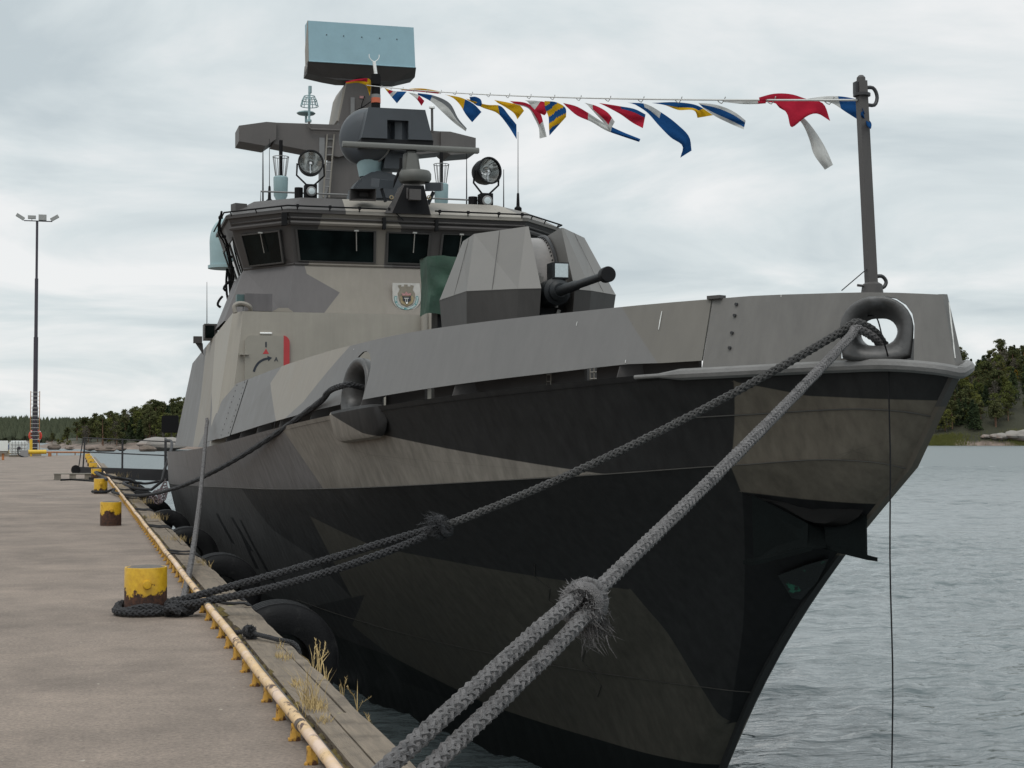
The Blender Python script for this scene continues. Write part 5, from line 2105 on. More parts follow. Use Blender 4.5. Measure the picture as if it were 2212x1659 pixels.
# bolster on the hull above the anchor and scuffed wear plate below it
mb = MB()
lip = [(400, 225), (640, 245), (900, 268), (1180, 280), (1290, 320), (1235, 392), (1160, 440), (1070, 466), (960, 458), (860, 425), (640, 300), (500, 238)]
ys = [13.05, 12.85, 12.65, 12.42, 12.22, 12.25, 12.33, 12.45, 12.58, 12.68, 12.85, 12.98]
fr_ = [a8(*q, Y=y_) for q, y_ in zip(lip, ys)]
ctr = sum((p for p in fr_), V(0, 0, 0)) / len(fr_)
inner = [p.lerp(ctr, 0.35) + V(-0.035, -0.05, -0.02) for p in fr_]
bk = [p + V(0.10, 0.16, 0.10) for p in fr_]
n = len(fr_)
mb.add(bk + fr_ + inner, [(i, (i + 1) % n, n + (i + 1) % n, n + i) for i in range(n)] + [(n + i, n + (i + 1) % n, 2 * n + (i + 1) % n, 2 * n + i) for i in range(n)] + [tuple(range(2 * n, 3 * n))])
mb.build('anchor_bolster', 'bolster_paint', hull, smooth=60)
mb = MB()
gp = [V(6.248, 13.369, 0.358), V(6.38, 13.08, 0.47), V(6.519, 12.89, 0.546), V(6.55, 13.2, 0.30), V(6.536, 13.486, 0.12), V(6.446, 13.498, 0.135)]
mb.prism([p + V(-0.018, -0.012, -0.014) for p in gp], (-0.012, -0.008, -0.010))
mb.build('wear_plate', 'chipped_green', hull, smooth=None)

# green cover over a mount on the foredeck
paint('tarp_green', (0.022, 0.060, 0.038), 0.62, var=0.35, vscale=3, bump=0.5, bscale=9)
YT = 27.6
mb = MB()
a, b = at(905, 549, Y=YT), at(909, 683, Y=YT)
x0, x1 = a.x + 0.15, a.x + 1.25
zt2, zb3 = a.z, b.z
NXg, NZg = 26, 26
path_xy = [(x0 + 0.02, YT + 0.75), (x0, YT), (x1, YT - 0.05), (x1, YT + 0.75)]
rt_ = random.Random(21)
per = []
for i in range(NXg + 1):
    t = i / NXg * 3
    k = min(2, int(t))
    u = t - k
    p, q = path_xy[k], path_xy[k + 1]
    per.append((p[0] + (q[0] - p[0]) * u, p[1] + (q[1] - p[1]) * u))
rows = []
for j in range(NZg + 1):
    v = j / NZg
    z = zt2 + (zb3 - zt2) * v
    row = []
    for i, (x_, y_) in enumerate(per):
        nv = noise.noise(V(x_ * 3.1, y_ * 3.1, z * 1.3))
        fold = 0.045 * math.sin(x_ * 9 + z * 5.5 + nv * 4) * (0.25 + 0.75 * v) + 0.03 * nv
        cx_ = (x0 + x1) / 2
        inx = 1 - 0.10 * math.sin(PI * v) * 0.6
        sagz = 0.06 * math.sin((x_ - x0) / (x1 - x0) * PI * 2 + 1) * v * v
        row.append(V(cx_ + (x_ - cx_) * inx + fold * 0.4, y_ + fold, z + sagz - (0.03 * abs(math.sin(6 * x_)) if j == 0 else 0)))
    rows.append(row)
mb.grid(rows)
mb.grid([rows[0][:14], [p + V(0, 0.35, 0.02) if False else V(p.x, YT + 0.75, p.z + 0.01) for p in rows[0][:14]]])
tarp = tag(mb.build('tarpaulin', 'tarp_green', origin=(x0 + 0.5, YT, zb3), smooth=60), 'dark green tarpaulin draped over a deck mount behind the gun turret', 'tarpaulin')
mb = MB()
mb.box(((x0 + x1) / 2 + 0.05, YT + 0.4, (zb3 + 1.5) / 2 + 0.1), (0.75, 0.5, zb3 - 1.2))
mb.build('deck_mount', 'black_paint', boat)

# ---------------------------------------------------------------- dressing line with signal flags
def f2(x, y):
    return 777.7 + x * 0.5313, 138.3 + y * 0.5313


LA = c1(1120, 672, Y=YM - 0.75)
LB = js(0.905) + V(-0.05, 0, 0)
NL = 40
line = [LA.lerp(LB, i / NL) + V(0, 0, -0.10 * 4 * (i / NL) * (1 - i / NL)) for i in range(NL + 1)]
paint('line_white', (0.55, 0.55, 0.53), 0.7, var=0.1)
mb = MB()
mb.tube(line, 0.010, 5)
for i in range(3, NL, 2):
    mb.tube(spline([line[i] + V(0, 0, -0.01), line[i] + V(0.02, -0.06, -0.05), line[i] + V(0.03, -0.12, -0.01), line[i] + V(0.02, -0.16, 0.0)], 6), 0.006, 4)
tag(mb.build('flag_line', 'line_white', origin=LB), 'thin white line strung from the mast to the jackstaff', 'line')


def cloth(name, colr):
    m = bpy.data.materials.new(name)
    nt = new_tree(m)
    out = N(nt, 'ShaderNodeOutputMaterial')
    t_ = N(nt, 'ShaderNodeTexCoord')
    nz_ = N(nt, 'ShaderNodeTexNoise', i_Scale=6.0, i_Detail=5.0)
    nt.links.new(t_.outputs['Object'], nz_.inputs['Vector'])
    mr_ = N(nt, 'ShaderNodeMapRange', i_1=0.3, i_2=0.7, i_3=0.82, i_4=1.12)
    nt.links.new(nz_.outputs['Fac'], mr_.inputs[0])
    mc = N(nt, 'ShaderNodeMix', data_type='RGBA', blend_type='MULTIPLY')
    mc.inputs[0].default_value = 1
    mc.inputs[6].default_value = (*colr, 1)
    nt.links.new(mr_.outputs[0], mc.inputs[7])
    d = N(nt, 'ShaderNodeBsdfDiffuse', i_Roughness=1.0)
    tr = N(nt, 'ShaderNodeBsdfTranslucent')
    nt.links.new(mc.outputs[2], d.inputs[0]); nt.links.new(mc.outputs[2], tr.inputs[0])
    mxs = N(nt, 'ShaderNodeMixShader', i_0=0.38)
    nt.links.new(d.outputs[0], mxs.inputs[1]); nt.links.new(tr.outputs[0], mxs.inputs[2])
    nt.links.new(mxs.outputs[0], out.inputs[0])
    MATS[name] = m


cloth('flag_red', (0.52, 0.03, 0.06)); cloth('flag_blue', (0.02, 0.09, 0.26)); cloth('flag_yellow', (0.70, 0.42, 0.02)); cloth('flag_white', (0.62, 0.62, 0.60)); cloth('flag_grey', (0.20, 0.21, 0.22))
FM = ['flag_red', 'flag_blue', 'flag_yellow', 'flag_white', 'flag_grey']
R_, B_, Y_, W_, G_ = range(5)


def depth_on_line(px):
    """distance Y of the dressing line at a given photo column"""
    best = None
    for p in line:
        d = p - EYE
        z = d.dot(_F)
        x = PCX + FOC * d.dot(_R) / z
        if best is None or abs(x - px) < best[0]:
            best = (abs(x - px), p)
    return best[1]


def flag(A, B, colour, label, seed):
    rf = random.Random(seed)
    hx, hy = f2(*A[0])
    anchor_p = depth_on_line(hx)
    Yp = anchor_p.y
    m = MB()
    na, nb = 22, 8
    pa = spline([V(*f2(*q), 0) for q in A], na + 1)
    pb = spline([V(*f2(*q), 0) for q in B], na + 1)
    ph = rf.uniform(0, 6)
    rows = []
    for i in range(na + 1):
        row = []
        for j in range(nb + 1):
            t, u = i / na, j / nb
            q = pa[i].lerp(pb[i], u)
            dep = Yp + (0.10 * math.sin(t * 7 + ph + u * 1.5) + 0.06 * math.sin(u * 5 + ph * 2 + t * 3)) * (0.15 + t) - 0.15 * t
            row.append(at(q.x, q.y, Y=dep))
        rows.append(row)
    base = len(m.v)
    for i in range(na):
        for j in range(nb):
            m.cur = colour((i + 0.5) / na, (j + 0.5) / nb)
            m.add([rows[i][j], rows[i + 1][j], rows[i + 1][j + 1], rows[i][j + 1]], [(0, 1, 2, 3)])
    o = m.build('signal_flag', FM, origin=anchor_p, smooth=None, fix=False)
    bm = bmesh.new(); bm.from_mesh(o.data)
    bmesh.ops.remove_doubles(bm, verts=bm.verts, dist=0.0005)
    for f__ in bm.faces:
        f__.smooth = True
    bm.to_mesh(o.data); bm.free()
    tag(o, label, 'flag', 'signal flags on the dressing line')
    return o


FLAGS = [
    ([(-60, 72), (0, 60), (40, 62), (45, 92)], [(-55, 80), (0, 78), (20, 85), (40, 130)], lambda t, u: R_ if u < .45 and t < .7 else Y_, 'red and yellow signal flag bunched against the mast head'),
    ([(100, 97), (130, 108), (190, 112)], [(100, 98), (125, 130), (150, 160)], lambda t, u: (Y_ if t < .25 else R_ if t < .4 else W_ if t < .6 else B_), 'small signal flag with red, white and blue, first right of the mast'),
    ([(165, 104), (250, 99), (330, 112)], [(172, 107), (255, 114), (318, 121)], lambda t, u: Y_ if u < .45 else R_, 'flat streaming yellow over red signal flag near the mast'),
    ([(195, 115), (235, 125), (262, 150)], [(200, 118), (232, 145), (250, 170)], lambda t, u: W_ if t < .6 else R_, 'tiny pink and white pennant near the mast'),
    ([(235, 118), (300, 128), (365, 160), (402, 225), (434, 262)], [(235, 125), (285, 150), (340, 200), (390, 245), (430, 274)], lambda t, u: B_ if t < .22 else (G_ if u < .38 else W_), 'long blue, white and grey signal flag drooping above the director'),
    ([(345, 124), (420, 140), (465, 165), (494, 195)], [(380, 136), (408, 168), (430, 205), (456, 237)], lambda t, u: Y_ if t < .48 else B_, 'yellow and blue signal flag with pointed lower corner'),
    ([(445, 134), (470, 133), (492, 146), (496, 162)], [(448, 146), (462, 160), (478, 170), (492, 172)], lambda t, u: B_, 'small dark blue signal flag bunched into a knot'),
    ([(430, 140), (520, 166), (570, 170), (608, 212), (636, 246)], [(440, 148), (500, 178), (560, 201), (594, 240), (637, 306)], lambda t, u: Y_ if t < .56 else B_, 'long yellow flag ending in a blue rectangle'),
    ([(545, 146), (610, 158), (650, 168), (667, 190)], [(560, 158), (598, 180), (630, 205), (640, 225)], lambda t, u: Y_, 'plain yellow signal flag curling downward'),
    ([(608, 150), (680, 160), (730, 195), (748, 250), (759, 296)], [(630, 163), (690, 186), (706, 215), (727, 262), (730, 303)], lambda t, u: R_ if t < .74 and u < .7 else W_, 'red and white flag hanging down to a pale tip'),
    ([(668, 148), (720, 150), (756, 158), (758, 200)], [(680, 151), (700, 175), (730, 200), (750, 209)], lambda t, u: W_ if t < .5 else R_, 'short white and red signal flag beside the striped one'),
    ([(750, 150), (800, 156), (836, 180), (838, 215)], [(752, 180), (766, 215), (768, 255), (770, 291)], lambda t, u: (Y_, B_)[int((t * 0.75 + u * 0.25) * 6.0) % 2], 'flag with diagonal yellow and blue stripes'),
    ([(825, 158), (880, 172), (930, 200), (985, 235), (1050, 268), (1140, 305)], [(838, 172), (880, 208), (940, 235), (1000, 270), (1060, 292), (1135, 317)], lambda t, u: R_ if t < .33 else W_ if t < .62 else B_, 'long pennant running from red through white to blue'),
    ([(912, 157), (960, 170), (1010, 200), (1036, 235)], [(925, 166), (960, 205), (1000, 250), (1015, 273)], lambda t, u: W_ if (t < .25 or u > .75) else R_ if t < .85 else W_, 'white flag with a red square centre'),
    ([(970, 158), (1060, 172), (1120, 184), (1161, 205)], [(1000, 172), (1060, 205), (1110, 240), (1150, 261)], lambda t, u: B_ if (u < .28 and t > .45) else R_, 'red signal flag with a blue upper edge'),
    ([(1088, 157), (1160, 162), (1230, 200), (1290, 245), (1340, 300), (1348, 352)], [(1115, 162), (1165, 195), (1215, 250), (1265, 300), (1312, 335), (1302, 381)], lambda t, u: W_ if (.2 < t < .42 and u < .55) else B_, 'long dark blue flag with a white square, lowest of the blue ones'),
    ([(1185, 158), (1300, 156), (1370, 168), (1436, 208)], [(1240, 166), (1290, 186), (1365, 196), (1372, 219)], lambda t, u: Y_ if (u > .62 or t > .8) else B_, 'blue signal flag edged with yellow, right of the long blue flag'),
    ([(1375, 158), (1450, 166), (1530, 200), (1568, 230)], [(1395, 178), (1440, 210), (1500, 240), (1560, 266)], lambda t, u: W_ if u < .3 else B_ if u < .72 else (R_ if u < .8 else W_), 'white, blue and red banded flag streaming alone'),
    ([(1470, 150), (1570, 149), (1650, 150)], [(1480, 155), (1590, 164), (1650, 160)], lambda t, u: W_ if t < .8 else R_, 'narrow grey-white flag lying flat along the line'),
    ([(1622, 136), (1680, 121), (1760, 124), (1815, 142), (1880, 158), (1912, 232)], [(1625, 152), (1700, 165), (1735, 200), (1755, 257), (1790, 232), (1835, 182)], lambda t, u: R_, 'largest plain red flag near the jackstaff'),
    ([(1690, 160), (1800, 215), (1862, 290), (1897, 350), (1923, 410)], [(1705, 178), (1788, 230), (1828, 310), (1842, 360), (1890, 430)], lambda t, u: W_ if t > .1 else R_, 'long pale grey pennant hanging below the red flag'),
    ([(1790, 146), (1900, 131), (1960, 132), (2030, 145)], [(1820, 150), (1920, 160), (1975, 195), (2024, 226)], lambda t, u: W_ if t < .62 else B_, 'white and blue flag at the jackstaff end of the line'),
    ([(2035, 160), (2060, 215), (2080, 245), (2078, 262)], [(2032, 200), (2052, 235), (2068, 258), (2074, 264)], lambda t, u: B_, 'dark blue flag tip showing behind the jackstaff'),
]
for i, (A, B, cf, lab) in enumerate(FLAGS):
    flag(A, B, cf, lab, 100 + i)

# ---------------------------------------------------------------- mooring ropes
paint('rope_dark', (0.045, 0.045, 0.048), 0.9, var=0.35, vscale=14, bump=0.8, bscale=160, spots=((0.25, 0.24, 0.23), 26.0, 0.72, 0.76))
paint('rope_grey', (0.16, 0.152, 0.152), 0.9, var=0.35, vscale=14, bump=0.8, bscale=160, spots=((0.40, 0.38, 0.37), 24.0, 0.72, 0.77), dirt=((0.03, 0.03, 0.032), 9.0, 0.56, 0.72))
paint('rope_mid', (0.085, 0.083, 0.082), 0.9, var=0.3, vscale=12, bump=0.8, bscale=160)


def braid(mbx, pts, R, step=None, n=5):
    """eight-strand plait: four strands each way round, passing over and under each other"""
    pts = [Vector(p) for p in pts]
    ln = sum((b - a).length for a, b in zip(pts, pts[1:]))
    step = step or R * 0.55
    m = max(8, int(ln / step))
    cp = spline(pts, m)
    pitch = R * 6.4
    s = 0.0
    t0 = (cp[1] - cp[0]).normalized()
    u = t0.orthogonal().normalized()
    frames = []
    for i in range(m):
        t = (cp[min(i + 1, m - 1)] - cp[max(i - 1, 0)]).normalized()
        u = (u - t * u.dot(t)).normalized()
        frames.append((cp[i], u.copy(), t.cross(u), s))
        if i < m - 1:
            s += (cp[i + 1] - cp[i]).length
    for sg in (1, -1):
        for k in range(4):
            ph = PI / 2 * k
            path = []
            for p, u_, w_, s_ in frames:
                w0 = 2 * PI * s_ / pitch
                a = sg * w0 + ph
                r = R * (0.66 + 0.15 * sg * math.cos(4 * w0))
                path.append(p + u_ * (r * math.cos(a)) + w_ * (r * math.sin(a)))
            mbx.tube(path, R * 0.36, n)
    mbx.tube([f[0] for f in frames[::3]] + [frames[-1][0]], R * 0.5, 5)


def sagline(a, b, sag, n=24, skew=1.0):
    return [a.lerp(b, i / n) + V(0, 0, -sag * 4 * (i / n) * (1 - i / n)) for i in range(n + 1)]


def fuzz(mbx, c, r, n, seed, ln=0.06, th=0.0035):
    rf = random.Random(seed)
    for _ in range(n):
        d = V(rf.gauss(0, 1), rf.gauss(0, 1), rf.gauss(0, 1)).normalized()
        a = c + d * r * rf.uniform(0.5, 1.0)
        b = a + (d + V(rf.gauss(0, .5), rf.gauss(0, .5), rf.gauss(0, .5))).normalized() * ln * rf.uniform(0.5, 1.2)
        s = d.orthogonal().normalized() * th
        mbx.add([a - s, a + s, b], [(0, 1, 2)])


def knot(mbx, c, d, R, seed):
    """two turns and a frayed end"""
    rf = random.Random(seed)
    d = d.normalized()
    u = d.orthogonal().normalized()
    w = d.cross(u)
    for k in range(2):
        path = [c + d * (R * (0.9 * k - 0.6) + 0.3 * R * math.sin(a + k)) + (u * math.cos(a) + w * math.sin(a)) * R * 1.25 for a in [i * PI / 6 for i in range(12)]]
        mbx.tube(path, R * 0.55, 6, closed=True)
    fuzz(mbx, c, R * 1.75, 900, seed, R * 0.55, 0.0045)
    tail = c + w * R * 1.5 + u * R * 0.5
    for _ in range(420):
        a = tail + V(rf.gauss(0, R * .6), rf.gauss(0, R * .6), rf.gauss(0, R * .6))
        b = a + (w * 0.7 + d * 0.2 + V(rf.gauss(0, .7), rf.gauss(0, .7), rf.gauss(0, .7))) * R * 0.75
        s = u * 0.004
        mbx.add([a - s, a + s, b], [(0, 1, 2)])


BOLL_R, BOLL_H = 0.19, 0.43
BOLLARDS = [(0.61, 14.72), (0.60, 29.79), (0.655, 46.9), (0.70, 62.0), (0.72, 77.0), (0.735, 92.0), (0.74, 107.0), (0.75, 122.0)]
NEARB = (0.22, 4.25)
cH, uH, vH, nH = frame_at(HC, HN)
rimA = HC + uH * (-0.15) + nH * 0.06 + vH * 0.02
rimB = HC + uH * (-0.14) + nH * 0.08 + vH * -0.035
ins = HC - nH * 0.35 + uH * 0.05 + V(0, 0, -0.1)
# rope A: bow to the nearest visible bollard
b1 = V(BOLLARDS[0][0], BOLLARDS[0][1], 0.0)
endA = V(b1.x + 0.19, b1.y - 0.20, 0.10)
SA = sagline(rimA, endA, 0.30, 40)
tk = None
for i, p in enumerate(SA):
    d = p - EYE
    x = PCX + FOC * d.dot(_R) / d.dot(_F)
    if x < 957:
        tk = i
        break
mb = MB()
braid(mb, [ins, HC + uH * -0.06 - nH * 0.05] + SA[:tk + 1], 0.0335)
ropeA = mb.build('mooring_rope', 'rope_mid', origin=b1, smooth=60, fix=False)
tag(ropeA, 'dark plaited mooring rope running from the bow fairlead to the nearest yellow bollard', 'rope', 'mooring ropes')
for s in (1, -1):
    mb = MB()
    seg = []
    for i, p in enumerate(SA[tk:]):
        t = i / max(1, len(SA) - tk - 1)
        seg.append(p + V(0.0, s * 0.045 * min(1, t * 6), s * 0.05 * math.sin(PI * min(1, t * 1.02)) ** 0.5))
    if s > 0:
        seg += [b1 + V(math.cos(a), math.sin(a), 0) * 0.245 + V(0, 0, 0.07 + 0.02 * math.sin(3 * a)) for a in [-0.75 - k * 0.4 for k in range(15)]]
    else:
        seg += [b1 + V(math.cos(a), math.sin(a), 0) * 0.265 + V(0, 0, 0.045) for a in [-0.95 - k * 0.4 for k in range(10)]]
    braid(mb, seg, 0.0335)
    mb.build('rope_part', 'rope_dark', ropeA, smooth=60, fix=False)
mb = MB()
knot(mb, SA[tk], SA[tk + 1] - SA[tk], 0.06, 31)
mb.build('knot', 'rope_dark', ropeA, smooth=60, fix=False)
mb = MB()
for k in range(3):
    c = b1 + V(0.26 + 0.05 * k, -0.30 + 0.05 * k, 0.06 + 0.03 * (k % 2))
    braid(mb, [c + V(0.09 * math.cos(a), 0.08 * math.sin(a), 0.03 * math.sin(2 * a + k)) for a in [q * PI / 5 + k for q in range(9)]], 0.032)
fuzz(mb, b1 + V(0.28, -0.27, 0.08), 0.09, 160, 8, 0.05)
mb.build('rope_end', 'rope_dark', ropeA, smooth=60, fix=False)

# rope B: bow to a bollard beside the photographer
nb_ = V(NEARB[0], NEARB[1], 0)
endB = at(872, 1652, Y=5.45)
dirB = (endB - rimB).normalized()
far_end = endB + dirB * (0.30 / max(0.05, -dirB.z))
SB2 = sagline(rimB, far_end, 0.06, 40)
tk = None
for i, p in enumerate(SB2):
    d = p - EYE
    x = PCX + FOC * d.dot(_R) / d.dot(_F)
    if x < 1278:
        tk = i
        break
mb = MB()
braid(mb, [ins + V(0, 0, -0.06), HC + uH * -0.05 - nH * 0.05 + vH * -0.06] + SB2[:tk + 1], 0.0345)
ropeB = mb.build('mooring_rope', 'rope_grey', origin=nb_, smooth=60, fix=False)
tag(ropeB, 'thick grey plaited mooring rope crossing the bow down to the lower edge, knotted halfway', 'rope', 'mooring ropes')
for s in (1, -1):
    mb = MB()
    seg = []
    for i, p in enumerate(SB2[tk:]):
        t = i / max(1, len(SB2) - tk - 1)
        o_ = V(0.031, -0.009, -0.034) * s * min(1, 0.75 + t * 2) * 1.1
        seg.append(p + o_)
    seg += [nb_ + V(math.cos(a), math.sin(a), 0) * 0.25 + V(0, 0, 0.09 + s * 0.03) for a in [0.2 - k * 0.5 for k in range(11)]]
    braid(mb, seg, 0.0345)
    mb.build('rope_part', 'rope_grey', ropeB, smooth=60, fix=False)
mb = MB()
knot(mb, SB2[tk], SB2[tk + 1] - SB2[tk], 0.062, 32)
mb.build('knot', 'rope_grey', ropeB, smooth=60, fix=False)

# rope C: side fairlead to the third bollard
b3 = V(BOLLARDS[2][0], BOLLARDS[2][1], 0)
cM, uM, vM, nM = frame_at(MC, MN)
st = MC + nM * 0.10 + uM * 0.05 + V(0, 0, 0.0)
endC = b3 + V(0.24, -0.12, 0.08)
mb = MB()
seg = [MC - nM * 0.4 + V(0, 0, -0.05), MC - nM * 0.05, st] + sagline(st + V(-0.08, 0.15, -0.02), endC, 0.55, 30)
seg += [b3 + V(math.cos(a), math.sin(a), 0) * 0.23 + V(0, 0, 0.06) for a in [-0.6 - k * 0.4 for k in range(15)]]
braid(mb, seg, 0.036, step=0.03)
tag(mb.build('mooring_rope', 'rope_dark', origin=b3, smooth=60, fix=False), 'black mooring rope sagging from the side fairlead back to the third bollard', 'rope', 'mooring ropes')
# rope D: after slot of the bulwark to the foot of the nearest bollard
p0 = at(447, 906, Y=31.6)
mb = MB()
e_ = b1 + V(0.30, -0.16, 0.03)
braid(mb, [p0 + V(0.0, 0.03, 0.01), p0] + sagline(p0, e_, 0.45, 24)[1:] + [e_ + V(-0.06, -0.08, 0.0), e_ + V(-0.16, -0.05, 0.02)], 0.033, step=0.03)
fuzz(mb, e_ + V(0.03, -0.05, 0.02), 0.03, 120, 5, 0.05)
tag(mb.build('mooring_rope', 'rope_grey', origin=b1 + V(0.3, -0.1, 0), smooth=60, fix=False), 'slack grey rope dropping from the aft bulwark to the foot of the nearest bollard', 'rope', 'mooring ropes')

# thin black cord out of the bow fairlead, hanging to the water
h1 = at(1916, 786, X=XC - 0.40) + V(-0.02, -0.06, 0)
mb = MB()
cpts = spline([HC + V(0.02, 0.2, 0.1), HC + vH * 0.07 + nH * 0.02 + uH * 0.0, HC + uH * 0.06 + nH * 0.12 + vH * -0.12, h1 + V(0, 0, 0.03), h1 + V(0, 0, -0.12)], 24)
rc_ = random.Random(9)
cpts += [h1 + V(0.012 * math.sin(k * 0.9) + 0.012 * k / 14, 0.012 * math.sin(k * 0.7 + 1), -0.12 - k * 0.28) for k in range(1, 15)]
mb.tube(cpts, 0.0065, 5)
tag(mb.build('hanging_cord', 'black_paint', origin=h1, smooth=60), 'thin black cord hanging from the bow fairlead down to the water', 'cord')

# ================================================================ ON THE QUAY
def bollard_material():
    m = bpy.data.materials.new("bollard_paint")
    nt = new_tree(m)
    Lk = nt.links.new
    out = N(nt, 'ShaderNodeOutputMaterial')
    b = N(nt, 'ShaderNodeBsdfPrincipled', i_Roughness=0.55)
    Lk(b.outputs[0], out.inputs[0])
    t_ = N(nt, 'ShaderNodeTexCoord')
    oi = N(nt, 'ShaderNodeObjectInfo')
    off = N(nt, 'ShaderNodeVectorMath', operation='ADD')
    sc_ = N(nt, 'ShaderNodeVectorMath', operation='SCALE')
    sc_.inputs[0].default_value = (13, 7, 3)
    Lk(oi.outputs['Random'], sc_.inputs['Scale'])
    Lk(t_.outputs['Object'], off.inputs[0]); Lk(sc_.outputs[0], off.inputs[1])
    n1_ = N(nt, 'ShaderNodeTexNoise', i_Scale=5.0, i_Detail=7.0, i_Roughness=0.65)
    Lk(off.outputs[0], n1_.inputs['Vector'])
    sp = N(nt, 'ShaderNodeSeparateXYZ')
    Lk(t_.outputs['Object'], sp.inputs[0])
    # rust line: height disturbed by noise, drawn out downward
    lift = N(nt, 'ShaderNodeMath', operation='MULTIPLY_ADD', i_1=0.55, i_2=-0.275)
    Lk(n1_.outputs['Fac'], lift.inputs[0])
    hz = N(nt, 'ShaderNodeMath', operation='SUBTRACT')
    Lk(sp.outputs[2], hz.inputs[0]); Lk(lift.outputs[0], hz.inputs[1])
    rn = N(nt, 'ShaderNodeMapRange', i_1=0.0, i_2=1.0, i_3=0.10, i_4=0.27)
    Lk(oi.outputs['Random'], rn.inputs[0])
    df = N(nt, 'ShaderNodeMath', operation='SUBTRACT')
    Lk(rn.outputs[0], df.inputs[0]); Lk(hz.outputs[0], df.inputs[1])
    fac = N(nt, 'ShaderNodeMapRange', i_1=-0.008, i_2=0.012, i_3=0.0, i_4=1.0)
    Lk(df.outputs[0], fac.inputs[0])
    n2_ = N(nt, 'ShaderNodeTexNoise', i_Scale=22.0, i_Detail=6.0, i_Roughness=0.7)
    Lk(off.outputs[0], n2_.inputs['Vector'])
    rust = N(nt, 'ShaderNodeValToRGB')
    rust.color_ramp.elements[0].position = 0.35
    rust.color_ramp.elements[0].color = (0.022, 0.012, 0.010, 1)
    rust.color_ramp.elements[1].position = 0.7
    rust.color_ramp.elements[1].color = (0.105, 0.042, 0.022, 1)
    Lk(n2_.outputs['Fac'], rust.inputs[0])
    yel = N(nt, 'ShaderNodeValToRGB')
    yel.color_ramp.elements[0].position = 0.3
    yel.color_ramp.elements[0].color = (0.50, 0.27, 0.012, 1)
    yel.color_ramp.elements[1].position = 0.65
    yel.color_ramp.elements[1].color = (0.66, 0.40, 0.02, 1)
    Lk(n2_.outputs['Fac'], yel.inputs[0])
    chip = N(nt, 'ShaderNodeMapRange', i_1=0.66, i_2=0.69, i_3=0.0, i_4=1.0)
    n3_ = N(nt, 'ShaderNodeTexNoise', i_Scale=9.0, i_Detail=5.0, i_Roughness=0.6)
    Lk(off.outputs[0], n3_.inputs['Vector']); Lk(n3_.outputs['Fac'], chip.inputs[0])
    mxx = N(nt, 'ShaderNodeMath', operation='MAXIMUM')
    Lk(fac.outputs[0], mxx.inputs[0]); Lk(chip.outputs[0], mxx.inputs[1])
    mc = N(nt, 'ShaderNodeMix', data_type='RGBA')
    Lk(mxx.outputs[0], mc.inputs[0]); Lk(yel.outputs[0], mc.inputs[6]); Lk(rust.outputs[0], mc.inputs[7])
    Lk(mc.outputs[2], b.inputs['Base Color'])
    rg = N(nt, 'ShaderNodeMapRange', i_1=0.0, i_2=1.0, i_3=0.42, i_4=0.85)
    Lk(mxx.outputs[0], rg.inputs[0]); Lk(rg.outputs[0], b.inputs['Roughness'])
    bp = N(nt, 'ShaderNodeBump', i_Strength=0.35, i_Distance=0.01)
    Lk(mxx.outputs[0], bp.inputs['Height']); bp.invert = True
    bp2 = N(nt, 'ShaderNodeBump', i_Strength=0.25, i_Distance=0.008)
    Lk(n2_.outputs['Fac'], bp2.inputs['Height']); Lk(bp.outputs[0], bp2.inputs['Normal'])
    Lk(bp2.outputs[0], b.inputs['Normal'])
    MATS['bollard_paint'] = m


bollard_material()
paint('bollard_fill', (0.14, 0.125, 0.11), 0.9, var=0.3, vscale=12, bump=0.5, bscale=60)
BLAB = ['largest yellow bollard with dark rusty lower half and rope coiled round its foot', 'yellow bollard streaked with brown rust and no rope, second along the quay',
        'dull yellow bollard with grey rope looped round its foot beside the gangway', 'rusty yellow bollard under the gangway', 'yellow bollard just beyond the gangway',
        'sixth yellow bollard along the quay, seen small beyond the gangway', 'seventh yellow bollard along the quay, seen very small', 'last tiny yellow bollard near the far end of the quay']
proto = thing('bollard', (BOLLARDS[0][0], BOLLARDS[0][1], 0), BLAB[0], 'bollard', 'yellow bollards along the quay edge')
o0 = proto.location
mb = MB()
R0, H0 = BOLL_R, BOLL_H
mb.lathe([(R0, 0.0), (R0, H0 - 0.012), (R0 - 0.005, H0), (R0 - 0.016, H0), (R0 - 0.018, H0 - 0.004)], 40, o0, caps=False)
mb.build('body', 'bollard_paint', proto, smooth=40)
mb = MB()
mb.lathe([(R0 - 0.017, -0.006), (R0 * 0.7, 0.008), (R0 * 0.3, 0.016), (0.005, 0.018)], 32, o0 + V(0, 0, H0), caps=False)
mb.build('concrete_cap', 'bollard_fill', proto, smooth=60)
mb = MB()
dl_ = V(0.02, -1, 0.0).normalized()
mb.lathe([(0.040, -0.02), (0.040, 0.035), (0.034, 0.047), (0.012, 0.05)], 18, o0 + V(0.0, 0, 0.285) + dl_ * (R0 - 0.005), dl_)
mb.build('lug', 'bollard_paint', proto, smooth=40)
for i, (x_, y_) in enumerate(BOLLARDS[1:], 1):
    c = copy_tree(proto, V(x_, y_, 0))
    c['label'] = BLAB[i]
c = copy_tree(proto, V(NEARB[0], NEARB[1], 0))
c['label'] = 'yellow bollard holding the thick grey bow rope, outside the lower edge'

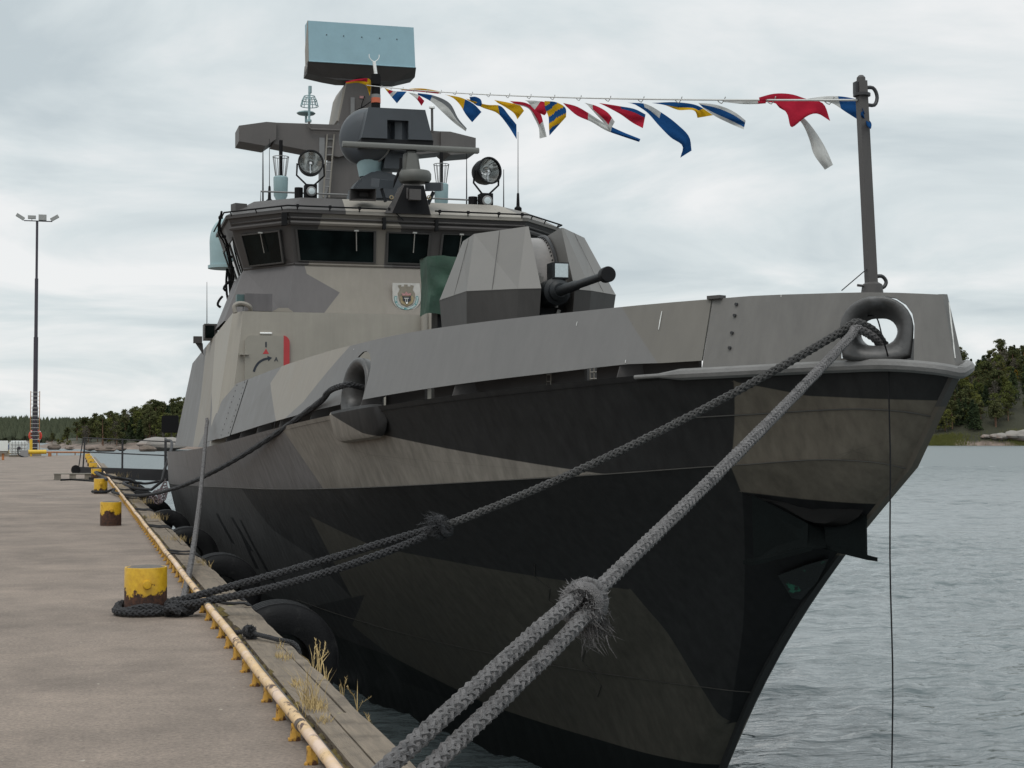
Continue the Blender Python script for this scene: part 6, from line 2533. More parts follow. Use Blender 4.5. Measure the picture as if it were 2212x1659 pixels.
# tyre fenders threaded along the quay face
paint('tyre_rubber', (0.010, 0.010, 0.011), 0.7, var=0.3, vscale=6, bump=0.3, spec=0.18, dirt=((0.05, 0.05, 0.048), 2.2, 0.55, 0.75))
TYR = [14.9, 21.4, 28.0, 34.8, 41.5, 48.4, 55.5, 62.5]
ORD = ['first', 'second', 'third', 'fourth', 'fifth', 'sixth', 'seventh', 'eighth']
XT, ZT = 1.88, -0.50
tp = thing('tyre_fender', (XT, TYR[0], ZT), 'first black tyre fender below the quay edge, beside the nearest bollard', 'tyre', 'tyre fenders hung along the quay face')
mb = MB()
prof = [(0.26, 0.02), (0.34, 0.0), (0.44, 0.0), (0.50, 0.03), (0.525, 0.07)]
yy = 0.07
for k in range(4):
    prof += [(0.540, yy + 0.006), (0.542, yy + 0.066), (0.50, yy + 0.076), (0.50, yy + 0.100)]
    yy += 0.105
prof += [(0.525, 0.50), (0.50, 0.54), (0.44, 0.57), (0.34, 0.57), (0.26, 0.55)]
mb.lathe(prof, 48, (XT, TYR[0], ZT), (0, 1, 0), caps=False)
mb.lathe([(0.26, 0.02), (0.24, 0.15), (0.24, 0.42), (0.26, 0.55)], 48, (XT, TYR[0], ZT), (0, 1, 0), caps=False)
mb.build('casing', 'tyre_rubber', tp, smooth=35)
for dy in (0.12, 0.62):
    mb = MB()
    mb.tube(spline([V(1.15, TYR[0] + dy + 0.25, 0.05), V(1.22, TYR[0] + dy + 0.2, 0.055), V(1.40, TYR[0] + dy + 0.06, 0.04), V(1.56, TYR[0] + dy, 0.035), V(1.625, TYR[0] + dy, -0.03), V(1.68, TYR[0] + dy, -0.2), V(1.7, TYR[0] + dy, -0.5)], 22), 0.016, 6)
    mb.build('hanging_rope', 'rope_dark', tp, smooth=60)
for i, y_ in enumerate(TYR[1:], 1):
    c = copy_tree(tp, V(XT, y_, ZT))
    c['label'] = ORD[i] + ' black tyre fender along the quay face, counted from the near end'
mb = MB()
braid(mb, [V(1.15, 12.9, 0.06), V(1.24, 12.7, 0.055), V(1.30, 12.6, 0.07), V(1.37, 12.5, 0.06), V(1.5, 12.25, 0.045), V(1.62, 12.1, 0.02), V(1.66, 12.05, -0.3)], 0.018)
knot(mb, V(1.32, 12.56, 0.075), V(0.5, -0.8, 0), 0.03, 77)
tag(mb.build('short_line', 'rope_dark', origin=(1.3, 12.5, 0.0), smooth=60, fix=False), 'short frayed black line knotted across the edge planks', 'rope')

# dry grass
mb = MB()
rg_ = random.Random(17)


def tuft(x_, y_, z_, n, h, spread, w=0.0022, heads=False):
    for _ in range(n):
        a = rg_.uniform(0, 2 * PI)
        b0 = V(x_ + rg_.gauss(0, spread * 0.35), y_ + rg_.gauss(0, spread), z_)
        lean = V(math.cos(a), math.sin(a), 0) * h * rg_.uniform(0.1, 0.75)
        hh = h * rg_.uniform(0.45, 1.05)
        m1 = b0 + lean * 0.35 + V(0, 0, hh * 0.6)
        t1 = b0 + lean + V(0, 0, hh)
        s = V(0.96, -0.27, 0) * w * rg_.uniform(0.6, 1.2)
        mb.add([b0 - s, b0 + s, m1 + s * 0.8, m1 - s * 0.8, t1], [(0, 1, 2, 3), (3, 2, 4)])
        if heads and rg_.random() < 0.5:
            d = (t1 - m1).normalized()
            for k in range(9):
                q = t1 - d * 0.012 * k
                e2 = V(rg_.uniform(-1, 1), rg_.uniform(-1, 1), rg_.uniform(0.2, 1)) * 0.014
                mb.add([q - s * 1.4, q + s * 1.4, q + e2 + d * 0.012], [(0, 1, 2)])


def on_quay(px, py, z=0.0):
    return at(px, py, Z=z)


for (px, py, n, h, sp_2) in ((680, 1528, 130, 0.09, 0.10), (668, 1522, 34, 0.27, 0.07), (610, 1420, 60, 0.07, 0.08), (640, 1478, 70, 0.06, 0.06), (437, 1218, 40, 0.10, 0.10), (372, 1120, 80, 0.16, 0.3), (345, 1085, 80, 0.18, 0.5),
                             (405, 1165, 60, 0.12, 0.25), (318, 1052, 80, 0.2, 0.8), (300, 1030, 60, 0.25, 1.0), (700, 1560, 60, 0.07, 0.05), (600, 1400, 14, 0.10, 0.06)):
    p = on_quay(px, py, 0.02)
    tuft(min(1.5, p.x), p.y, 0.0, n, h, sp_2)
for (px, py, n, h) in ((712, 1452, 7, 0.26), (725, 1470, 5, 0.2), (752, 1500, 4, 0.16), (781, 1533, 3, 0.22), (800, 1562, 2, 0.12), (462, 1225, 4, 0.16), (695, 1440, 4, 0.17)):
    p = on_quay(px, py, 0.0)
    tuft(1.60, p.y, -0.02, n, h, 0.03, 0.003, True)
tag(mb.build('dry_grass', 'straw', origin=(1.45, 8, 0), smooth=None, fix=False), 'dry straw-coloured grass sprouting between the edge planks', 'grass', kind='stuff')

# gangway to the boat
paint('gang_dark', (0.025, 0.024, 0.026), 0.6, var=0.2, vscale=4)
paint('gang_deck', (0.05, 0.045, 0.045), 0.8, var=0.2, vscale=4)
YG = 71.5


def g8(cx, cy, Y):
    return at(cx * 0.18752, 846.8 + cy * 0.18752, Y=Y)


gw = thing('gangway', (1.5, YG, 0.3), 'dark steel gangway with railings bridging the quay and the boat', 'gangway')
a, b = g8(842, 895, YG), g8(1900, 915, YG)
b = V(4.3, b.y, b.z)
mb = MB()
for dy in (0, 0.95):
    mb.hexa([a + V(0, dy, -0.35), b + V(0, dy, -0.45), b + V(0, dy + 0.08, -0.45), a + V(0, dy + 0.08, -0.35)], [a + V(0, dy, 0.12), b + V(0, dy, 0.05), b + V(0, dy + 0.08, 0.05), a + V(0, dy + 0.08, 0.12)])
mb.build('side_beam', 'gang_dark', gw, smooth=None)
mb = MB()
mb.hexa([a + V(0, 0.085, -0.05), b + V(0, 0.085, -0.12), b + V(0, 0.945, -0.12), a + V(0, 0.945, -0.05)], [a + V(0, 0.085, 0.0), b + V(0, 0.085, -0.07), b + V(0, 0.945, -0.07), a + V(0, 0.945, 0.0)])
mb.build('tread_deck', 'gang_deck', gw, smooth=None)
za, zb5 = g8(950, 527, YG).z, g8(1990, 565, YG).z
for dy in (0.04, 0.99):
    for cx in (955, 1412, 1912):
        p = g8(cx, 900, YG)
        mb = MB()
        mb.cyl(V(p.x, YG + dy, p.z), V(p.x + (0.08 if cx == 955 else 0), YG + dy, g8(cx, 535, YG).z), 0.035, 6)
        mb.build('post', 'gang_dark', gw)
    for zo in (0, -0.62):
        mb = MB()
        xa_, xb_ = g8(955, 527, YG).x, 4.3
        mb.tube([V(xa_, YG + dy, za + zo), V(xb_, YG + dy, zb5 + zo - 0.05)], 0.028, 6)
        mb.build('rail', 'gang_dark', gw)
    mb = MB()
    pA, pB = g8(958, 530, YG), g8(905, 880, YG)
    mb.cyl(V(pA.x, YG + dy, pA.z), V(pB.x, YG + dy, pB.z), 0.025, 6)
    mb.build('brace', 'gang_dark', gw)
    p = g8(872, 935, YG)
    mb = MB()
    mb.cyl(V(p.x, YG + dy - 0.05, 0.20), V(p.x, YG + dy + 0.05, 0.20), 0.20, 16)
    mb.build('wheel', 'tyre_rubber', gw)
# ropes hanging by the gangway
for pts in (((1905, 540), (1960, 700), (1890, 900), (1800, 1090), (1680, 1150), (1560, 1110), (1400, 1010), (1290, 975), (1230, 1010)), ((1920, 1010), (1750, 1045), (1600, 1045), (1480, 1010), (1300, 985))):
    mb = MB()
    xs = [3.1 - 2.3 * i / (len(pts) - 1) for i in range(len(pts))]
    mb.tube(spline([at(q[0] * 0.18752, 846.8 + q[1] * 0.18752, X=max(0.8, x_)) for q, x_ in zip(pts, xs)], 40), 0.045, 6)
    tag(mb.build('slack_line', 'rope_dark', origin=(1.0, 55, 0), smooth=60), 'black slack line hanging in a ' + ('deep' if len(pts) > 6 else 'shallow') + ' loop below the gangway', 'rope')
# climbing net over the boat side
mb = MB()
na, nb2 = 6, 7
c4 = [at(358, 1040, X=2.35), at(364, 1062, X=2.3), at(349, 1090, X=2.0), at(322, 1075, X=1.75)]
for i in range(na + 1):
    t = i / na
    mb.tube([quad(c4[3], c4[0], c4[1], c4[2], t, k / 8) + V(0, 0, 0.05 * math.sin(k + i)) for k in range(9)], 0.016, 4)
for j in range(nb2 + 1):
    t = j / nb2
    mb.tube([quad(c4[3], c4[0], c4[1], c4[2], k / 8, t) + V(0, 0, 0.05 * math.sin(k + j)) for k in range(9)], 0.016, 4)
paint('net_rope', (0.10, 0.07, 0.075), 0.9, var=0.2)
tag(mb.build('scramble_net', 'net_rope', origin=c4[1], smooth=None), 'loose rope net hanging between the boat side and the quay', 'net')

# pallet and black mat
paint('pallet_wood', (0.21, 0.19, 0.16), 0.9, var=0.3, vscale=6, bump=0.3)
p = at(157, 1036, Z=0)
pal = thing('wooden_pallet', (p.x, p.y, 0), 'weathered grey wooden pallet lying on the quay before the gangway', 'pallet')
PW, PD = 1.4, 1.0
for k in range(5):
    mb = MB()
    mb.box((p.x, p.y - PD / 2 + 0.05 + k * (PD - 0.1) / 4, 0.225), (PW, 0.13, 0.025))
    mb.build('plank', 'pallet_wood', pal, smooth=None)
for k in range(3):
    mb = MB()
    mb.box((p.x, p.y - PD / 2 + 0.06 + k * (PD - 0.12) / 2, 0.0135), (PW, 0.11, 0.025))
    mb.build('plank', 'pallet_wood', pal, smooth=None)
    for j in range(3):
        mb = MB()
        mb.box((p.x - PW / 2 + 0.14 + j * (PW - 0.28) / 2, p.y - PD / 2 + 0.06 + k * (PD - 0.12) / 2, 0.119), (0.24, 0.10, 0.183))
        mb.build('block', 'pallet_wood', pal, smooth=None)
mb = MB()
pa_, pb__ = at(192, 1037, Z=0), at(238, 1034, Z=0)
mb.box(((pa_.x + pb__.x) / 2, 62.2, 0.05), (pb__.x - pa_.x, 0.9, 0.10))
tag(mb.build('rubber_mat', 'tyre_rubber', origin=(pa_.x, 62, 0), smooth=None), 'black rubber mat on the quay under the gangway end', 'mat')
mb = MB()
mb.tube(spline([at(132, 1037, Z=0.03), at(150, 1036, Z=0.03), at(180, 1037.5, Z=0.03), at(204, 1039, Z=0.03)], 14), 0.04, 6)
tag(mb.build('hose', 'tyre_rubber', origin=at(150, 1037, Z=0), smooth=60), 'black hose lying on the quay in front of the pallet', 'hose')

# ---------------------------------------------------------------- far end of the quay
YP = 146.0


def q8(cx, cy, Y=YP):
    return at(cx * 0.18752, 846.8 + cy * 0.18752, Y=Y)


paint('pole_dark', (0.045, 0.038, 0.05), 0.5, var=0.15, vscale=2)
paint('galv', (0.32, 0.32, 0.31), 0.45, metal=0.5, var=0.12)
paint('lifebuoy_red', (0.62, 0.05, 0.03), 0.5, var=0.08)
paint('yellow_paint', (0.68, 0.44, 0.03), 0.45, var=0.12, vscale=3)
paint('tank_white', (0.72, 0.74, 0.72), 0.35, var=0.05)
paint('cabinet_grey', (0.26, 0.25, 0.25), 0.5, var=0.08)
paint('block_concrete', (0.22, 0.19, 0.15), 0.9, var=0.25, vscale=3, bump=0.3)
paint('orange_rust', (0.40, 0.16, 0.06), 0.7, var=0.3, vscale=5)
paint('blue_crate', (0.04, 0.08, 0.22), 0.5, var=0.2)
lp = at(75, 984.5, Y=YP)
lm = thing('light_mast', (lp.x, YP, 0), 'tall dark floodlight mast with ladder at the far end of the quay', 'light mast')
ztop_ = at(82, 478, Y=YP).z
zs_ = [0, ztop_ * 0.21, ztop_ * 0.505, ztop_ * 0.755, ztop_]
rs_ = [0.245, 0.20, 0.155, 0.11]
for k in range(4):
    mb = MB()
    mb.cyl(V(lp.x, YP, zs_[k]), V(lp.x, YP, zs_[k + 1]), rs_[k], 14)
    mb.build('pole', 'pole_dark', lm)
mb = MB()
a_, b_2 = at(57, 481, Y=YP), at(108, 480, Y=YP)
mb.box(((a_.x + b_2.x) / 2, YP, ztop_ + 0.02), (b_2.x - a_.x + 0.4, 0.1, 0.08))
mb.build('crossbar', 'pole_dark', lm)
for (px, dx_, rr_) in ((44, -0.25, 0.55), (69, 0, 0.0), (92, 0, 0.0), (118, 0.25, -0.55)):
    mb = MB()
    c = at(px, 472, Y=YP)
    mb.box((c.x, YP - 0.1, ztop_ + 0.33), (0.68 if rr_ == 0 else 0.75, 0.4, 0.28 if px != 92 else 0.5), roty(rr_))
    fl_ = mb.build('floodlight', 'galv', lm, smooth=None)
    mb = MB()
    mb.cyl(V(c.x - dx_, YP, ztop_ + 0.02), V(c.x, YP - 0.05, ztop_ + 0.3), 0.03, 6)
    mb.build('bracket', 'pole_dark', fl_)
zl = at(75, 845, Y=YP).z
mb = MB()
for sx in (-0.38, 0.38):
    mb.cyl(V(lp.x + sx, YP - 0.32, 0.1), V(lp.x + sx, YP - 0.32, zl), 0.035, 6)
lad2 = mb.build('ladder', 'orange_rust', lm)
for k in range(16):
    mb = MB()
    z_ = 0.4 + k * (zl - 0.5) / 15
    mb.cyl(V(lp.x - 0.38, YP - 0.32, z_), V(lp.x + 0.38, YP - 0.32, z_), 0.025, 6)
    mb.build('rung', 'galv', lad2)
mb = MB()
mb.box((lp.x, YP, 0.2), (1.1, 0.9, 0.5))
mb.build('footing', 'block_concrete', lm, smooth=None)
# lifebuoy behind the mast
lb_ = q8(405, 503)
mb = MB()
mb.tube([V(lb_.x + 0.46 * math.cos(a), YP + 0.40, lb_.z + 0.46 * math.sin(a)) for a in [k * PI / 16 for k in range(32)]], 0.13, 10, closed=True)
buoy = tag(mb.build('lifebuoy', 'lifebuoy_red', origin=(lb_.x, YP + 0.4, lb_.z), smooth=60), 'red lifebuoy ring hung behind the floodlight mast', 'lifebuoy')
for k in range(4):
    a0 = PI / 4 + k * PI / 2
    mb = MB()
    mb.tube([V(lb_.x + 0.46 * math.cos(a), YP + 0.40, lb_.z + 0.46 * math.sin(a)) for a in (a0 - 0.12, a0, a0 + 0.12)], 0.135, 10)
    mb.build('band', 'tank_white', buoy, smooth=60)
mb = MB()
mb.cyl(V(lb_.x, YP + 0.2, lb_.z - 0.4), V(lb_.x, YP + 0.2, lb_.z + 0.55), 0.05, 6)
mb.build('hanger', 'galv', buoy)
# caged liquid tank
a_, b_2 = q8(102, 740, 139), q8(322, 560, 139)
tk_ = thing('liquid_tank', ((a_.x + b_2.x) / 2, 139, 0), 'white plastic liquid tank in a wire cage beside the floodlight mast', 'tank')
cx_, w_, h_ = (a_.x + b_2.x) / 2, b_2.x - a_.x, b_2.z
mb = MB()
mb.box((cx_, 139.6, 0.2 + (h_ - 0.2) / 2), (w_ * 0.96, 1.2, h_ - 0.2))
o = mb.build('tank_body', 'tank_white', tk_, smooth=None)
bm = bmesh.new(); bm.from_mesh(o.data)
bmesh.ops.bevel(bm, geom=bm.edges[:], offset=0.12, segments=3, affect='EDGES')
bm.to_mesh(o.data); bm.free()
mb = MB()
for k in range(7):
    x_ = cx_ - w_ / 2 + k * w_ / 6
    mb.cyl(V(x_, 138.96, 0.15), V(x_, 138.96, h_ - 0.05), 0.02, 5)
for k in range(5):
    z_ = 0.2 + k * (h_ - 0.25) / 4
    mb.cyl(V(cx_ - w_ / 2, 138.96, z_), V(cx_ + w_ / 2, 138.96, z_), 0.02, 5)
mb.build('wire_cage', 'galv', tk_)
mb = MB()
mb.box((cx_, 139.6, 0.08), (w_, 1.2, 0.14))
mb.build('pallet_base', 'block_concrete', tk_)
mb = MB()
mb.lathe([(0.14, 0), (0.14, 0.08), (0.1, 0.1)], 14, V(cx_ + 0.05, 138.95, 0.75), (0, -1, 0))
mb.build('valve', 'pole_dark', tk_)
# cabinet, yellow pipe bollard, concrete block
a_, b_2 = q8(234, 752, 137), q8(324, 672, 137)
mb = MB()
mb.box(((a_.x + b_2.x) / 2, 137.3, b_2.z / 2), (b_2.x - a_.x, 0.5, b_2.z))
cab = tag(mb.build('power_cabinet', 'cabinet_grey', origin=((a_.x + b_2.x) / 2, 137.3, 0), smooth=None), 'plain grey steel cabinet standing in front of the liquid tank', 'cabinet')
mb = MB()
mb.box(((a_.x + b_2.x) / 2, 137.04, b_2.z / 2), ((b_2.x - a_.x) * 0.9, 0.02, b_2.z * 0.9))
mb.build('cabinet_door', 'cabinet_grey', cab, smooth=None)
mb = MB()
mb.tube(spline([q8(205, 640, 138.5), q8(205, 690, 137.9), q8(235, 735, 136.9), q8(290, 755, 136.6), q8(400, 757, 136.4), q8(520, 755, 136.2)], 24), 0.05, 6)
tag(mb.build('hose', 'tyre_rubber', origin=(cx_, 137, 0), smooth=60), 'dark hose curving from the liquid tank across the ground', 'hose')
a_, b_2 = q8(435, 690, 142), q8(535, 690, 142)
cr_ = (q8(480, 665, 142).z - q8(480, 714, 142).z) / 2
zc2 = q8(480, 690, 142).z
yb = thing('mooring_horn', ((a_.x + b_2.x) / 2, 142, 0), 'fat yellow horizontal mooring post at the foot of the mast', 'bollard')
mb = MB()
mb.cyl(V(a_.x - 2.4, 142, zc2), V(b_2.x, 142, zc2), cr_, 18)
mb.build('cross_tube', 'yellow_paint', yb)
mb = MB()
mb.cyl(V(a_.x + 1.0, 142, 0), V(a_.x + 1.0, 142, zc2), cr_ * 0.8, 14)
mb.cyl(V(a_.x - 1.6, 142, 0), V(a_.x - 1.6, 142, zc2), cr_ * 0.8, 14)
mb.build('upright', 'orange_rust', yb)
mb = MB()
mb.cyl(q8(358, 690, 143), q8(356, 545, 143), 0.13, 8)
mb.cyl(V(q8(358, 690, 143).x, 143, 0), q8(358, 690, 143), 0.08, 8)
tag(mb.build('marker_post', 'yellow_paint', origin=(q8(358, 690, 143).x, 143, 0)), 'slim yellow marker post left of the mast', 'post')
# bench and crate cut by the picture edge
a_, b_2 = at(-8, 994, Z=0), at(9, 994, Z=0)
tb_ = thing('work_bench', (a_.x, a_.y, 0), 'low rusty orange work bench at the edge of the quay', 'bench')
zt3 = at(4, 978, Y=a_.y).z
mb = MB()
mb.box(((a_.x + b_2.x) / 2, a_.y + 0.3, zt3), (b_2.x - a_.x + 0.3, 0.7, 0.10))
mb.build('bench_top', 'pallet_wood', tb_)
for x_ in (a_.x + 0.1, b_2.x - 0.1):
    mb = MB()
    mb.box((x_, a_.y + 0.3, zt3 / 2 - 0.025), (0.16, 0.5, zt3 - 0.05))
    mb.build('leg', 'orange_rust', tb_)
p = q8(15, 650, 143)
crt = thing('blue_crate', (p.x, 143, 0), 'blue crate with white front on a pale plinth behind the bench', 'crate')
zb6 = q8(20, 662, 143).z
mb = MB()
mb.box((p.x - 0.4, 143.5, (zb6 + q8(20, 605, 143).z) / 2), (2.3, 0.9, q8(20, 605, 143).z - zb6))
mb.build('crate_body', 'blue_crate', crt, smooth=None)
mb = MB()
mb.box((p.x - 0.05, 143.03, (zb6 + q8(20, 605, 143).z) / 2 + 0.1), (1.2, 0.03, 0.9))
mb.build('crate_panel', 'tank_white', crt, smooth=None)
mb = MB()
mb.box((p.x - 0.4, 143.5, zb6 / 2), (2.1, 0.8, zb6))
mb.build('plinth', 'block_concrete', crt, smooth=None)
# low rail along the far end
mb = MB()
mb.tube([V(-6, 149.5, 0.28), V(-2, 149.5, 0.3), V(1.1, 149.3, 0.28)], 0.07, 8)
er = tag(mb.build('end_rail', 'orange_rust', origin=(-2, 149.5, 0)), 'rusty low pipe rail closing the far end of the quay', 'rail')
for x_ in (-5, -3.4, -1.8, -0.2, 1.0):
    mb = MB()
    mb.cyl(V(x_, 149.5, 0), V(x_, 149.5, 0.28), 0.05, 6)
    mb.build('post', 'orange_rust', er)

# ================================================================ SHORES AND TREES
def foliage(name, c_lo, c_hi, trans=0.2):
    m = bpy.data.materials.new(name)
    nt = new_tree(m)
    Lk = nt.links.new
    out = N(nt, 'ShaderNodeOutputMaterial')
    oi = N(nt, 'ShaderNodeObjectInfo')
    t_ = N(nt, 'ShaderNodeTexCoord')
    nz_ = N(nt, 'ShaderNodeTexNoise', i_Scale=0.45, i_Detail=4.0, i_Roughness=0.7)
    Lk(t_.outputs['Object'], nz_.inputs['Vector'])
    ad = N(nt, 'ShaderNodeMath', operation='MULTIPLY_ADD', i_1=0.55, i_2=0.0)
    Lk(oi.outputs['Random'], ad.inputs[0])
    ad2 = N(nt, 'ShaderNodeMath', operation='MULTIPLY_ADD', i_1=0.9)
    Lk(nz_.outputs['Fac'], ad2.inputs[0]); Lk(ad.outputs[0], ad2.inputs[2])
    rp_ = N(nt, 'ShaderNodeMapRange', i_1=0.25, i_2=1.15, i_3=0.0, i_4=1.0)
    Lk(ad2.outputs[0], rp_.inputs[0])
    mc = N(nt, 'ShaderNodeMix', data_type='RGBA')
    Lk(rp_.outputs[0], mc.inputs[0])
    mc.inputs[6].default_value = (*c_lo, 1); mc.inputs[7].default_value = (*c_hi, 1)
    d = N(nt, 'ShaderNodeBsdfDiffuse')
    tr = N(nt, 'ShaderNodeBsdfTranslucent')
    Lk(mc.outputs[2], d.inputs[0]); Lk(mc.outputs[2], tr.inputs[0])
    mxs = N(nt, 'ShaderNodeMixShader', i_0=trans)
    Lk(d.outputs[0], mxs.inputs[1]); Lk(tr.outputs[0], mxs.inputs[2])
    Lk(mxs.outputs[0], out.inputs[0])
    MATS[name] = m


foliage('pine_needles', (0.046, 0.058, 0.026), (0.125, 0.125, 0.055))
foliage('spruce_needles', (0.032, 0.050, 0.030), (0.075, 0.095, 0.045))
foliage('leaves_green', (0.065, 0.085, 0.028), (0.165, 0.165, 0.05))
foliage('leaves_autumn', (0.14, 0.10, 0.020), (0.28, 0.17, 0.030))
foliage('hazed_needles', (0.060, 0.075, 0.055), (0.11, 0.12, 0.075))  # distance haze put into the needle colour: a paler, greyer green
foliage('bare_twigs', (0.085, 0.075, 0.062), (0.13, 0.115, 0.092))
foliage('reed_leaf', (0.10, 0.11, 0.035), (0.20, 0.19, 0.07))
paint('pine_bark', (0.17, 0.095, 0.06), 0.9, var=0.3, vscale=1.0)
paint('grey_bark', (0.10, 0.09, 0.08), 0.9, var=0.3, vscale=1.0)


def rock_material(name, lo, hi, floor):
    m = bpy.data.materials.new(name)
    nt = new_tree(m)
    Lk = nt.links.new
    out = N(nt, 'ShaderNodeOutputMaterial')
    b = N(nt, 'ShaderNodeBsdfPrincipled', i_Roughness=0.9)
    Lk(b.outputs[0], out.inputs[0])
    t_ = N(nt, 'ShaderNodeTexCoord')
    n1_ = N(nt, 'ShaderNodeTexNoise', i_Scale=0.16, i_Detail=8.0, i_Roughness=0.65)
    Lk(t_.outputs['Object'], n1_.inputs['Vector'])
    r1 = N(nt, 'ShaderNodeValToRGB')
    r1.color_ramp.elements[0].position = 0.32
    r1.color_ramp.elements[0].color = (*lo, 1)
    r1.color_ramp.elements[1].position = 0.68
    r1.color_ramp.elements[1].color = (*hi, 1)
    Lk(n1_.outputs['Fac'], r1.inputs[0])
    sp = N(nt, 'ShaderNodeSeparateXYZ')
    Lk(t_.outputs['Object'], sp.inputs[0])
    n2_ = N(nt, 'ShaderNodeTexNoise', i_Scale=0.07, i_Detail=6.0, i_Roughness=0.6)
    Lk(t_.outputs['Object'], n2_.inputs['Vector'])
    hs = N(nt, 'ShaderNodeMath', operation='MULTIPLY_ADD', i_1=9.0)
    Lk(n2_.outputs['Fac'], hs.inputs[0]); Lk(sp.outputs[2], hs.inputs[2])
    fc = N(nt, 'ShaderNodeMapRange', i_1=5.6, i_2=7.5, i_3=0.0, i_4=1.0)
    Lk(hs.outputs[0], fc.inputs[0])
    mc = N(nt, 'ShaderNodeMix', data_type='RGBA')
    Lk(fc.outputs[0], mc.inputs[0]); Lk(r1.outputs[0], mc.inputs[6])
    mc.inputs[7].default_value = (*floor, 1)
    Lk(mc.outputs[2], b.inputs['Base Color'])
    bp = N(nt, 'ShaderNodeBump', i_Strength=0.8, i_Distance=0.8)
    Lk(n1_.outputs['Fac'], bp.inputs['Height']); Lk(bp.outputs[0], b.inputs['Normal'])
    MATS[name] = m


rock_material('shore_rock', (0.11, 0.085, 0.070), (0.27, 0.205, 0.17), (0.030, 0.030, 0.015))
rock_material('boulder_rock', (0.17, 0.115, 0.09), (0.34, 0.30, 0.27), (0.26, 0.24, 0.22))

GX = {}


def shore(name, cols, depth, nz, seed, mat='shore_rock'):
    """cols: (photo column, waterline row, crest row); the crest stands `depth` behind the waterline"""
    rows = []
    base = []
    for (px, yw, yc) in cols:
        w = at(px, yw, Z=WATER_Z)
        r = V(w.x, w.y, 0).normalized()
        far = V(w.x, w.y, 0) + r * depth
        hc = at(px, yc, Y=far.y).z
        base.append((w, r, hc))
    for j in range(nz + 1):
        t = j / nz
        row = []
        for i, (w, r, hc) in enumerate(base):
            p = V(w.x, w.y, 0) + r * (depth * t)
            s = t ** 0.62 if t < 1 else 1
            z = WATER_Z - 0.4 + (hc - WATER_Z + 0.4) * s
            nzv = noise.fractal(V(p.x * 0.05, p.y * 0.05, seed), 1.0, 2.0, 5) * min(1, t * 6) * (1.2 + 0.05 * (hc - WATER_Z))
            if 0 < t < 0.12:
                z += 0.5 * abs(noise.noise(V(p.x * 0.15, p.y * 0.15, seed + 4)))
            row.append(V(p.x, p.y, z + nzv))
        rows.append(row)
    last = rows[-1]
    rows.append([p + V(p.x, p.y, 0).normalized() * depth * 0.6 + V(0, 0, -0.35 * (p.z - WATER_Z)) for p in last])
    m = MB()
    m.grid(rows)
    o = m.build(name, mat, origin=(rows[0][0].x, rows[0][0].y, WATER_Z), smooth=70)
    tag(o, kind='structure')
    GX[name] = (rows, nz)
    return o


def resamp(cols, n):
    out = []
    for i in range(n + 1):
        px = cols[0][0] + (cols[-1][0] - cols[0][0]) * i / n
        out.append((px, interp(px, [(c[0], c[1]) for c in cols]), interp(px, [(c[0], c[2]) for c in cols])))
    return out


shore('headland_terrain', resamp([(80, 968, 967), (95, 969, 962), (120, 969, 953), (150, 970, 949), (190, 971, 944), (240, 971, 936), (300, 971, 926), (360, 971, 917), (440, 971, 912), (560, 971, 915)], 90), 150, 16, 3.0)
shore('hillside_terrain', resamp([(1850, 963, 940), (1940, 963, 905), (2010, 963, 855), (2080, 963, 806), (2150, 963, 781), (2230, 963, 778), (2330, 963, 776), (2450, 963, 800)], 70), 190, 22, 8.0)
shore('far_ridge_terrain', resamp([(-160, 957, 928), (-60, 957, 926), (0, 957, 925), (40, 957, 923), (90, 957, 927), (140, 957, 926), (200, 957, 927), (320, 957, 930)], 60), 260, 10, 12.0)


def surf(name, u, v):
    rows, nz = GX[name]
    n = len(rows[0]) - 1
    a, b = u * n, v * nz
    i, j = min(n - 1, int(a)), min(nz - 1, int(b))
    fa, fb = a - i, b - j
    return rows[j][i].lerp(rows[j][i + 1], fa).lerp(rows[j + 1][i].lerp(rows[j + 1][i + 1], fa), fb)


# ---- tree prototypes
def leaf_face(m, c, s, rf, droop=0.0):
    n = V(rf.gauss(0, 1), rf.gauss(0, 1), rf.gauss(0, 1) + 0.6).normalized()
    u = n.orthogonal().normalized()
    a = rf.uniform(0, 6.28)
    w = n.cross(u)
    e1 = u * math.cos(a) + w * math.sin(a)
    e2 = n.cross(e1)
    s1, s2 = s * rf.uniform(0.7, 1.3), s * rf.uniform(0.4, 0.9)
    m.add([c - e1 * s1, c - e2 * s2, c + e1 * s1, c + e2 * s2], [(0, 1, 2, 3)])


def clump(m, c, r, n, s, rf, flat=1.0):
    for _ in range(n):
        d = V(rf.gauss(0, 1), rf.gauss(0, 1), rf.gauss(0, 1)).normalized() * r * rf.uniform(0.35, 1.0) ** 0.5
        leaf_face(m, c + V(d.x, d.y, d.z * flat), s, rf)


